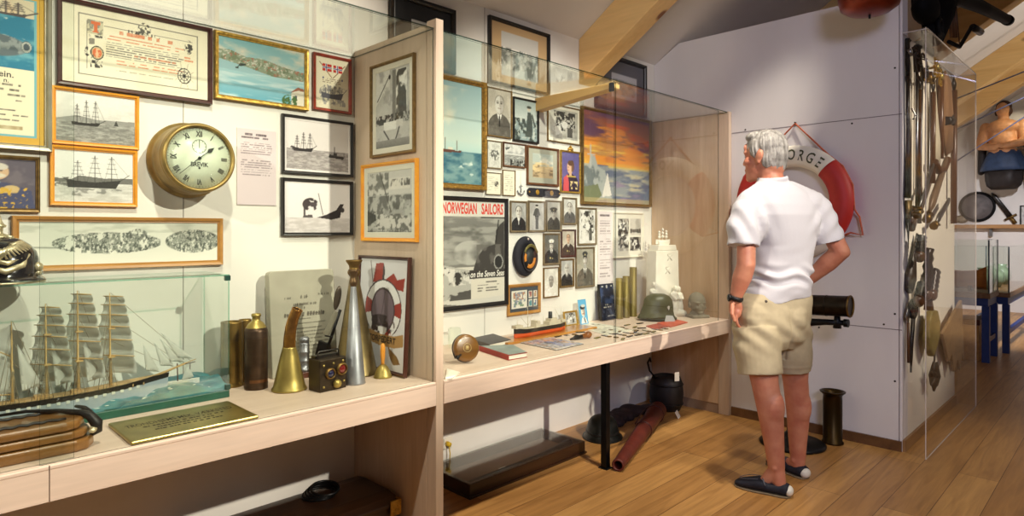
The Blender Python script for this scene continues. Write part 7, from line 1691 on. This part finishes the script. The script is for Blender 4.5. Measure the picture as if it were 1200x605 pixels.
for i, (x, lab) in enumerate(((8.9, 'pale green glazed pot, nearest in the long table case'), (9.45, 'pale green glazed pot, middle one in the long table case'), (10.0, 'pale green glazed pot, farthest in the long table case'))):
    t = thing('glazed_pot', lab, 'pot', (x, 1.26, .661), 0, 'pots in the long table case'); mb = MB(); mb.lathe([(0, 0), (.07, 0), (.12, .08), (.11, .17), (.06, .22), (.075, .25), (.065, .25), (.05, .22), (0, .2)], seg=24); mb.build('body', mat('green_glaze', (140, 156, 126), .3, var=.2), t)
    mb = MB(); mb.tube([(.10, 0, .17), (.15, 0, .15), (.115, 0, .09)], .012, 8); mb.build('handle', mat('green_glaze', (140, 156, 126), .3, var=.2), t)
t = thing('brown_sea_chest', 'brown wooden sea chest on the floor under the near table case', 'chest', (8.14, 1.345, 0)); mb = MB(); mb.box(-.2, .2, -.17, .17, 0, .36); mb.build('body', MEDWOOD, t, bevel=.004); mb = MB(); mb.box(-.205, .205, -.18, .18, .361, .42); mb.build('lid', REDWOOD, t, bevel=.01)
# steel cables under the far roof
for i, (a, b, z, lab) in enumerate((((1120, 116), (1230, 72), 8.6, 'upper steel cable strung under the far rafters'), ((1125, 150), (1230, 100), 9.2, 'middle steel cable strung under the far rafters, before the figurehead'), ((1125, 186), (1230, 118), 9.8, 'lowest steel cable strung past the figurehead'))):
    A, B = on_x(*a, z), on_x(*b, z); c = (A+B)/2; A, B = A+(A-B)*1.2, B+(B-A)*3.0
    q = ceil_z(B.y)
    mb = MB(); mb.tube([A-c, B-c], .008, 8); mb.ell(A-c, .018); mb.ell(B-c, .018); o = mb.build('hanging_steel_cable', mat('cable_steel', (120, 124, 150), .35, .6), None, c); tag(o, lab, 'cable', 'steel cables')
# ------------------------------------------------------------------ the visitor
MAN = thing('person', 'grey-haired person in white T-shirt, beige shorts and navy loafers looking into the display', 'person', (3.321, 1.346, 0), -PI/4)
def P(px, py, y=0.0):
    d = 3.3+y
    return Vector(((px-600)/F*d-1.3972, y, H-(py-HY)*d/F))
SKIN = mat('skin', (206, 142, 112), .5, var=.10, scale=14, rgb2=(186, 112, 88), detail=6, bump=.03)
HAIR = mat('grey_hair', (176, 172, 166), .55, scale=60, stretch=(1, 1, .25), rgb2=(112, 108, 104), bump=.5, detail=5)
SHIRT = mat('white_jersey', (196, 194, 200), .8, var=.02, scale=200, bump=.02)
SHORTS = mat('beige_chino', (176, 162, 132), .8, var=.06, scale=30, bump=.03)
fh = Vector((-.69, .724, 0)); fl = Vector((-.724, -.69, 0))      # where the face looks; the man's left
HR_ = Matrix((( fh.x, fl.x, 0), (fh.y, fl.y, 0), (0, 0, 1)))
C = Vector((-.056, .03, 1.765))
def hd(f, l, z): return C+fh*f+fl*l+Vector((0, 0, z))
b = MB()
# head
b.ell(hd(-.005, 0, .0), (.105, .080, .100), HR_); b.ell(hd(.032, 0, -.070), (.074, .064, .094), HR_); b.ell(hd(.052, 0, -.122), (.050, .050, .040), HR_); b.ell(hd(.080, 0, -.145), (.024, .028, .022), HR_)
b.ell(hd(.088, 0, -.012), (.018, .056, .014), HR_); b.ell(hd(.094, 0, .015), (.010, .05, .03), HR_)
b.capsule(hd(.096, 0, -.025), hd(.113, 0, -.066), .009, .012, 10); b.ell(hd(.103, .011, -.070), (.010, .009, .008), HR_); b.ell(hd(.103, -.011, -.070), (.010, .009, .008), HR_)
b.ell(hd(.098, 0, -.101), (.012, .024, .006), HR_); b.ell(hd(.096, 0, -.113), (.012, .021, .006), HR_)
for s_ in (-1, 1):
    b.ell(hd(.066, s_*.043, -.062), (.030, .026, .026), HR_); b.ell(hd(.088, s_*.031, -.030), (.010, .015, .009), HR_)
    E = HR_ @ Matrix.Rotation(-.25, 3, 'Y')
    b.ell(hd(-.004, s_*.079, -.042), (.020, .011, .033), E); b.ell(hd(-.010, s_*.087, -.032), (.019, .007, .024), E); b.ell(hd(-.002, s_*.083, -.068), (.010, .008, .012), E)
b.ell(hd(-.05, 0, -.085), (.055, .062, .06), HR_)
# neck and trunk
b.capsule(P(906, 224, .0), P(900, 190, .02), .066, .060, 18)
b.capsule(P(888, 236, -.02), P(936, 236, .03), .045, .045, 14)
b.ell(P(914, 270, .02), (.140, .095, .18), Matrix.Rotation(.32, 3, 'Z')); b.ell(P(911, 330, .02), (.125, .095, .16), Matrix.Rotation(.32, 3, 'Z')); b.ell(P(906, 372, .02), (.150, .10, .12), Matrix.Rotation(.28, 3, 'Z'))
# left arm
LS, LE, LW = P(875, 243, -.06), P(874.5, 311, -.115), P(861.5, 351, -.075)
b.capsule(LS.lerp(LE, .12), LE, .046, .046, 16); b.capsule(LE, LE.lerp(LW, .35), .045, .048, 16); b.capsule(LE.lerp(LW, .35), LW, .048, .029, 16)
b.ell(LE+Vector((.006, -.02, 0)), (.026, .026, .03))
# left hand half in the pocket: palm, thumb and four fingers
LH = P(862.5, 366, -.055)
b.tube([LW, LW.lerp(LH, .5), LH], [.028, .034, .036], 14, flat=.62); b.ell(LH, (.030, .038, .034))
b.capsule(P(858.5, 358, -.10), P(858, 368, -.115), .012, .011, 10); b.capsule(P(858, 368, -.115), P(861, 376, -.115), .011, .009, 10)
for k in range(4):
    a_ = LH+Vector((-.012+.006*k, -.03+.020*k, -.02)); m_ = a_+Vector((.010, .004, -.036)); e_ = m_+Vector((.016, .008, -.024+.003*abs(k-1)))
    b.capsule(a_, m_, .0095, .009, 8); b.capsule(m_, e_, .009, .0078, 8)
# right arm, hand on the front of the hip
RS, RE, RW = P(960, 246, .05), P(985, 295, .03), P(944, 331, .165)
b.capsule(RS.lerp(RE, .12), RE, .048, .047, 16); b.ell(RE+Vector((.010, -.008, -.004)), (.036, .036, .034)); b.capsule(RE, RE.lerp(RW, .35), .046, .049, 16); b.capsule(RE.lerp(RW, .35), RW, .049, .030, 16)
RH = P(926, 342, .20); b.tube([RW, RW.lerp(RH, .5), RH], [.028, .036, .036], 14, flat=.6)
for k in range(4):
    a_ = RH+Vector((-.01, 0, .024-.018*k)); m_ = a_+Vector((-.036, -.006, -.008)); e_ = m_+Vector((-.026, -.012, -.010)); b.capsule(a_, m_, .0095, .009, 8); b.capsule(m_, e_, .009, .0078, 8)
a_ = RW.lerp(RH, .4)+Vector((0, 0, .03)); b.capsule(a_, a_+Vector((-.03, .01, .024)), .012, .011, 8); b.capsule(a_+Vector((-.03, .01, .024)), a_+Vector((-.055, .006, .022)), .011, .009, 8)
# legs
def leg(hip, knee, calf, low, ank, s_=1.0):
    b.capsule(hip, hip.lerp(knee, .6), .098*s_, .082*s_, 18); b.capsule(hip.lerp(knee, .6), knee, .082*s_, .068*s_, 18)
    b.capsule(knee, calf, .067*s_, .064*s_, 18); b.capsule(calf, low, .064*s_, .050*s_, 18); b.capsule(low, ank, .050*s_, .041*s_, 18)
    b.ell(calf+Vector((.006, -.016, .02)), (.058*s_, .056*s_, .10))
LA, RA = P(910, 548, -.10), P(935, 539, .135)
leg(P(889, 385, -.03), P(896, 447, -.075), P(903, 482, -.095), P(907, 518, -.10), LA, 1.0)
leg(P(928, 383, .07), P(932, 444, .085), P(935.5, 480, .105), P(935, 515, .125), RA, .96)
LHe, LT, RHe, RT = Vector((.0, -.145, 0)), Vector((-.222, .012, 0)), Vector((.188, .085, 0)), Vector((.078, .318, 0))
for A, heel, toe in ((LA, LHe, LT), (RA, RHe, RT)):
    d_ = (toe-heel).normalized()
    b.capsule(Vector((A.x, A.y, A.z)), heel+d_*.05+Vector((0, 0, .05)), .040, .032, 14); b.capsule(Vector((A.x, A.y, A.z-.012)), heel+d_*.13+Vector((0, 0, .040)), .038, .026, 14); b.capsule(heel+d_*.13+Vector((0, 0, .034)), heel+d_*.22+Vector((0, 0, .026)), .024, .016, 12)
    for s_ in (-1, 1):
        n_ = Vector((-d_.y, d_.x, 0)); b.ell(Vector((A.x, A.y, A.z+.004))+n_*s_*.034, (.014, .014, .016))
body = blob(b, .0052, 4, 'body', SKIN, MAN)
# hair: thick cap over the back and crown, clear of the face and ears
h = MB()
h.ell(hd(-.010, 0, .012), (.107, .084, .097), HR_); h.ell(hd(-.050, 0, -.030), (.068, .076, .082), HR_); h.ell(hd(-.062, 0, -.075), (.046, .062, .055), HR_); h.ell(hd(.045, 0, .070), (.055, .062, .034), HR_, 0)
for s_ in (-1, 1): h.ell(hd(.020, s_*.066, .004), (.034, .020, .050), HR_); h.ell(hd(-.038, s_*.062, -.050), (.030, .020, .052), HR_)
def hair_disp(co, no):
    a = np.arctan2(co[:, 1]-C.y, co[:, 0]-C.x)*9; z = co[:, 2]*24
    k = (vnoise(a*2.2+z*.6+50, z*.5+9, 3)-.5)*.006+(vnoise(a*6+z*1.2+50, z*1.2+7, 8)-.5)*.004
    return co+no*k[:, None]
blob(h, .0045, 2, 'hair', HAIR, MAN, hair_disp)
e_ = MB()
for s_ in (-1, 1): e_.tube([hd(.100, s_*.016, -.010), hd(.100, s_*.032, -.004), hd(.088, s_*.050, -.010)], [.004, .005, .003], 6)
e_.build('eyebrows', HAIR, MAN)
e_ = MB()
for s_ in (-1, 1): e_.ell(hd(.090, s_*.031, -.030), (.0095, .013, .0065), HR_, 0, 12, 8)
e_.build('eyes', mat('eye_white', (226, 222, 214), .2), MAN)

# ---- T-shirt
def ring_px(y_px, l, r, yo, dp, n=44, tilt=0.0, yaw=.30, bulge=1.0):
    A, B = P(l, y_px, yo), P(r, y_px, yo); c = (A+B)/2; a = (B.x-A.x)/2
    a2 = math.sqrt(max(1e-4, (a*a-(dp*math.sin(yaw))**2)))/math.cos(yaw)
    out = []
    for k in range(n):
        t = 2*PI*k/n; u = abs(math.cos(t))**.85*(1 if math.cos(t) >= 0 else -1)*a2; v = abs(math.sin(t))**.9*(1 if math.sin(t) >= 0 else -1)*dp
        x = u*math.cos(yaw)-v*math.sin(yaw); y = u*math.sin(yaw)+v*math.cos(yaw)
        out.append((c.x+x, c.y+y, c.z+tilt*x))
    return out
s = MB()
s.loft([ring_px(352, 866, 951.5, .02, .128, tilt=.16), ring_px(343, 871, 951, .02, .132, tilt=.10), ring_px(331, 877, 950, .02, .132, tilt=.05), ring_px(322, 880, 950, .02, .126), ring_px(306, 882, 951.5, .02, .122), ring_px(288, 883, 953.5, .02, .126), ring_px(270, 878, 957, .02, .132), ring_px(252, 870, 960, .015, .132), ring_px(240, 868, 958, .015, .124), ring_px(229, 874, 950, .01, .106), ring_px(220, 881, 938, .005, .088), ring_px(212, 888, 924, .0, .066)])
s.tube([P(880, 236, -.045), P(873.5, 252, -.065), P(870.5, 270, -.085), P(870.5, 288.5, -.098)], [.066, .078, .080, .079], 24)
s.tube([P(948, 234, .045), P(957, 247, .05), P(965, 266, .048), P(971.5, 284, .042)], [.066, .080, .082, .080], 24)
s.capsule(P(893, 226, -.02), P(877, 238, -.05), .060, .064); s.capsule(P(925, 225, .02), P(950, 238, .05), .060, .066); s.capsule(P(890, 240, -.02), P(945, 240, .04), .085, .085); s.ell(P(885, 262, -.07), (.06, .07, .11)); s.ell(P(945, 262, .02), (.07, .09, .10))
M = Matrix.Translation(P(905.5, 210, .0)) @ Matrix.Rotation(.16, 4, 'X') @ Matrix.Rotation(-.10, 4, 'Y'); s.torus((0, 0, 0), .068, .011, 32, 8, 0, M, sq=1.5)
def cloth_disp(co, no):
    x, y, z = co[:, 0], co[:, 1], co[:, 2]
    k = np.zeros(len(co))
    w = np.exp(-((z-1.10)/.045)**2); k += w*.011*np.sin((z+.16*x-.02*np.sin(x*26))*92)
    w2 = np.clip((1.28-z)/.3, 0, 1); k += w2*.010*(vnoise(x*9+z*16+40, z*20-x*9+30, 5)-.5)*1.6
    w3 = np.clip(1-np.abs(z-1.36)/.22, 0, 1)*np.clip((-x-.03)/.10, 0, 1); k += w3*.007*np.sin(x*70+z*34)
    w4 = np.clip(1-np.abs(z-1.36)/.2, 0, 1)*np.clip((x-.1)/.12, 0, 1); k += w4*.006*np.sin(x*60-z*52)
    k += (vnoise(x*7+20, z*6+20, 9)-.5)*.010
    return co+no*k[:, None]
blob(s, .0055, 5, 'shirt', SHIRT, MAN, cloth_disp)
# ---- shorts
q = MB()
q.loft([ring_px(341, 869, 950, .02, .112, tilt=.10), ring_px(350, 861, 951.5, .02, .128, tilt=.04), ring_px(364, 857, 952.5, .02, .136), ring_px(380, 857, 952, .02, .138), ring_px(396, 859, 950, .02, .130), ring_px(408, 872, 942, .02, .09)])
q.tube([P(886.5, 384, -.035), P(887.5, 405, -.05), P(889, 422, -.06), P(890.5, 438, -.07)], [.118, .120, .115, .110], 28)
q.tube([P(926, 384, .06), P(927, 405, .065), P(928, 420, .07), P(928.5, 433, .078)], [.112, .108, .102, .096], 28)
q.ell(P(885, 372, -.06), (.085, .085, .10)); q.ell(P(926, 372, -.02), (.085, .09, .10))
def short_disp(co, no):
    x, y, z = co[:, 0], co[:, 1], co[:, 2]
    k = (vnoise(x*8+z*7+40, z*9-x*5+30, 15)-.5)*.016
    w = np.clip((.95-z)/.12, 0, 1)*np.clip((z-.70)/.1, 0, 1); k += w*.005*np.sin((x*.8+z)*62)
    k -= np.exp(-((x-.02-.04*(.9-z))/.008)**2)*.006*(z > .66)
    k += np.exp(-((z-.615-.05*x)/.008)**2)*.002
    return co+no*k[:, None]
sh = blob(q, .0055, 4, 'shorts', SHORTS, MAN, short_disp)
g = MB(); g.lathe([(0, .004), (.007, .003), (.008, 0), (0, 0)], seg=14, M=Matrix.Translation(P(898, 353.5, -.117)) @ RY); g.build('pocket_button', mat('horn_button', (70, 58, 46), .4), sh)
# ---- loafers
def shoe(heel, toe):
    d_ = (toe-heel).normalized(); n_ = Vector((-d_.y, d_.x, 0)); L_ = (toe-heel).length
    R_ = Matrix(((d_.x, n_.x, 0), (d_.y, n_.y, 0), (0, 0, 1)))
    at = lambda f, s_, z: heel+d_*f*L_+n_*s_+Vector((0, 0, z))
    # upper: solid foot shape with the ankle opening cut low
    st = [(.0, .022, .030), (.03, .032, .062), (.10, .039, .066), (.22, .041, .058), (.36, .043, .055), (.46, .046, .066), (.58, .049, .068), (.72, .050, .056), (.86, .046, .043), (.95, .034, .034), (1.0, .014, .024)]
    rings = []
    for f, w, t in st:
        rg = []
        for k in range(20):
            a = 2*PI*k/20; ca, sa = math.cos(a), math.sin(a)
            rg.append(at(f, w*(abs(ca)**.8)*(1 if ca > 0 else -1), .008+(t-.008)*(.5+.5*(abs(sa)**.8)*(1 if sa > 0 else -1))))
        rings.append(rg)
    m = MB(); m.loft(rings); NV = mat('navy_suede', (20, 23, 38), .75, var=.2, scale=60)
    o = blob(m, .004, 2, 'shoe', NV, MAN)
    rings = []
    for f, w, t in [(-.012, .018, 0), (.03, .036, 0), (.12, .043, 0), (.4, .045, 0), (.6, .052, 0), (.8, .050, 0), (.95, .036, 0), (1.012, .014, 0)]:
        rings.append([at(f, -w, .0015), at(f, w, .0015), at(f, w, .009), at(f, -w, .009)])
    m = MB(); m.loft(rings, 0, False); m.build('sole', mat('tan_sole', (128, 112, 88), .6), o, bevel=.002)
    m = MB(); m.ell(at(.025, 0, .030), (.022, .034, .026), R_); blob(m, .004, 1, 'heel_patch', mat('white_rubber', (222, 218, 206), .55), o)
    m = MB(); pts = [at(.40, .046, .046), at(.44, .036, .064), at(.50, .0, .0755), at(.44, -.036, .064), at(.40, -.046, .046)]; m.tube(pts, .0036, 6)
    pts = [at(.55, .030, .066), at(.72, .036, .060), at(.86, .026, .049), at(.91, .0, .046), at(.86, -.026, .049), at(.72, -.036, .060), at(.55, -.030, .066)]; m.tube(pts, .0018, 6); m.build('stitching', mat('grey_thread', (96, 98, 108), .7), o)
shoe(LHe, LT); shoe(RHe, RT)
# ---- wrist watch
ax = (LW-LE).normalized()
m = MB(); m.torus((0, 0, 0), .0335, .006, 28, 8, 0, Matrix.Translation(LE.lerp(LW, .95)) @ ax.to_track_quat('Z', 'Y').to_matrix().to_4x4(), sq=2.0)
w_ = m.build('watch_strap', mat('black_rubber', (18, 18, 20), .5), MAN)
m = MB(); m.ell(LE.lerp(LW, .95)+Vector((-.036, -.006, .0)), (.009, .019, .020)); m.build('watch_case', mat('watch_black', (14, 14, 16), .25), w_)
# ------------------------------------------------------------------ light
def spotlight(name, loc, aim, power, col, size=.12, cone=60, blend=.6):
    l = bpy.data.lights.new(name, 'SPOT'); l.energy = power; l.color = col; l.shadow_soft_size = size; l.spot_size = math.radians(cone); l.spot_blend = blend
    o = bpy.data.objects.new(name, l); COL.objects.link(o); o.location = loc
    o.rotation_euler = (Vector(aim)-Vector(loc)).to_track_quat('-Z', 'Y').to_euler(); return o
def area(name, loc, aim, power, col, sx, sy):
    l = bpy.data.lights.new(name, 'AREA'); l.energy = power; l.color = col; l.shape = 'RECTANGLE'; l.size = sx; l.size_y = sy
    o = bpy.data.objects.new(name, l); COL.objects.link(o); o.location = loc
    o.rotation_euler = (Vector(aim)-Vector(loc)).to_track_quat('-Z', 'Y').to_euler(); return o
WARM, COOL = (1.0, .90, .74), (.70, .72, 1.0)
spotlight('track_spot_left_bay', (2.85, -3.5, 4.25), (.72, 2.75, 1.40), 2000, WARM, .06, 26, .5)
spotlight('track_spot_right_bay', (1.15, -3.5, 4.15), (3.0, 2.75, 1.15), 1850, WARM, .06, 24, .45)
spotlight('track_spot_divider', (-3.0, .6, 3.2), (1.65, 2.43, 1.45), 760, WARM, .08, 18, .6)
spotlight('ceiling_spot_monument', (3.85, .95, 3.55), (4.12, 2.5, .85), 230, WARM, .05, 38, .8)
spotlight('track_spot_partition', (-.8, -1.6, 2.9), (4.36, 1.75, 1.2), 300, COOL, .5, 46, .6)
spotlight('track_spot_floor', (2.2, -2.2, 4.4), (3.8, .5, 0), 380, WARM, .1, 36, .8)
spotlight('track_spot_weapons', (4.6, -2.0, 3.2), (5.2, 1.0, 1.6), 600, WARM, .08, 38, .7)
spotlight('figurehead_spot', (11.2, .3, 4.0), (13.0, 1.55, 2.9), 230, (1, .86, .62), .05, 20, .5)
spotlight('far_room_spot', (8.6, .1, 3.3), (10.8, 1.5, .9), 620, (.95, .93, 1.0), .1, 80, .6)
spotlight('added_fill_right_counter', (2.75, 1.15, 3.5), (2.8, 2.42, .7), 270, WARM, .05, 62, .7)  # unseen lamp added to brighten the right counter top
spotlight('added_fill_left_counter', (.55, 1.15, 3.5), (.6, 2.42, .7), 270, WARM, .05, 62, .7)  # same added lamp for the left counter, out of view
spotlight('added_fill_rafter', (.9, -1.0, 2.9), (3.45, 2.0, 2.85), 130, (1, .88, .66), .1, 20, .7)  # added fill lamp that brightens the main rafter, no visible source
spotlight('added_fill_far_roof', (8.4, -1.5, 2.0), (9.8, 1.3, 3.6), 260, (1, .9, .76), .1, 75, .7)  # added upward fill that lifts the far rafters and ceiling
w = bpy.data.worlds.new('room_air'); SC.world = w; w.use_nodes = True
bg = w.node_tree.nodes['Background']; bg.inputs['Color'].default_value = (.62, .50, .44, 1); bg.inputs['Strength'].default_value = .14

# ------------------------------------------------------------------ camera
cd = bpy.data.cameras.new('camera'); cam = bpy.data.objects.new('camera', cd); COL.objects.link(cam)
cam.location = (0, 0, H); cam.rotation_euler = (PI/2, 0, -PI/4)
cd.sensor_width = 36.0; cd.lens = F/1200*36.0; cd.shift_y = (HY-302.5)/1200.0; cd.clip_start = .05; cd.clip_end = 60
SC.camera = cam
SC.view_settings.view_transform = 'Standard'; SC.view_settings.look = 'None'; SC.view_settings.gamma = 1.0; SC.view_settings.exposure = 0.0; SC.view_settings.use_curve_mapping = False
SC.cycles.transparent_max_bounces = 24; SC.cycles.max_bounces = 10; SC.cycles.sample_clamp_indirect = 6.0
